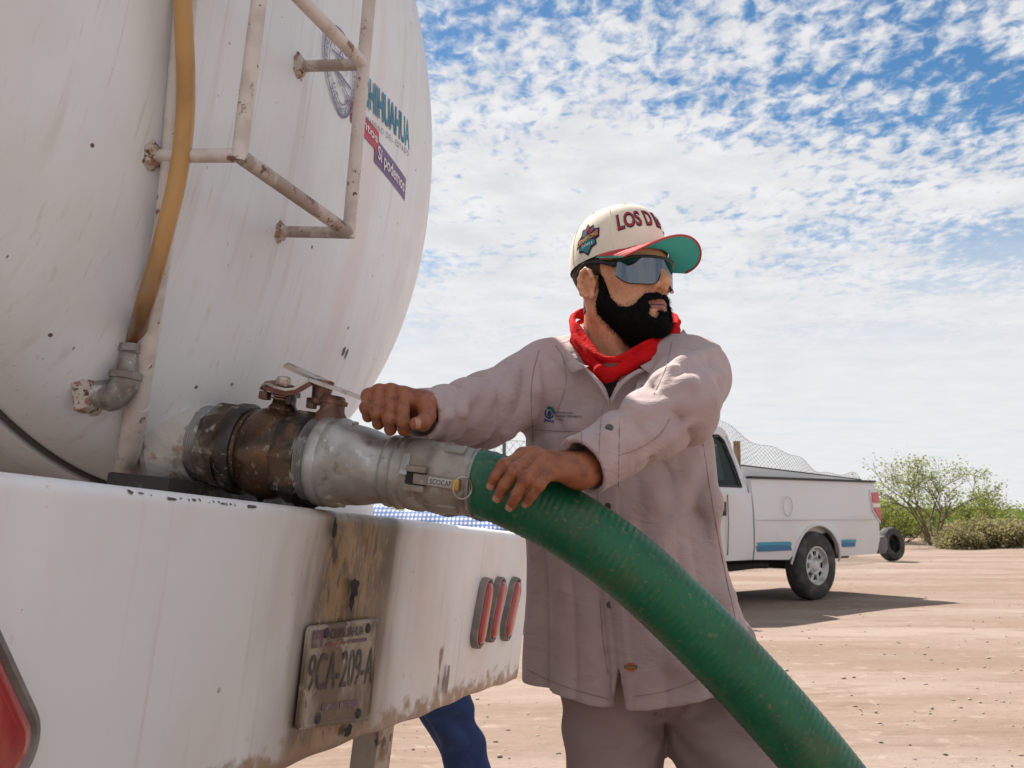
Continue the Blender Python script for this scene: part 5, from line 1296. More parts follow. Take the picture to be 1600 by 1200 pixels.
# ------------------------------------------------------------------ head (modelled in its own axes: x his right, y forward, z up)
PSI = math.radians(43); HC = P(969, 430, 1.90)
HX = np.array([-math.cos(PSI), -math.sin(PSI), 0]); HY = np.array([math.sin(PSI), -math.cos(PSI), 0]); HZ = np.array([0, 0, 1.0])
def tilt(v, a): return v
HB = np.stack([HX, HY, HZ])             # rows
def h2w(q): return HC + np.asarray(q) @ HB
def w2h(p): return (np.asarray(p) - HC) @ HB.T
NBh = w2h(NB + np.array([0, 0.01, -0.02]))
def skull(p):
    x = np.abs(p[:, 0]); ps = np.stack([x, p[:, 1], p[:, 2]], 1)
    d = ell(p, (0, -0.012, 0.030), (0.0755, 0.096, 0.088))
    d = smin(d, ell(p, (0, 0.030, -0.036), (0.062, 0.066, 0.092)), 0.03)
    d = smin(d, cone(ps, (0.050, -0.002, -0.062), (0.012, 0.066, -0.113), 0.018, 0.016), 0.03)
    d = smin(d, cone(p, (0, 0.070, -0.113), (0, 0.064, -0.107), 0.018, 0.024), 0.02)
    d = smin(d, ell(ps, (0.044, 0.058, -0.024), (0.024, 0.024, 0.018)), 0.025)
    d = smin(d, cone(ps, (0.0, 0.086, 0.020), (0.042, 0.068, 0.022), 0.013, 0.012), 0.015)
    d = smin(d, ell(p, (0, 0.076, -0.078), (0.032, 0.024, 0.030)), 0.02)
    return d
def head_sdf(p):
    x = np.abs(p[:, 0]); ps = np.stack([x, p[:, 1], p[:, 2]], 1)
    d = skull(p)
    d = smax(d, -ell(ps, (0.033, 0.100, -0.002), (0.020, 0.018, 0.013)), 0.012)
    d = smin(d, ell(ps, (0.032, 0.074, -0.002), (0.014, 0.013, 0.012)), 0.006)
    # nose
    nz_ = smin(cone(p, (0, 0.088, 0.010), (0, 0.1095, -0.028), 0.0085, 0.0105), cone(p, (0, 0.1075, -0.032), (0, 0.1045, -0.038), 0.0115, 0.0095), 0.008)
    nz_ = smin(nz_, ell(ps, (0.0135, 0.0955, -0.0365), (0.0085, 0.0115, 0.0085)), 0.006); d = smin(d, nz_, 0.010)
    d = smax(d, -ell(ps, (0.0075, 0.100, -0.0475), (0.0042, 0.0060, 0.0050)), 0.003)
    # lips
    d = smax(d, -cone(ps, (0, 0.105, -0.0745), (0.026, 0.090, -0.0760), 0.0030, 0.0022), 0.003)
    d = smin(d, cone(ps, (0.004, 0.0995, -0.0695), (0.021, 0.0905, -0.0735), 0.0052, 0.0025), 0.004); d = smin(d, cone(ps, (0.0, 0.0985, -0.0805), (0.019, 0.0905, -0.0765), 0.0064, 0.003), 0.004)
    # neck
    nk = cone(p, (0, -0.020, -0.055), NBh, 0.056, 0.062); d = smin(d, nk, 0.022)
    d = smin(d, cone(ps, (0.058, -0.03, -0.04), (0.022 + abs(NBh[0]) * 0, NBh[1] + 0.045, NBh[2] + 0.02), 0.010, 0.009), 0.02)
    # ears: dished shell with a rim and lobe
    er = None
    for i in range(7):
        a0 = -1.9 + i * 0.62; a1 = a0 + 0.62
        e0 = (0.0855 + 0.006 * math.cos(a0 + 1.0), -0.012 - 0.0175 * math.sin(a0 + 1.57) * -1 * -1, 0.0); 
        q0 = (0.084, -0.014 + 0.0165 * math.cos(a0 + 2.2), -0.026 + 0.026 * math.sin(a0 + 2.2)); q1 = (0.084, -0.014 + 0.0165 * math.cos(a1 + 2.2), -0.026 + 0.026 * math.sin(a1 + 2.2))
        c = cone(ps, q0, q1, 0.0042, 0.0042); er = c if er is None else smin(er, c, 0.004)
    er = smin(er, ell(ps, (0.0765, -0.012, -0.027), (0.006, 0.0160, 0.025)), 0.004); er = smin(er, ell(ps, (0.079, -0.004, -0.051), (0.005, 0.007, 0.009)), 0.005); er = smin(er, ell(ps, (0.078, 0.002, -0.028), (0.0045, 0.004, 0.006)), 0.004)
    d = smin(d, er, 0.006)
    return d
V, F = nets(head_sdf, (-0.10, -0.125, NBh[2] - 0.03), (0.10, 0.13, 0.135), 0.0027, 0.012)
BODY_V = [h2w(V)]; BODY_F = [F]; cz = V[F].mean(1)
lipm = (np.abs(cz[:, 0]) < 0.0250) & (cz[:, 1] > 0.086) & (cz[:, 2] < -0.0655 - 0.15 * np.abs(cz[:, 0])) & (cz[:, 2] > -0.0870 + 0.18 * np.abs(cz[:, 0]))
BODY_M = [np.where(lipm, 3, 0)]
# beard: a thick noisy shell over jaw, lip and chin
def cheek_line(y): return np.interp(y, [-0.03, 0.004, 0.018, 0.030, 0.045, 0.060, 0.075, 0.09, 0.12], [0.0, 0.004, -0.022, -0.058, -0.077, -0.082, -0.075, -0.056, -0.050])
def beard_sdf(p):
    x = np.abs(p[:, 0]); y = p[:, 1]; z = p[:, 2]; ps = np.stack([x, y, z], 1)
    base = skull(p)
    down = sst(-z, 0.06, 0.115)
    th = 0.0025 + 0.009 * down * sst(y, 0.01, 0.06) + 0.002 * sst(-z, 0.04, 0.08)
    d = base - th
    d = smin(d, ell(p, (0, 0.052, -0.120), (0.034, 0.038, 0.027)), 0.015)
    d = smin(d, cone(ps, (0.004, 0.0985, -0.0575), (0.033, 0.080, -0.080), 0.0048, 0.0055), 0.006)   # moustache
    n = vnoise(p * 130) * 0.5 + vnoise(p * 300) * 0.35 + vnoise(p * np.array([220, 220, 70], np.float32)) * 0.5
    d = d - 0.0034 * n
    m = z - cheek_line(y) - 0.006 * vnoise(p * 90)                # below the cheek line
    m = np.maximum(m, 0.006 - y + 0.0 * z + 0.010 * vnoise(p * 70) - 0.02 * sst(-z, 0.05, 0.11))       # in front of the ear
    d = np.maximum(d, m * 0.8)
    # bare lips and the skin under them
    lips = np.maximum(x - 0.030, np.maximum(z + 0.0640 + 0.16 * x, -0.0885 - z + 0.1 * x)); lips = np.maximum(lips, 0.07 - y)
    bare = ell(ps, (0.0195, 0.094, -0.0935), (0.0115, 0.03, 0.0085))
    nb = 0.004 * vnoise(p * 160); d = smax(d, -(lips + nb), 0.004); d = smax(d, -(bare + nb), 0.004)
    d = np.maximum(d, -0.150 - z)
    return d
V, F = nets(beard_sdf, (-0.09, -0.03, -0.16), (0.09, 0.13, 0.03), 0.0020, 0.012)
beard_vf = (V, F)
# loose hairs at the beard's edge
rng = random.Random(2); SV = []; SF = []
me_ = V[F].mean(1); nn = np.cross(V[F[:, 1]] - V[F[:, 0]], V[F[:, 3]] - V[F[:, 0]]); nn /= (np.linalg.norm(nn, axis=1)[:, None] + 1e-9)
for _ in range(9000):
    i = rng.randrange(len(me_)); c = me_[i]; n = nn[i]
    d = norm(n * 0.55 + np.array([rng.gauss(0, 0.25), rng.gauss(0.15, 0.25), -0.75 + rng.gauss(0, 0.25)])); L_ = rng.uniform(0.004, 0.011); s_ = norm(np.cross(d, [rng.uniform(-1, 1), rng.uniform(-1, 1), 0.3])) * 0.00033
    t_ = np.cross(d, s_); k = len(SV); SV += [c + s_, c - s_ * 0.5 + t_ * 0.8, c - s_ * 0.5 - t_ * 0.8, c + d * L_ + np.array([0, 0, -0.1 * L_])]; SF += [(k, k + 1, k + 3, k + 3), (k + 1, k + 2, k + 3, k + 3), (k + 2, k, k + 3, k + 3)]
hv = BODY_V[0]; hl = w2h(hv); hf = hl[BODY_F[0]].mean(1); hn = np.cross(hl[BODY_F[0][:, 1]] - hl[BODY_F[0][:, 0]], hl[BODY_F[0][:, 3]] - hl[BODY_F[0][:, 0]]); hn /= (np.linalg.norm(hn, axis=1)[:, None] + 1e-9)
ed_ = hf[:, 2] - cheek_line(hf[:, 1]); sel = np.where((ed_ > -0.006) & (ed_ < 0.013) & (hf[:, 1] > 0.004) & (hf[:, 2] < 0.01) & (hf[:, 1] < 0.10))[0]
sel2 = np.where((hf[:, 2] < -0.085) & (hf[:, 1] > -0.03) & (hf[:, 1] < 0.05))[0]
for k_ in range(4200):
    i = rng.choice(sel) if k_ < 3000 and len(sel) else rng.choice(sel2)
    if k_ < 3000 and rng.random() < (ed_[i] + 0.006) / 0.021: continue
    c = hf[i] + np.array([rng.gauss(0, 0.001), rng.gauss(0, 0.001), rng.gauss(0, 0.001)]); n = hn[i]
    d = norm(n * 0.25 + np.array([rng.gauss(0, 0.2), rng.gauss(0.0, 0.3), -0.9])); L_ = rng.uniform(0.002, 0.006); s_ = norm(np.cross(d, n)) * 0.00022
    t_ = np.cross(d, s_); k = len(SV); SV += [c + s_, c - s_ * 0.5 + t_ * 0.8, c - s_ * 0.5 - t_ * 0.8, c + d * L_]; SF += [(k, k + 1, k + 3, k + 3), (k + 1, k + 2, k + 3, k + 3), (k + 2, k, k + 3, k + 3)]
bq = [tuple(q) for q in F]; nb = len(V)
bm_v = list(h2w(V)) + list(h2w(np.array(SV))); bm_f = bq + [tuple(i + nb for i in q[:3]) for q in SF]
mk('beard', (bm_v, bm_f), M_beard, worker, 180)
# close-cropped hair at nape, temple and behind the ear
def hair_sdf(p):
    z = p[:, 2]; y = p[:, 1]; d = skull(p) - 0.0022 - 0.001 * vnoise(p * 260)
    m = np.maximum(z - 0.06, -0.030 - 0.25 * np.clip(-y, -1, 1) * 0 - z + 0.008 * vnoise(p * 80)); m = np.maximum(m, np.where(y > -0.02, y - 0.012, -1)); m2 = np.where(y > -0.035, np.maximum(-0.012 - z, m), m)
    d2 = cone(p, (0, -0.020, -0.055), NBh, 0.0575, 0.0635); d2 = np.maximum(np.maximum(d2, y + 0.045), -0.075 - z)
    return np.minimum(np.maximum(d, m2), d2)
V, F = nets(hair_sdf, (-0.10, -0.13, -0.10), (0.10, 0.04, 0.08), 0.003, 0.01); mk_np('hair', h2w(V), F, M_stubble, worker)

def face_y(x, z):
    ys = np.linspace(0.06, 0.125, 260); v = head_sdf(np.stack([np.full(260, x), ys, np.full(260, z)], 1).astype(np.float32)); i = np.where(v < 0)[0]; return ys[i[-1]] if len(i) else 0.09
mk('mouth_line', tube(h2w(np.array([(x_, face_y(x_, -0.0745 - 0.05 * abs(x_)) + 0.0003, -0.0745 - 0.05 * abs(x_)) for x_ in np.linspace(-0.027, 0.027, 24)])), 0.0011, 6), mat('mouth_shadow', (0.06, 0.022, 0.018), 0.6), worker, 180)
# ------------------------------------------------------------------ cap
CAPP = math.radians(8)
def capw(q):
    q = np.asarray(q, float); y, z = q[..., 1], q[..., 2]; c, s = math.cos(CAPP), math.sin(CAPP)
    return h2w(np.stack([q[..., 0], y * c - (z - 0.02) * s, 0.02 + y * s + (z - 0.02) * c], -1))
CA, CB, CH = 0.0835, 0.1045, 0.110
def crown(th, rho, off=0.0):
    p_, q_ = 2.7, 2.1
    fr = 0.5 + 0.5 * math.cos(th); r = rho
    zz = CH * max(0.0, 1 - r ** (p_ + 1.6 * fr)) ** (1 / q_)
    x = (CA + off) * r * math.sin(th); y = (CB + off) * r * math.cos(th) - 0.004
    z = 0.020 + zz * (1 + off / CH)
    return np.array([x, y, z])
def cap_uv(th, v, off):          # v: 0 rim .. 1 top measured along height on the steep front
    rho = (1 - min(0.999, max(0, v)) ** 2.1) ** (1 / (2.7 + 1.6 * (0.5 + 0.5 * math.cos(th)))); return crown(th, rho, off)
seg = 96; rh = [1.0] + list(1 - np.linspace(0, 1, 34)[1:] ** 1.7); V = []; F = []
for r in rh:
    for k in range(seg): V.append(crown(2 * math.pi * k / seg, max(r, 0.0)))
for i in range(len(rh) - 1):
    for k in range(seg): a = i * seg + k; b = i * seg + (k + 1) % seg; F.append((a, b, b + seg, a + seg))
cap_root = mk('cap', (capw(np.array(V)), F), M_cap, worker, 180)
for k in range(6):
    th = math.pi / 6 + k * math.pi / 3 if False else k * math.pi / 3 + (0.0 if k in (0, 3) else 0.0)
    if k == 0: continue
    path = [crown(th, r, 0.0002) for r in np.linspace(0.999, 0.04, 40)]
    mk('panel_seam', tube(capw(np.array(path)), 0.0010, 6), M_cap, cap_root)
mk('top_button', lathe([(-0.002, 0.007), (0.002, 0.0065), (0.004, 0.004), (0.0045, 0.0005)], capw(crown(0, 0.0)), (0, 0, 1), 16), M_cap, cap_root)
for th in (0.55, -0.55, 1.6, -1.6, 2.6, -2.6):
    c = crown(th, 0.62, 0.0006); mk('eyelet', tube(capw(np.array([c + 0.003 * np.array([math.cos(a), math.sin(a), 0]) for a in np.linspace(0, 6.283, 12, endpoint=False)])), 0.0009, 6, closed=True), M_cap, cap_root)
def brim(s, t):
    th = s * math.radians(82); xi, yi, zi = crown(th, 1.0, 0.001)
    ph = s * math.radians(88); xo, yo = 0.0925 * math.sin(ph), 0.080 + 0.086 * abs(math.cos(ph)) ** 0.85
    x = xi + (xo - xi) * t; y = yi + (yo - yi) * t; droop = -3.4 * x * x + 0.002
    z = zi + droop * t ** 0.8 - 0.001
    return np.array([x, y, z])
def brim_surf(off, t1=1.0):
    V = []; F = []; n, m = 48, 10
    for i in range(n + 1):
        for j in range(m + 1):
            q = brim(-1 + 2 * i / n, t1 * j / m); q = q + np.array([0, 0, off]); V.append(q)
    for i in range(n):
        for j in range(m): a = i * (m + 1) + j; F.append((a, a + 1, a + m + 2, a + m + 1) if off < 0 else (a, a + m + 1, a + m + 2, a + 1))
    return capw(np.array(V)), F
br = mk('brim', brim_surf(0.0015), M_capred, cap_root, 180); mk('brim_lining', brim_surf(-0.0015, 0.985), M_capteal, cap_root, 180)
edge = [brim(s, 1.0) for s in np.linspace(-1, 1, 60)]; mk('brim_edge', tube(capw(np.array(edge)), 0.0022, 8), M_capred, br)
for t_ in (0.3, 0.5, 0.7, 0.88): mk('brim_stitching', tube(capw(np.array([brim(s, t_) + (0, 0, 0.0016) for s in np.linspace(-0.98, 0.98, 50)])), 0.00035, 5), M_thread_red, br)
def cap_text(s, th0, th1, v0, v1, m, off, bold, nm, archy=0.0, par=None):
    def fn(u, v):
        th = th0 + (th1 - th0) * u; vv = v0 + (v1 - v0) * v + archy * (1 - (2 * u - 1) ** 2); return capw(cap_uv(th, vv, off))
    return mk(nm, text_on(s, fn, bold=bold, subdiv=1), m, par or cap_root, 0)
cap_text('LOS D BACKS', 0.92, -1.0, 0.33, 0.66, M_navy, 0.0010, 0.045, 'front_lettering_outline', 0.07)
cap_text('LOS D BACKS', 0.92, -1.0, 0.345, 0.645, M_thread_red, 0.0022, 0.004, 'front_lettering', 0.07)
# side patch: home-plate badge with a word across it
def patch(pts, th_c, v_c, off, sx, sv, m, nm, par):
    V = [capw(cap_uv(th_c - sx * a, v_c + sv * b, off)) for a, b in pts]; c = capw(cap_uv(th_c, v_c, off)); n = len(V)
    return mk(nm, (V + [c], [(i, (i + 1) % n, n) for i in range(n)]), m, par, 0)
TC, VC = 1.60, 0.36
pb = patch([(-0.9, 0.15), (-0.55, 0.35), (-0.5, 0.75), (-0.2, 0.7), (0, 1.0), (0.2, 0.72), (0.55, 0.78), (0.6, 0.5), (1.0, 0.45), (0.95, -0.1), (0.7, -0.2), (0.75, -0.5), (0.4, -0.6), (0.05, -1.0), (-0.3, -0.7), (-0.75, -0.6), (-0.7, -0.25), (-1.0, -0.35)], TC, VC, 0.0011, 0.31, 0.31, M_navy, 'side_patch', cap_root)
patch([(-0.45, 0.35), (-0.4, 0.62), (-0.12, 0.6), (0, 0.88), (0.12, 0.62), (0.45, 0.66), (0.5, 0.42), (0, 0.3)], TC, VC, 0.0016, 0.31, 0.31, M_thread_red, 'patch_peak', pb)
patch([(-0.35, 0.3), (-0.1, 0.75), (0.0, 0.75), (-0.05, 0.3)], TC, VC, 0.0020, 0.31, 0.31, M_thread_teal, 'patch_flame', pb)
patch([(-0.6, -0.28), (0.6, -0.18), (0.62, -0.42), (0.3, -0.5), (0.02, -0.85), (-0.3, -0.58), (-0.6, -0.5)], TC, VC, 0.0016, 0.31, 0.31, M_thread_teal, 'patch_base', pb)
patch([(-0.9, -0.22), (-0.85, 0.12), (0.9, 0.38), (0.88, 0.0)], TC, VC, 0.0019, 0.31, 0.31, M_thread_red, 'patch_band', pb)
def fn_ch(u, v): return capw(cap_uv(TC + 0.27 - 0.54 * u, VC - 0.055 + 0.085 * v + 0.075 * (u - 0.25), 0.0026))
mk('patch_lettering', text_on('CHAMPIONS', fn_ch, bold=0.02), M_gold, pb, 0)
def fn_y(u, v): return capw(cap_uv(TC + 0.14 - 0.28 * u, VC - 0.13 + 0.05 * v, 0.0026))
mk('patch_lettering', text_on('2001', fn_y, bold=0.015), M_white_print, pb, 0)

# ------------------------------------------------------------------ mirrored shield sunglasses
def lens_pt(a, z, off=0.0):
    r = 0.0865 + off; y = 0.026 + (0.0865 + off) * math.cos(a) * 0.94; x = (0.0800 + off) * math.sin(a); return np.array([x, y, z - 0.011])
def lens_lo(a):
    b = abs(a); return -0.0255 - 0.004 * math.sin(min(b, 1.2) * 2.6) + 0.030 * math.exp(-(b / 0.17) ** 2) + 0.016 * max(0, (b - 0.85) / 0.4) ** 2
V = []; F = []; n, m = 64, 12; A1 = 1.22
for i in range(n + 1):
    a = -A1 + 2 * A1 * i / n; lo = lens_lo(a); hi_ = 0.0235 - 0.009 * (abs(a) / A1) ** 3
    for j in range(m + 1): V.append(lens_pt(a, lo + (hi_ - lo) * j / m))
N0 = len(V)
V2 = [lens_pt(-A1 + 2 * A1 * i / n, lens_lo(-A1 + 2 * A1 * i / n) + ((0.0235 - 0.009 * (abs(-A1 + 2 * A1 * i / n) / A1) ** 3) - lens_lo(-A1 + 2 * A1 * i / n)) * j / m, -0.0018) for i in range(n + 1) for j in range(m + 1)]
for i in range(n):
    for j in range(m): a = i * (m + 1) + j; F.append((a, a + 1, a + m + 2, a + m + 1)); F.append((N0 + a, N0 + a + m + 1, N0 + a + m + 2, N0 + a + 1))
gl_ = mk('sunglasses', (h2w(np.array(V + V2)), F), M_mirror, worker, 180)
top_ = [lens_pt(a, 0.0245 - 0.009 * (abs(a) / A1) ** 3, 0.0003) for a in np.linspace(-A1, A1, 48)]; mk('frame_bar', tube(h2w(np.array(top_)), 0.0028, 8), M_gframe, gl_)
low_ = [lens_pt(a, lens_lo(a), 0.0003) for a in np.linspace(-A1, A1, 80)]; mk('frame_bar', tube(h2w(np.array(low_)), 0.0011, 6), M_gframe, gl_)
for sd in (1, -1):
    e = lens_pt(sd * A1, 0.012); arm = catmull([e + np.array([0, 0.002, 0]), e + np.array([sd * 0.003, -0.012, 0.002]), (sd * 0.0815, 0.025, 0.008), (sd * 0.0815, 0.0, 0.012), (sd * 0.083, -0.022, 0.010), (sd * 0.081, -0.040, -0.006)], 5)
    mk('temple_arm', tube(h2w(np.array(arm)), [0.0075 if i < 4 else max(0.003, 0.0065 - 0.00022 * i) for i in range(len(arm))], 8, squash=(0.45, 1)), M_gframe, gl_)

# ------------------------------------------------------------------ hands
def chain(p, pts, rs, k=0.006):
    d = None
    for i in range(len(pts) - 1):
        c = cone(p, pts[i], pts[i + 1], rs[i], rs[i + 1]); d = c if d is None else smin(d, c, k)
    return d
def crease(p, f):
    e = 0
    for j in (1, 2):
        ax_ = norm(f[j + 1] - f[j - 1]).astype(np.float32); s_ = (p - np.asarray(f[j], np.float32)) @ ax_; r_ = np.linalg.norm(p - np.asarray(f[j], np.float32), axis=1); g_ = np.exp(-(r_ / 0.016) ** 2)
        for o_ in (-0.0042, 0.0, 0.0042): e = e + 0.0011 * np.exp(-((s_ - o_) / 0.0011) ** 2) * g_
    return e
# his left hand: draped over the hose, back of the hand up
LF_ = [  # index, middle, ring, little: knuckle, middle joint, end joint, tip
    [(818, 714, 1.515), (788, 728, 1.487), (775, 745, 1.487), (768.5, 758, 1.494)],
    [(834, 713, 1.505), (804, 736, 1.472), (788, 759, 1.474), (778.5, 777, 1.487)],
    [(848, 721, 1.495), (822, 748, 1.460), (807, 773, 1.466), (798, 791, 1.480)],
    [(860, 736, 1.487), (842, 757, 1.458), (831, 773, 1.464), (822.5, 786, 1.476)]]
LFr = [(0.0118, 0.0102, 0.0092, 0.0080), (0.0120, 0.0105, 0.0094, 0.0082), (0.0116, 0.0100, 0.0090, 0.0078), (0.0108, 0.0092, 0.0083, 0.0072)]
LFp = [[P(*q) for q in f] for f in LF_]
WLb = P(905, 735, 1.515); WLe = P(955, 725, 1.56)
def lhand(p):
    d = None
    for f, r in zip(LFp, LFr):
        c = chain(p, f, r, 0.004)
        c = smin(c, ell(p, f[1], (r[1] * 1.12,) * 3), 0.004)      # knuckle
        c = c + crease(p, f)
        d = c if d is None else smin(d, c, 0.0035)
    for i, f in enumerate(LFp):
        d = smin(d, cone(p, f[0], WLb + (f[0] - (LFp[1][0] + LFp[2][0]) / 2) * 0.35 + np.array([0, 0.004, 0]), 0.0125, 0.0190), 0.012 if i else 0.012)
        d = smin(d, ell(p, f[0] + np.array([0, 0, 0.002]), (0.0122,) * 3), 0.005)
    d = smin(d, cone(p, WLb, WLe, 0.0265, 0.029), 0.014)
    # thumb reaches over the far side of the hose
    d = smin(d, chain(p, [P(885, 722, 1.535), P(862, 716, 1.585), P(838, 716, 1.625), P(822, 724, 1.652)], (0.018, 0.0135, 0.0115, 0.0095), 0.006), 0.010)
    return d
# his right hand: a fist closed on the valve lever, knuckles up
RF_ = [  # little .. index
    [(577, 619, 1.612), (571.5, 637, 1.583), (575, 651, 1.600), (580, 645, 1.622)],
    [(593, 612.5, 1.606), (588.5, 645, 1.574), (591, 662, 1.596), (596, 655, 1.622)],
    [(611, 612, 1.600), (608, 655, 1.566), (610, 671, 1.590), (614, 663, 1.618)],
    [(631, 617, 1.594), (629.5, 658, 1.560), (631, 672, 1.586), (634, 663, 1.612)]]
RFr = [(0.0105, 0.0095, 0.0088, 0.0075), (0.0112, 0.0102, 0.0094, 0.0082), (0.0115, 0.0104, 0.0096, 0.0084), (0.0114, 0.0104, 0.0095, 0.0083)]
RFp = [[P(*q) for q in f] for f in RF_]
WRb = P(664, 634, 1.612); WRe = P(712, 640, 1.70)
RTH = [P(664, 633, 1.592), P(668, 650, 1.575), P(661, 661, 1.556), P(650, 662, 1.549)]
def rhand(p):
    d = None
    for f, r in zip(RFp, RFr):
        c = chain(p, f, r, 0.004); c = smin(c, ell(p, f[1], (r[1] * 1.06,) * 3), 0.004) + crease(p, f); d = c if d is None else smin(d, c, 0.0025)
    for i, f in enumerate(RFp):
        d = smin(d, cone(p, f[0], WRb + (f[0] - RFp[2][0]) * 0.25, 0.0122, 0.0195), 0.010); d = smin(d, ell(p, f[0], (0.0118,) * 3), 0.004)
    d = smin(d, cone(p, WRb, WRe, 0.023, 0.022), 0.014)
    th = chain(p, RTH, (0.0165, 0.0130, 0.0122, 0.0105), 0.005); d = smin(d, th, 0.006)
    return d
for fn, pts in ((lhand, [q for f in LFp for q in f] + [WLb, WLe, P(822, 724, 1.652)]), (rhand, [q for f in RFp for q in f] + [WRb, WRe] + RTH)):
    pts = np.array(pts); V, F = nets(fn, pts.min(0) - 0.034, pts.max(0) + 0.034, 0.0016, 0.008)
    off = sum(len(v) for v in BODY_V); BODY_V.append(V); BODY_F.append(F + off); BODY_M.append(np.ones(len(F), int))
# the rest of the body inside the clothes
def core(p):
    d = np.maximum(torso(p, -0.055), p[:, 2] - 1.42); d = np.maximum(d, 0.82 - p[:, 2]); d = smin(d, cone(p, SL, SR, 0.045, 0.045), 0.04)
    for S, E, Wp in ((SL, ELB, WLe), (SR, ERB, WRe)): d = smin(d, smin(cone(p, S, E, 0.045, 0.038), cone(p, E, Wp, 0.036, 0.027), 0.02), 0.02)
    for H_, K_, A_ in ((HIPL, KL, AL), (HIPR, KR, AR)): d = smin(d, smin(cone(p, H_, K_, 0.075, 0.05), cone(p, K_, A_, 0.05, 0.036), 0.02), 0.02)
    return smin(d, cone(p, NB - (0, 0, 0.05), NB, 0.055, 0.052), 0.03)
V, F = nets(core, (-0.12, 1.5, 0.04), (0.5, 2.12, 1.45), 0.016, 0.03)
off = sum(len(v) for v in BODY_V); BODY_V.append(V); BODY_F.append(F + off); BODY_M.append(np.ones(len(F), int))
mk_np('body', np.concatenate(BODY_V), np.concatenate(BODY_F), [M_face, M_hand, M_nail, M_lip], worker, np.concatenate(BODY_M))
# nails
def nail(tip, prev, toward, r, par=worker):
    d = norm(tip - prev); n = norm(toward - d * (toward @ d)); s = np.cross(d, n); V = []; F = []; nu, nv = 6, 6
    for i in range(nu + 1):
        for j in range(nv + 1):
            u = -1 + 2 * i / nu; v = -0.55 + 1.25 * j / nv; rr = 1.0 if abs(v) < 0.5 else 0.86
            ang = u * 0.80 * rr; V.append(tip + d * (v * r * 0.85) + n * (math.cos(ang) * r * 1.045 * (1 - 0.05 * max(0, v) ** 2)) + s * (math.sin(ang) * r * 1.03))
    for i in range(nu):
        for j in range(nv): a = i * (nv + 1) + j; F.append((a, a + 1, a + nv + 2, a + nv + 1))
    mk('fingernail', (V, F), M_nail, par, 180)
for f, r in zip(LFp, LFr): nail(f[3], f[2], norm(CAMP - f[3]) + np.array([-0.25, 0, 0.10]), r[3])
nail(RTH[3], RTH[2], norm(CAMP - RTH[3]) + np.array([-0.1, 0, 0.0]), 0.0108)

# ------------------------------------------------------------------ bandana, collar, buttons, badge
loop = [P(*q) for q in ((897, 518, 1.90), (911, 546, 1.85), (947, 579, 1.80), (988, 566, 1.805), (1026, 543, 1.835), (1057, 512, 1.90), (1030, 498, 2.00), (965, 492, 2.03), (905, 500, 1.99))]
lp = catmull(loop, 6, closed=True)
ctr_b = np.array(loop).mean(0)
def strand(dz, sc, ph, r):
    out = []
    for i, q in enumerate(lp):
        t = i / len(lp) * 2 * math.pi; v = (q - ctr_b) * np.array([sc, sc, 1]) + ctr_b; out.append(v + np.array([0, 0, dz + 0.005 * math.sin(2 * t + ph) + 0.003 * math.sin(5 * t + 2 * ph)]))
    return out, r
STR = [strand(-0.013, 0.985, 2.6, 0.0055), strand(-0.004, 1.01, 0.3, 0.0066), strand(0.006, 1.035, 1.9, 0.0060), strand(0.016, 1.02, 4.0, 0.0058)]
def bandana(p):
    d = None
    for sp_, r in STR:
        e = None; n = len(sp_)
        for i in range(0, n, 2):
            c = cone(p, sp_[i], sp_[(i + 2) % n], r, r); e = c if e is None else np.minimum(e, c)
        d = e if d is None else smin(d, e, 0.003)
    for (q0, q1, r0, r1) in (((896, 532, 1.885), (934, 580, 1.803), 0.008, 0.006), ((901, 512, 1.895), (940, 566, 1.815), 0.009, 0.006), ((938, 578, 1.797), (956, 592, 1.790), 0.011, 0.005), ((950, 588, 1.793), (1012, 560, 1.806), 0.010, 0.007), ((1020, 553, 1.815), (1058, 516, 1.885), 0.009, 0.007)):
        d = smin(d, cone(p, P(*q0), P(*q1), r0, r1), 0.005)
    return d - 0.0012 * vnoise(p * 45)
q = np.array(loop); V, F = nets(bandana, q.min(0) - 0.05, q.max(0) + 0.05, 0.0026, 0.012); mk_np('bandana', V, F, M_red, worker)
# collar leaves lie on the shirt front
def cloth_patch(outline, thick, lift, name, m, res=10, par=worker):
    pts = [surf(*q) for q in outline]; c = np.mean(pts, 0); tw = norm(CAMP - c); n = len(pts)
    V = [p + tw * lift for p in pts] + [p + tw * (lift + thick) for p in pts]; V += [c + tw * (lift + thick * 1.5)]
    F = [(i, (i + 1) % n, n + (i + 1) % n, n + i) for i in range(n)] + [(n + i, n + (i + 1) % n, 2 * n) for i in range(n)]
    return mk(name, (V, F), m, par, 180)
def ribbon(a_pts, b_pts, name, m, thick=0.0025):
    A_ = catmull([P(*q) for q in a_pts], 6); B_ = catmull([P(*q) for q in b_pts], 6); V = []; F = []; n = len(A_); m_ = 6
    for i in range(n):
        for j in range(m_ + 1):
            t = j / m_; p = A_[i] * (1 - t) + B_[i] * t; p = p + norm(CAMP - p) * (0.008 * math.sin(t * math.pi)); V.append(p)
    k0 = len(V); V += [p + norm(p - CAMP) * thick for p in V[:k0]]
    for i in range(n - 1):
        for j in range(m_): a = i * (m_ + 1) + j; F.append((a, a + 1, a + m_ + 2, a + m_ + 1)); F.append((k0 + a, k0 + a + m_ + 1, k0 + a + m_ + 2, k0 + a + 1))
    for i in range(n - 1):
        for j in (0, m_): a = i * (m_ + 1) + j; F.append((a, a + m_ + 1, k0 + a + m_ + 1, k0 + a))
    for i in (0, n - 1):
        for j in range(m_): a = i * (m_ + 1) + j; F.append((a, a + 1, k0 + a + 1, k0 + a))
    return mk(name, (V, F), m, worker, 70)
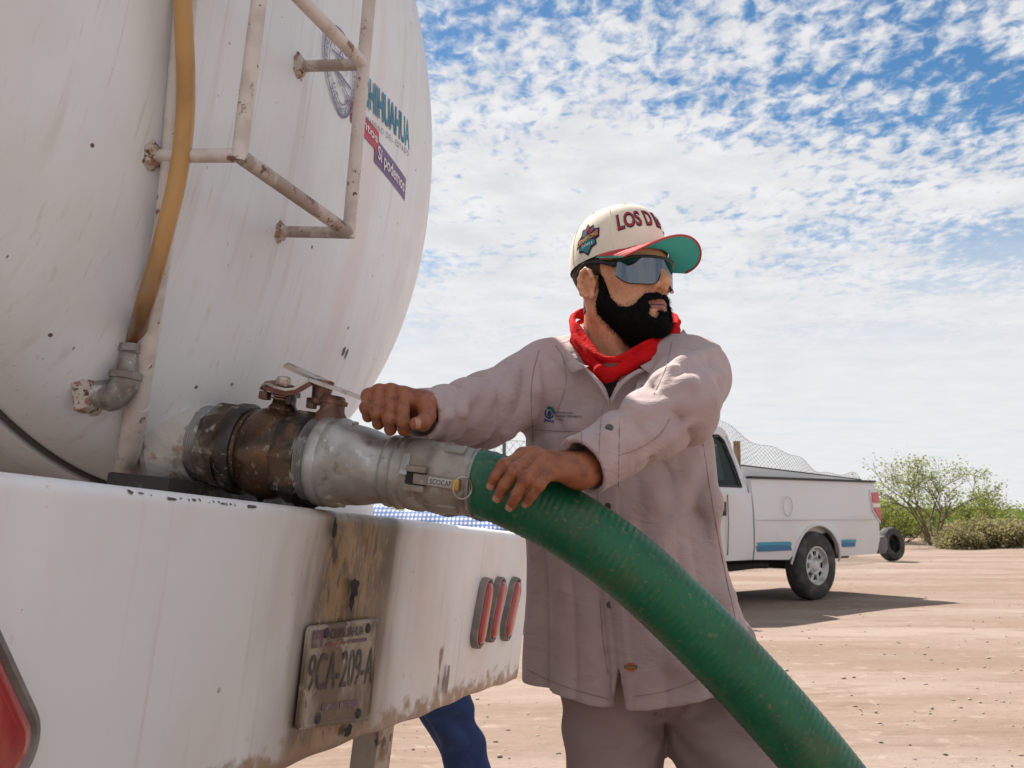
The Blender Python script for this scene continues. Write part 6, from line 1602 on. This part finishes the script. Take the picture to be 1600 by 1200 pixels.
ribbon([(876, 528, 1.95), (889, 548, 1.88), (905, 566, 1.825), (920, 572, 1.80)], [(884, 543, 1.93), (884, 562, 1.865), (893, 581, 1.825), (911, 577, 1.80)], 'collar', M_shirt)
ribbon([(1068, 514, 1.93), (1052, 532, 1.87), (1028, 556, 1.81), (1000, 572, 1.79)], [(1078, 528, 1.90), (1062, 548, 1.845), (1040, 572, 1.80), (1018, 586, 1.78)], 'collar', M_shirt)
ribbon([(912, 574, 1.80), (926, 594, 1.785), (940, 613, 1.775), (950, 634, 1.775)], [(908, 566, 1.812), (931, 588, 1.790), (946, 606, 1.785), (953, 628, 1.778)], 'lapel', M_shirt)
ribbon([(1012, 580, 1.79), (992, 590, 1.785), (972, 606, 1.778), (956, 632, 1.775)], [(998, 576, 1.79), (978, 588, 1.785), (962, 604, 1.785), (953, 626, 1.778)], 'lapel', M_shirt)
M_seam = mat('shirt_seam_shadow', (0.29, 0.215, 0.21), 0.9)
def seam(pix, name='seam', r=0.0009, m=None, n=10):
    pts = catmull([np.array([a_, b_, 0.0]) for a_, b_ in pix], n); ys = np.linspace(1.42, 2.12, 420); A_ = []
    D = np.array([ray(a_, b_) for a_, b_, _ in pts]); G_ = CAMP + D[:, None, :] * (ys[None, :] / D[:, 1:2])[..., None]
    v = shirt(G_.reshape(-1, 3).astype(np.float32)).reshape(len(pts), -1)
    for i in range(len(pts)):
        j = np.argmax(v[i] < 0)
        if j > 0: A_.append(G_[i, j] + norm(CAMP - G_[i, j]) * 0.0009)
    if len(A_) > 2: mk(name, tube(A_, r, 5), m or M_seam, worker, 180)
seam([(941, 640), (936, 700), (934, 800), (936, 900), (942, 1000), (957, 1090)], 'placket_seam'); seam([(968, 660), (966, 760)], 'placket_seam')
seam([(832, 671), (860, 673), (908, 674)], 'pocket_seam'); seam([(832, 676), (836, 735), (868, 748), (905, 738), (909, 676)], 'pocket_seam')
seam([(842, 548), (832, 590), (830, 640), (834, 690)], 'armhole_seam'); seam([(868, 540), (880, 560), (884, 600), (872, 640)], 'yoke_seam')
seam([(1050, 535), (1042, 570), (1030, 600), (1022, 615)], 'armhole_seam'); seam([(965, 712), (1000, 700), (1030, 680), (1046, 655)], 'cuff_slit_seam'); 
seam([(675, 612), (672, 650), (668, 690)], 'cuff_seam'); seam([(824, 1046), (860, 1064), (905, 1080), (950, 1092)], 'hem_seam'); seam([(992, 1088), (1040, 1080), (1090, 1062)], 'hem_seam'); seam([(1098, 690), (1112, 780), (1130, 880), (1150, 970)], 'side_seam')
def button(px, py, r=0.0062):
    p = surf(px, py); h = 1e-3; pts = np.array([p + e for e in np.eye(3) * h] + [p - e for e in np.eye(3) * h], np.float32); v = shirt(pts); g = norm(v[:3] - v[3:])
    if g @ (CAMP - p) < 0: g = -g
    b = mk('button', lathe([(-0.001, r), (0.0016, r), (0.0024, r * 0.85), (0.0018, r * 0.6), (0.0018, 0.0002)], p, g, 18), M_button, worker)
for q in ((950, 791), (953, 945), (952, 668), (940, 740), (951, 868)): button(*q)
def decal(fn_uv, name, m, vf):
    V = []
    for p in vf[0]:
        px, py = fn_uv(*p); q = surf(px, py, y0=1.6, y1=2.0); V.append(q + norm(CAMP - q) * 0.0022)
    return mk(name, (V, vf[1]), m, worker, 0)
def disc(n=20, r0=0.0, r1=1.0, a0=0, a1=2 * math.pi):
    V = []; F = []
    for i in range(n + 1):
        a = a0 + (a1 - a0) * i / n; V += [(r0 * math.sin(a), r0 * math.cos(a)), (r1 * math.sin(a), r1 * math.cos(a))]
    for i in range(n): k = 2 * i; F.append((k, k + 1, k + 3, k + 2))
    return V, F
badge_c = (858.5, 645.5)
decal(lambda a, b: (badge_c[0] + 7.5 * a, badge_c[1] - 9 * b), 'badge_ring_lower', M_logo_b, disc(20, 0.72, 1.0, 2.0, 5.4)); decal(lambda a, b: (badge_c[0] + 7.5 * a, badge_c[1] - 9 * b), 'badge_ring_upper', M_logo_t, disc(16, 0.66, 1.15, -0.5, 1.7))
decal(lambda a, b: (badge_c[0] + 3.4 * a * (1 - 0.45 * max(0, b)), badge_c[1] + 1 - 5.5 * b), 'badge_drop', M_logo_b, disc(16, 0.0, 1.0))
tv, tf, tmx = text2d('JMAS', 0.03); decal(lambda a, b: (849 + 17 * a, 659.5 - 5.5 * b + 2.5 * a), 'badge_lettering', M_logo_b, ([(a / tmx[0], b / tmx[1]) for a, b in tv], tf))
for i, (tx, x1) in enumerate((('JUNTA MUNICIPAL', 896), ('DE AGUA Y SANEAMIENTO', 909), ('JUÁREZ', 880))):
    tv, tf, tmx = text2d(tx, 0.012, res=2); decal(lambda a, b, i=i, x1=x1: (868 + (x1 - 868) * a, 646.0 + i * 5.2 - 3.4 * b + 1.6 * a), 'badge_caption', M_logo_g, ([(a / tmx[0], b / tmx[1]) for a, b in tv], tf))
def lift_decal(fn_uv, name, m, vf, lift):
    V = []
    for p in vf[0]:
        px, py = fn_uv(*p); q = surf(px, py, y0=1.6, y1=2.0); V.append(q + norm(CAMP - q) * lift)
    return mk(name, (V, vf[1]), m, worker, 0)
lift_decal(lambda a, b: (985.5 + 8 * a, 1042.5 - 7 * b), 'hem_tag_emblem', M_orange, disc(16), 0.0042)
lift_decal(lambda a, b: (985.5 + 10 * a, 1042.5 - 2.6 * b), 'hem_tag_band', M_ink, ([(-1, -1), (1, -1), (1, 1), (-1, 1)], [(0, 1, 2, 3)]), 0.0056)
tv, tf, tmx = text2d('Dickies', 0.015, res=2); lift_decal(lambda a, b: (977.5 + 16 * a, 1044.2 - 3.8 * b), 'hem_tag_lettering', M_tagy, ([(a / tmx[0], b / tmx[1]) for a, b in tv], tf), 0.0066)
# ------------------------------------------------------------------ green discharge hose with its camlock coupler
M_hose = mat('green_pvc_hose', (0.006, 0.125, 0.054), 0.44, layers=[
    dict(c=(0.004, 0.080, 0.034), s=9, lo=0.42, hi=0.62, det=5, a=0.8), dict(c=(0.10, 0.085, 0.04), s=(13, 13, 13), lo=0.50, hi=0.72, det=7, ro=0.65, a=0.5), dict(c=(0.22, 0.18, 0.10), s=(110, 110, 110), lo=0.58, hi=0.72, det=5, a=0.42), dict(c=(0.02, 0.15, 0.07), s=40, lo=0.6, hi=0.68, det=4, a=0.5),
    dict(c=(0.20, 0.15, 0.085), k='axis', ax=2, s=1, lo=-0.2, hi=-0.3, a=0.0)], bump=[dict(s=110, st=0.3, d=0.002, det=5)], spec=0.4, coat=0.08)
M_brass = mat('brass_tab', (0.50, 0.29, 0.07), 0.4, metal=0.6)
end = W(AX1); axw = norm(W(AX1) - W(AX0))
hose = empty('discharge_hose', (float(P(1600, 800, 1.6)[0]), 1.7, 0.0), 'thick green ribbed hose with an aluminium camlock coupler, running down past the worker', 'hose')
hp = [end - axw * 0.012, end, P(800, 772, 1.580), P(850, 796, 1.575), P(905, 828, 1.57), P(985, 886, 1.575), P(1080, 974, 1.585), P(1180, 1078, 1.60), P(1285, 1200, 1.62), P(1365, 1310, 1.64)]
x, y, z = hp[-1]
hp += [np.array([x + 0.10, y + 0.03, z - 0.17]), np.array([x + 0.22, y + 0.07, z - 0.34]), np.array([x + 0.40, y + 0.12, 0.10]), np.array([x + 0.66, y + 0.18, 0.058]), np.array([x + 1.1, y + 0.25, 0.056]), np.array([x + 1.9, y + 0.20, 0.056])]
def build_hose():
    path = catmull(hp, 60); pts = [path[0]]
    # resample evenly so that the helix ribs are regular
    seg = [np.linalg.norm(path[i + 1] - path[i]) for i in range(len(path) - 1)]; cum = np.concatenate([[0], np.cumsum(seg)]); tot = cum[-1]
    st = 0.0022; n = int(tot / st); pa = np.array(path); S = np.linspace(0, tot, n); Q = np.stack([np.interp(S, cum, pa[:, i]) for i in range(3)], 1)
    V = np.zeros((n, 48, 3)); ang = np.linspace(0, 2 * math.pi, 48, endpoint=False); x_ = None
    tg = np.gradient(Q, axis=0); tg /= np.linalg.norm(tg, axis=1)[:, None]
    for i in range(n):
        t = tg[i]
        if x_ is None: x_, y_, _ = frame(t)
        else: x_ = norm(x_ - t * (x_ @ t)); y_ = np.cross(t, x_)
        ph = 2 * math.pi * (S[i] / 0.0105) - ang * 1.0
        r = 0.0540 + 0.0005 * np.cos(ph) ** 3 + 0.0004 * np.sin(3 * ang + S[i] * 4)
        V[i] = Q[i] + np.outer(np.cos(ang) * r, x_) + np.outer(np.sin(ang) * r, y_)
    V = V.reshape(-1, 3); i = np.arange(n - 1)[:, None] * 48; k = np.arange(48)[None]; k2 = (k + 1) % 48
    F = np.stack([i + k, i + k2, i + 48 + k2, i + 48 + k], -1).reshape(-1, 4)
    return mk_np('hose_tube', V, F, M_hose, hose)
build_hose()
def wl(name, pts, m, seg=48, parent=None, phase=0.0, smooth=40):
    prof = [(at_px(x), r) for x, r in pts]; vf = lathe(prof, AX0, ad, seg, phase=phase); return mk(name, ([W(p) for p in vf[0]], vf[1]), m, parent or hose, smooth)
cp_ = wl('coupler_body', [(643, 0.050), (644, 0.0570), (648, 0.0590), (660, 0.0595), (668, 0.0590), (671, 0.0570), (684, 0.0575), (690, 0.0592), (700, 0.0592), (703, 0.0570), (712, 0.0555), (726, 0.0548), (735, 0.0535), (742, 0.0530), (745, 0.0505), (748, 0.0505), (750, 0.0528), (756, 0.0528), (759, 0.0500)], M_alu_dirty)
wl('hose_shank', [(735, 0.050), (760, 0.0515), (764, 0.0535), (768, 0.049)], M_alu_dirty)
wl('band_clamp', [(744, 0.0545), (744.5, 0.0562), (749, 0.0562), (749.5, 0.0545)], M_galv)
xx, yy, dd = frame(ad)
def radial(a): return math.cos(a) * xx + math.sin(a) * yy
def ang_for(px, py):      # angle round the pipe of a picture point on its near side
    best = None
    for a in np.linspace(0, 2 * math.pi, 360):
        t = at_px(px); q = W(AX0 + ad * t + radial(a) * 0.058) - CAMP
        if (W(radial(a)) - W(np.zeros(3))) @ (-q) < 0: continue
        yq = 600 - FPX * (-q[1] * SP + q[2] * CP) / (q[1] * CP + q[2] * SP)
        if best is None or abs(yq - py) < best[0]: best = (abs(yq - py), a)
    return best[1]
a1 = ang_for(690, 750); wv = lambda vf: ([W(p) for p in vf[0]], vf[1])
def arm(a, nm='cam_arm'):
    r = radial(a); t = np.cross(ad, r); p0 = AX0 + ad * at_px(660); p1 = AX0 + ad * at_px(742)
    for sgn in (-1, 1): mk('cam_lug', wv(box(p0 * 0.85 + p1 * 0.15 + r * 0.060 + t * 0.0150 * sgn, (0.034, 0.010, 0.016), (ad, t, r), 0.003)), M_alu_dirty, cp_)
    mk('cam_pocket', wv(box(p0 * 0.86 + p1 * 0.14 + r * 0.0575, (0.034, 0.019, 0.006), (ad, t, r))), M_dark, cp_)
    am = mk(nm, wv(box((p0 + p1) / 2 + r * 0.0615 + ad * 0.004, (np.linalg.norm(p1 - p0) * 0.86, 0.0165, 0.0085), (ad, t, r), 0.003)), M_alu_dirty, cp_)
    mk('arm_plate', wv(box((p0 * 0.34 + p1 * 0.66) + r * 0.0662 - ad * 0.002, (0.042, 0.0130, 0.0018), (ad, t, r), 0.0006)), M_alu, am)
    c0 = (p0 * 0.34 + p1 * 0.66) + r * 0.0674 - ad * 0.002
    V, F, mx = text2d('SCOCAP', 0.01); mk('arm_lettering', ([W(c0 + ad * (-0.018 + 0.036 * u / mx[0]) + (-t if a == a1 else t) * (-0.0042 + 0.0084 * v / mx[1])) for u, v in V], F), M_ink, am, 0)
    mk('arm_tab', wv(box(p1 * 0.90 + p0 * 0.10 + r * 0.0640, (0.013, 0.0172, 0.0095), (ad, t, r), 0.0025)), M_brass, am)
    c = p1 * 0.98 + p0 * 0.02 + r * 0.060
    ringp = [W(c + ad * (0.004 + 0.013 * math.cos(q)) + t * (0.004 if True else 0) + t * 0.0170 * math.sin(q) + r * (0.003 - 0.006 * math.cos(q))) for q in np.linspace(0, 6.283, 24, endpoint=False)]
    mk('pull_ring', tube(ringp, 0.0013, 8, closed=True), M_steel, am)
arm(a1); arm(a1 + math.pi)
# rim bosses and a size mark on the band
for q in (0.9, 2.2, 4.0, 5.2):
    r = radial(a1 + q); t = np.cross(ad, r); mk('coupler_rib', wv(box(AX0 + ad * at_px(706) + r * 0.0555, (0.055, 0.020, 0.008), (ad, t, r), 0.003)), M_alu_dirty, cp_)
rt = radial(a1 + (ang_for(650, 725) - a1)); tt_ = np.cross(ad, rt); cm = AX0 + ad * at_px(652)
mk('size_mark_pad', wv(box(cm + rt * 0.0592, (0.013, 0.034, 0.0022), (ad, tt_, rt), 0.0008)), M_alu, cp_)

# ------------------------------------------------------------------ second worker bending down behind the bumper
M_jean = mat('blue_denim', (0.022, 0.040, 0.115), 0.8, layers=[dict(c=(0.035, 0.06, 0.155), s=10, lo=0.45, hi=0.65, det=5)], bump=[dict(s=16, st=0.4, d=0.01, det=4), dict(s=160, st=0.2, d=0.001)], spec=0.2)
def plaid():
    m = mat('blue_gingham', (0.50, 0.53, 0.62), 0.8, layers=[dict(k='wave', c=(0.05, 0.10, 0.27), s=(22, 22, 22), dir='X', lo=0.45, hi=0.55, a=0.8), dict(k='wave', c=(0.05, 0.10, 0.27), s=(22, 22, 22), dir='Z', lo=0.45, hi=0.55, a=0.8)], bump=[dict(s=18, st=0.4, d=0.008)], spec=0.2); return m
M_plaid = plaid()
p2 = empty('person', (float(P(740, 1309, 3.35)[0]), 3.35, 0.0), 'second worker in blue jeans and gingham shirt stooping behind the bumper', 'person')
PEL = P(768, 890, 3.45); K1 = P(693, 1085, 3.30); A1_ = P(768, 1300, 3.32); K2 = P(672, 1075, 3.70); A2_ = P(745, 1260, 3.72); CH_ = P(585, 858, 3.55); HD = P(505, 885, 3.58); SH1 = CH_ + (0, -0.17, -0.02); SH2 = CH_ + (0, 0.17, -0.02)
A1_[2] = 0.09; A2_[2] = 0.09
def jeans2(p):
    d = ell(p, PEL, (0.155, 0.165, 0.150)); 
    for K_, A_, o in ((K1, A1_, -0.085), (K2, A2_, 0.085)):
        l = smin(cone(p, PEL + (0, o, -0.02), K_, 0.098, 0.075), cone(p, K_, A_, 0.074, 0.066), 0.03); l = l - 0.007 * np.sin(p[:, 2] * 48 + p[:, 0] * 20 + 7 * vnoise(p * 6)); d = smin(d, l, 0.03)
    return np.maximum(d, 0.05 - p[:, 2])
q = np.array([PEL, K1, K2, A1_, A2_]); V, F = nets(jeans2, q.min(0) - 0.2, q.max(0) + 0.2, 0.012, 0.03); mk_np('jeans', V, F, M_jean, p2)
HN1 = SH1 + (-0.10, 0.02, -0.50); HN2 = SH2 + (-0.12, -0.02, -0.48)
def shirt2(p):
    d = cone(p, PEL + (-0.02, 0, 0.015), CH_, 0.150, 0.150); d = smin(d, cone(p, SH1, SH2, 0.07, 0.07), 0.06)
    for S, Hn in ((SH1, HN1), (SH2, HN2)): d = smin(d, cone(p, S, S * 0.5 + Hn * 0.5, 0.07, 0.055), 0.04)
    return d - 0.006 * np.sin(p[:, 0] * 50 + p[:, 2] * 22 + 7 * vnoise(p * 6))
q = np.array([PEL, CH_, SH1, SH2, HN1 * 0.5 + SH1 * 0.5]); V, F = nets(shirt2, q.min(0) - 0.22, q.max(0) + 0.22, 0.012, 0.03); mk_np('shirt', V, F, M_plaid, p2)
def body2(p):
    d = smin(ell(p, HD, (0.10, 0.078, 0.10)), cone(p, CH_, HD, 0.06, 0.055), 0.03); d = smin(d, cone(p, PEL, CH_, 0.11, 0.12), 0.04)
    d = smin(d, ell(p, HD + (-0.06, 0, -0.055), (0.05, 0.05, 0.05)), 0.03); d = smin(d, ell(p, HD + (-0.115, 0, -0.03), (0.014, 0.012, 0.02)), 0.012)
    for S, Hn in ((SH1, HN1), (SH2, HN2)):
        m = S * 0.5 + Hn * 0.5; d = smin(d, smin(cone(p, S, m, 0.05, 0.04), cone(p, m, Hn, 0.04, 0.028), 0.02), 0.03)
        for i in range(4): b_ = Hn + (-0.015 + 0.0 * i, -0.03 + 0.02 * i, -0.06); d = smin(d, smin(cone(p, Hn, b_, 0.022, 0.010), cone(p, b_, b_ + (-0.02, 0, -0.06), 0.0095, 0.008), 0.004), 0.005)
        d = smin(d, cone(p, Hn, Hn + (-0.055, 0.0, -0.055), 0.016, 0.010), 0.008)
    return d
q = np.array([PEL, CH_, HD, HN1, HN2]); V, F = nets(body2, q.min(0) - 0.18, q.max(0) + 0.18, 0.008, 0.03); mk_np('body', V, F, M_hand, p2)
def hat2(p): return np.maximum(ell(p, HD + (0.01, 0, 0.015), (0.108, 0.086, 0.105)), -(p[:, 2] - HD[2] - 0.02))
V, F = nets(hat2, HD - 0.14, HD + 0.14, 0.008, 0.02); mk_np('hair', V, F, M_stubble, p2)
def boots2(p):
    d = None
    for A_ in (A1_, A2_):
        e = smin(cone(p, A_ + (0, 0, 0.05), A_ + (0, 0, -0.03), 0.055, 0.05), cone(p, A_ + (0, 0, -0.045), A_ + (-0.16, 0, -0.048), 0.045, 0.042), 0.03); d = e if d is None else np.minimum(d, e)
    return np.maximum(d, -p[:, 2])
q = np.array([A1_, A2_]); V, F = nets(boots2, q.min(0) - 0.25, q.max(0) + 0.2, 0.010, 0.02); mk_np('boots', V, F, M_boot, p2)

for o in bpy.data.objects:
    if '_world' in o.keys(): del o['_world']
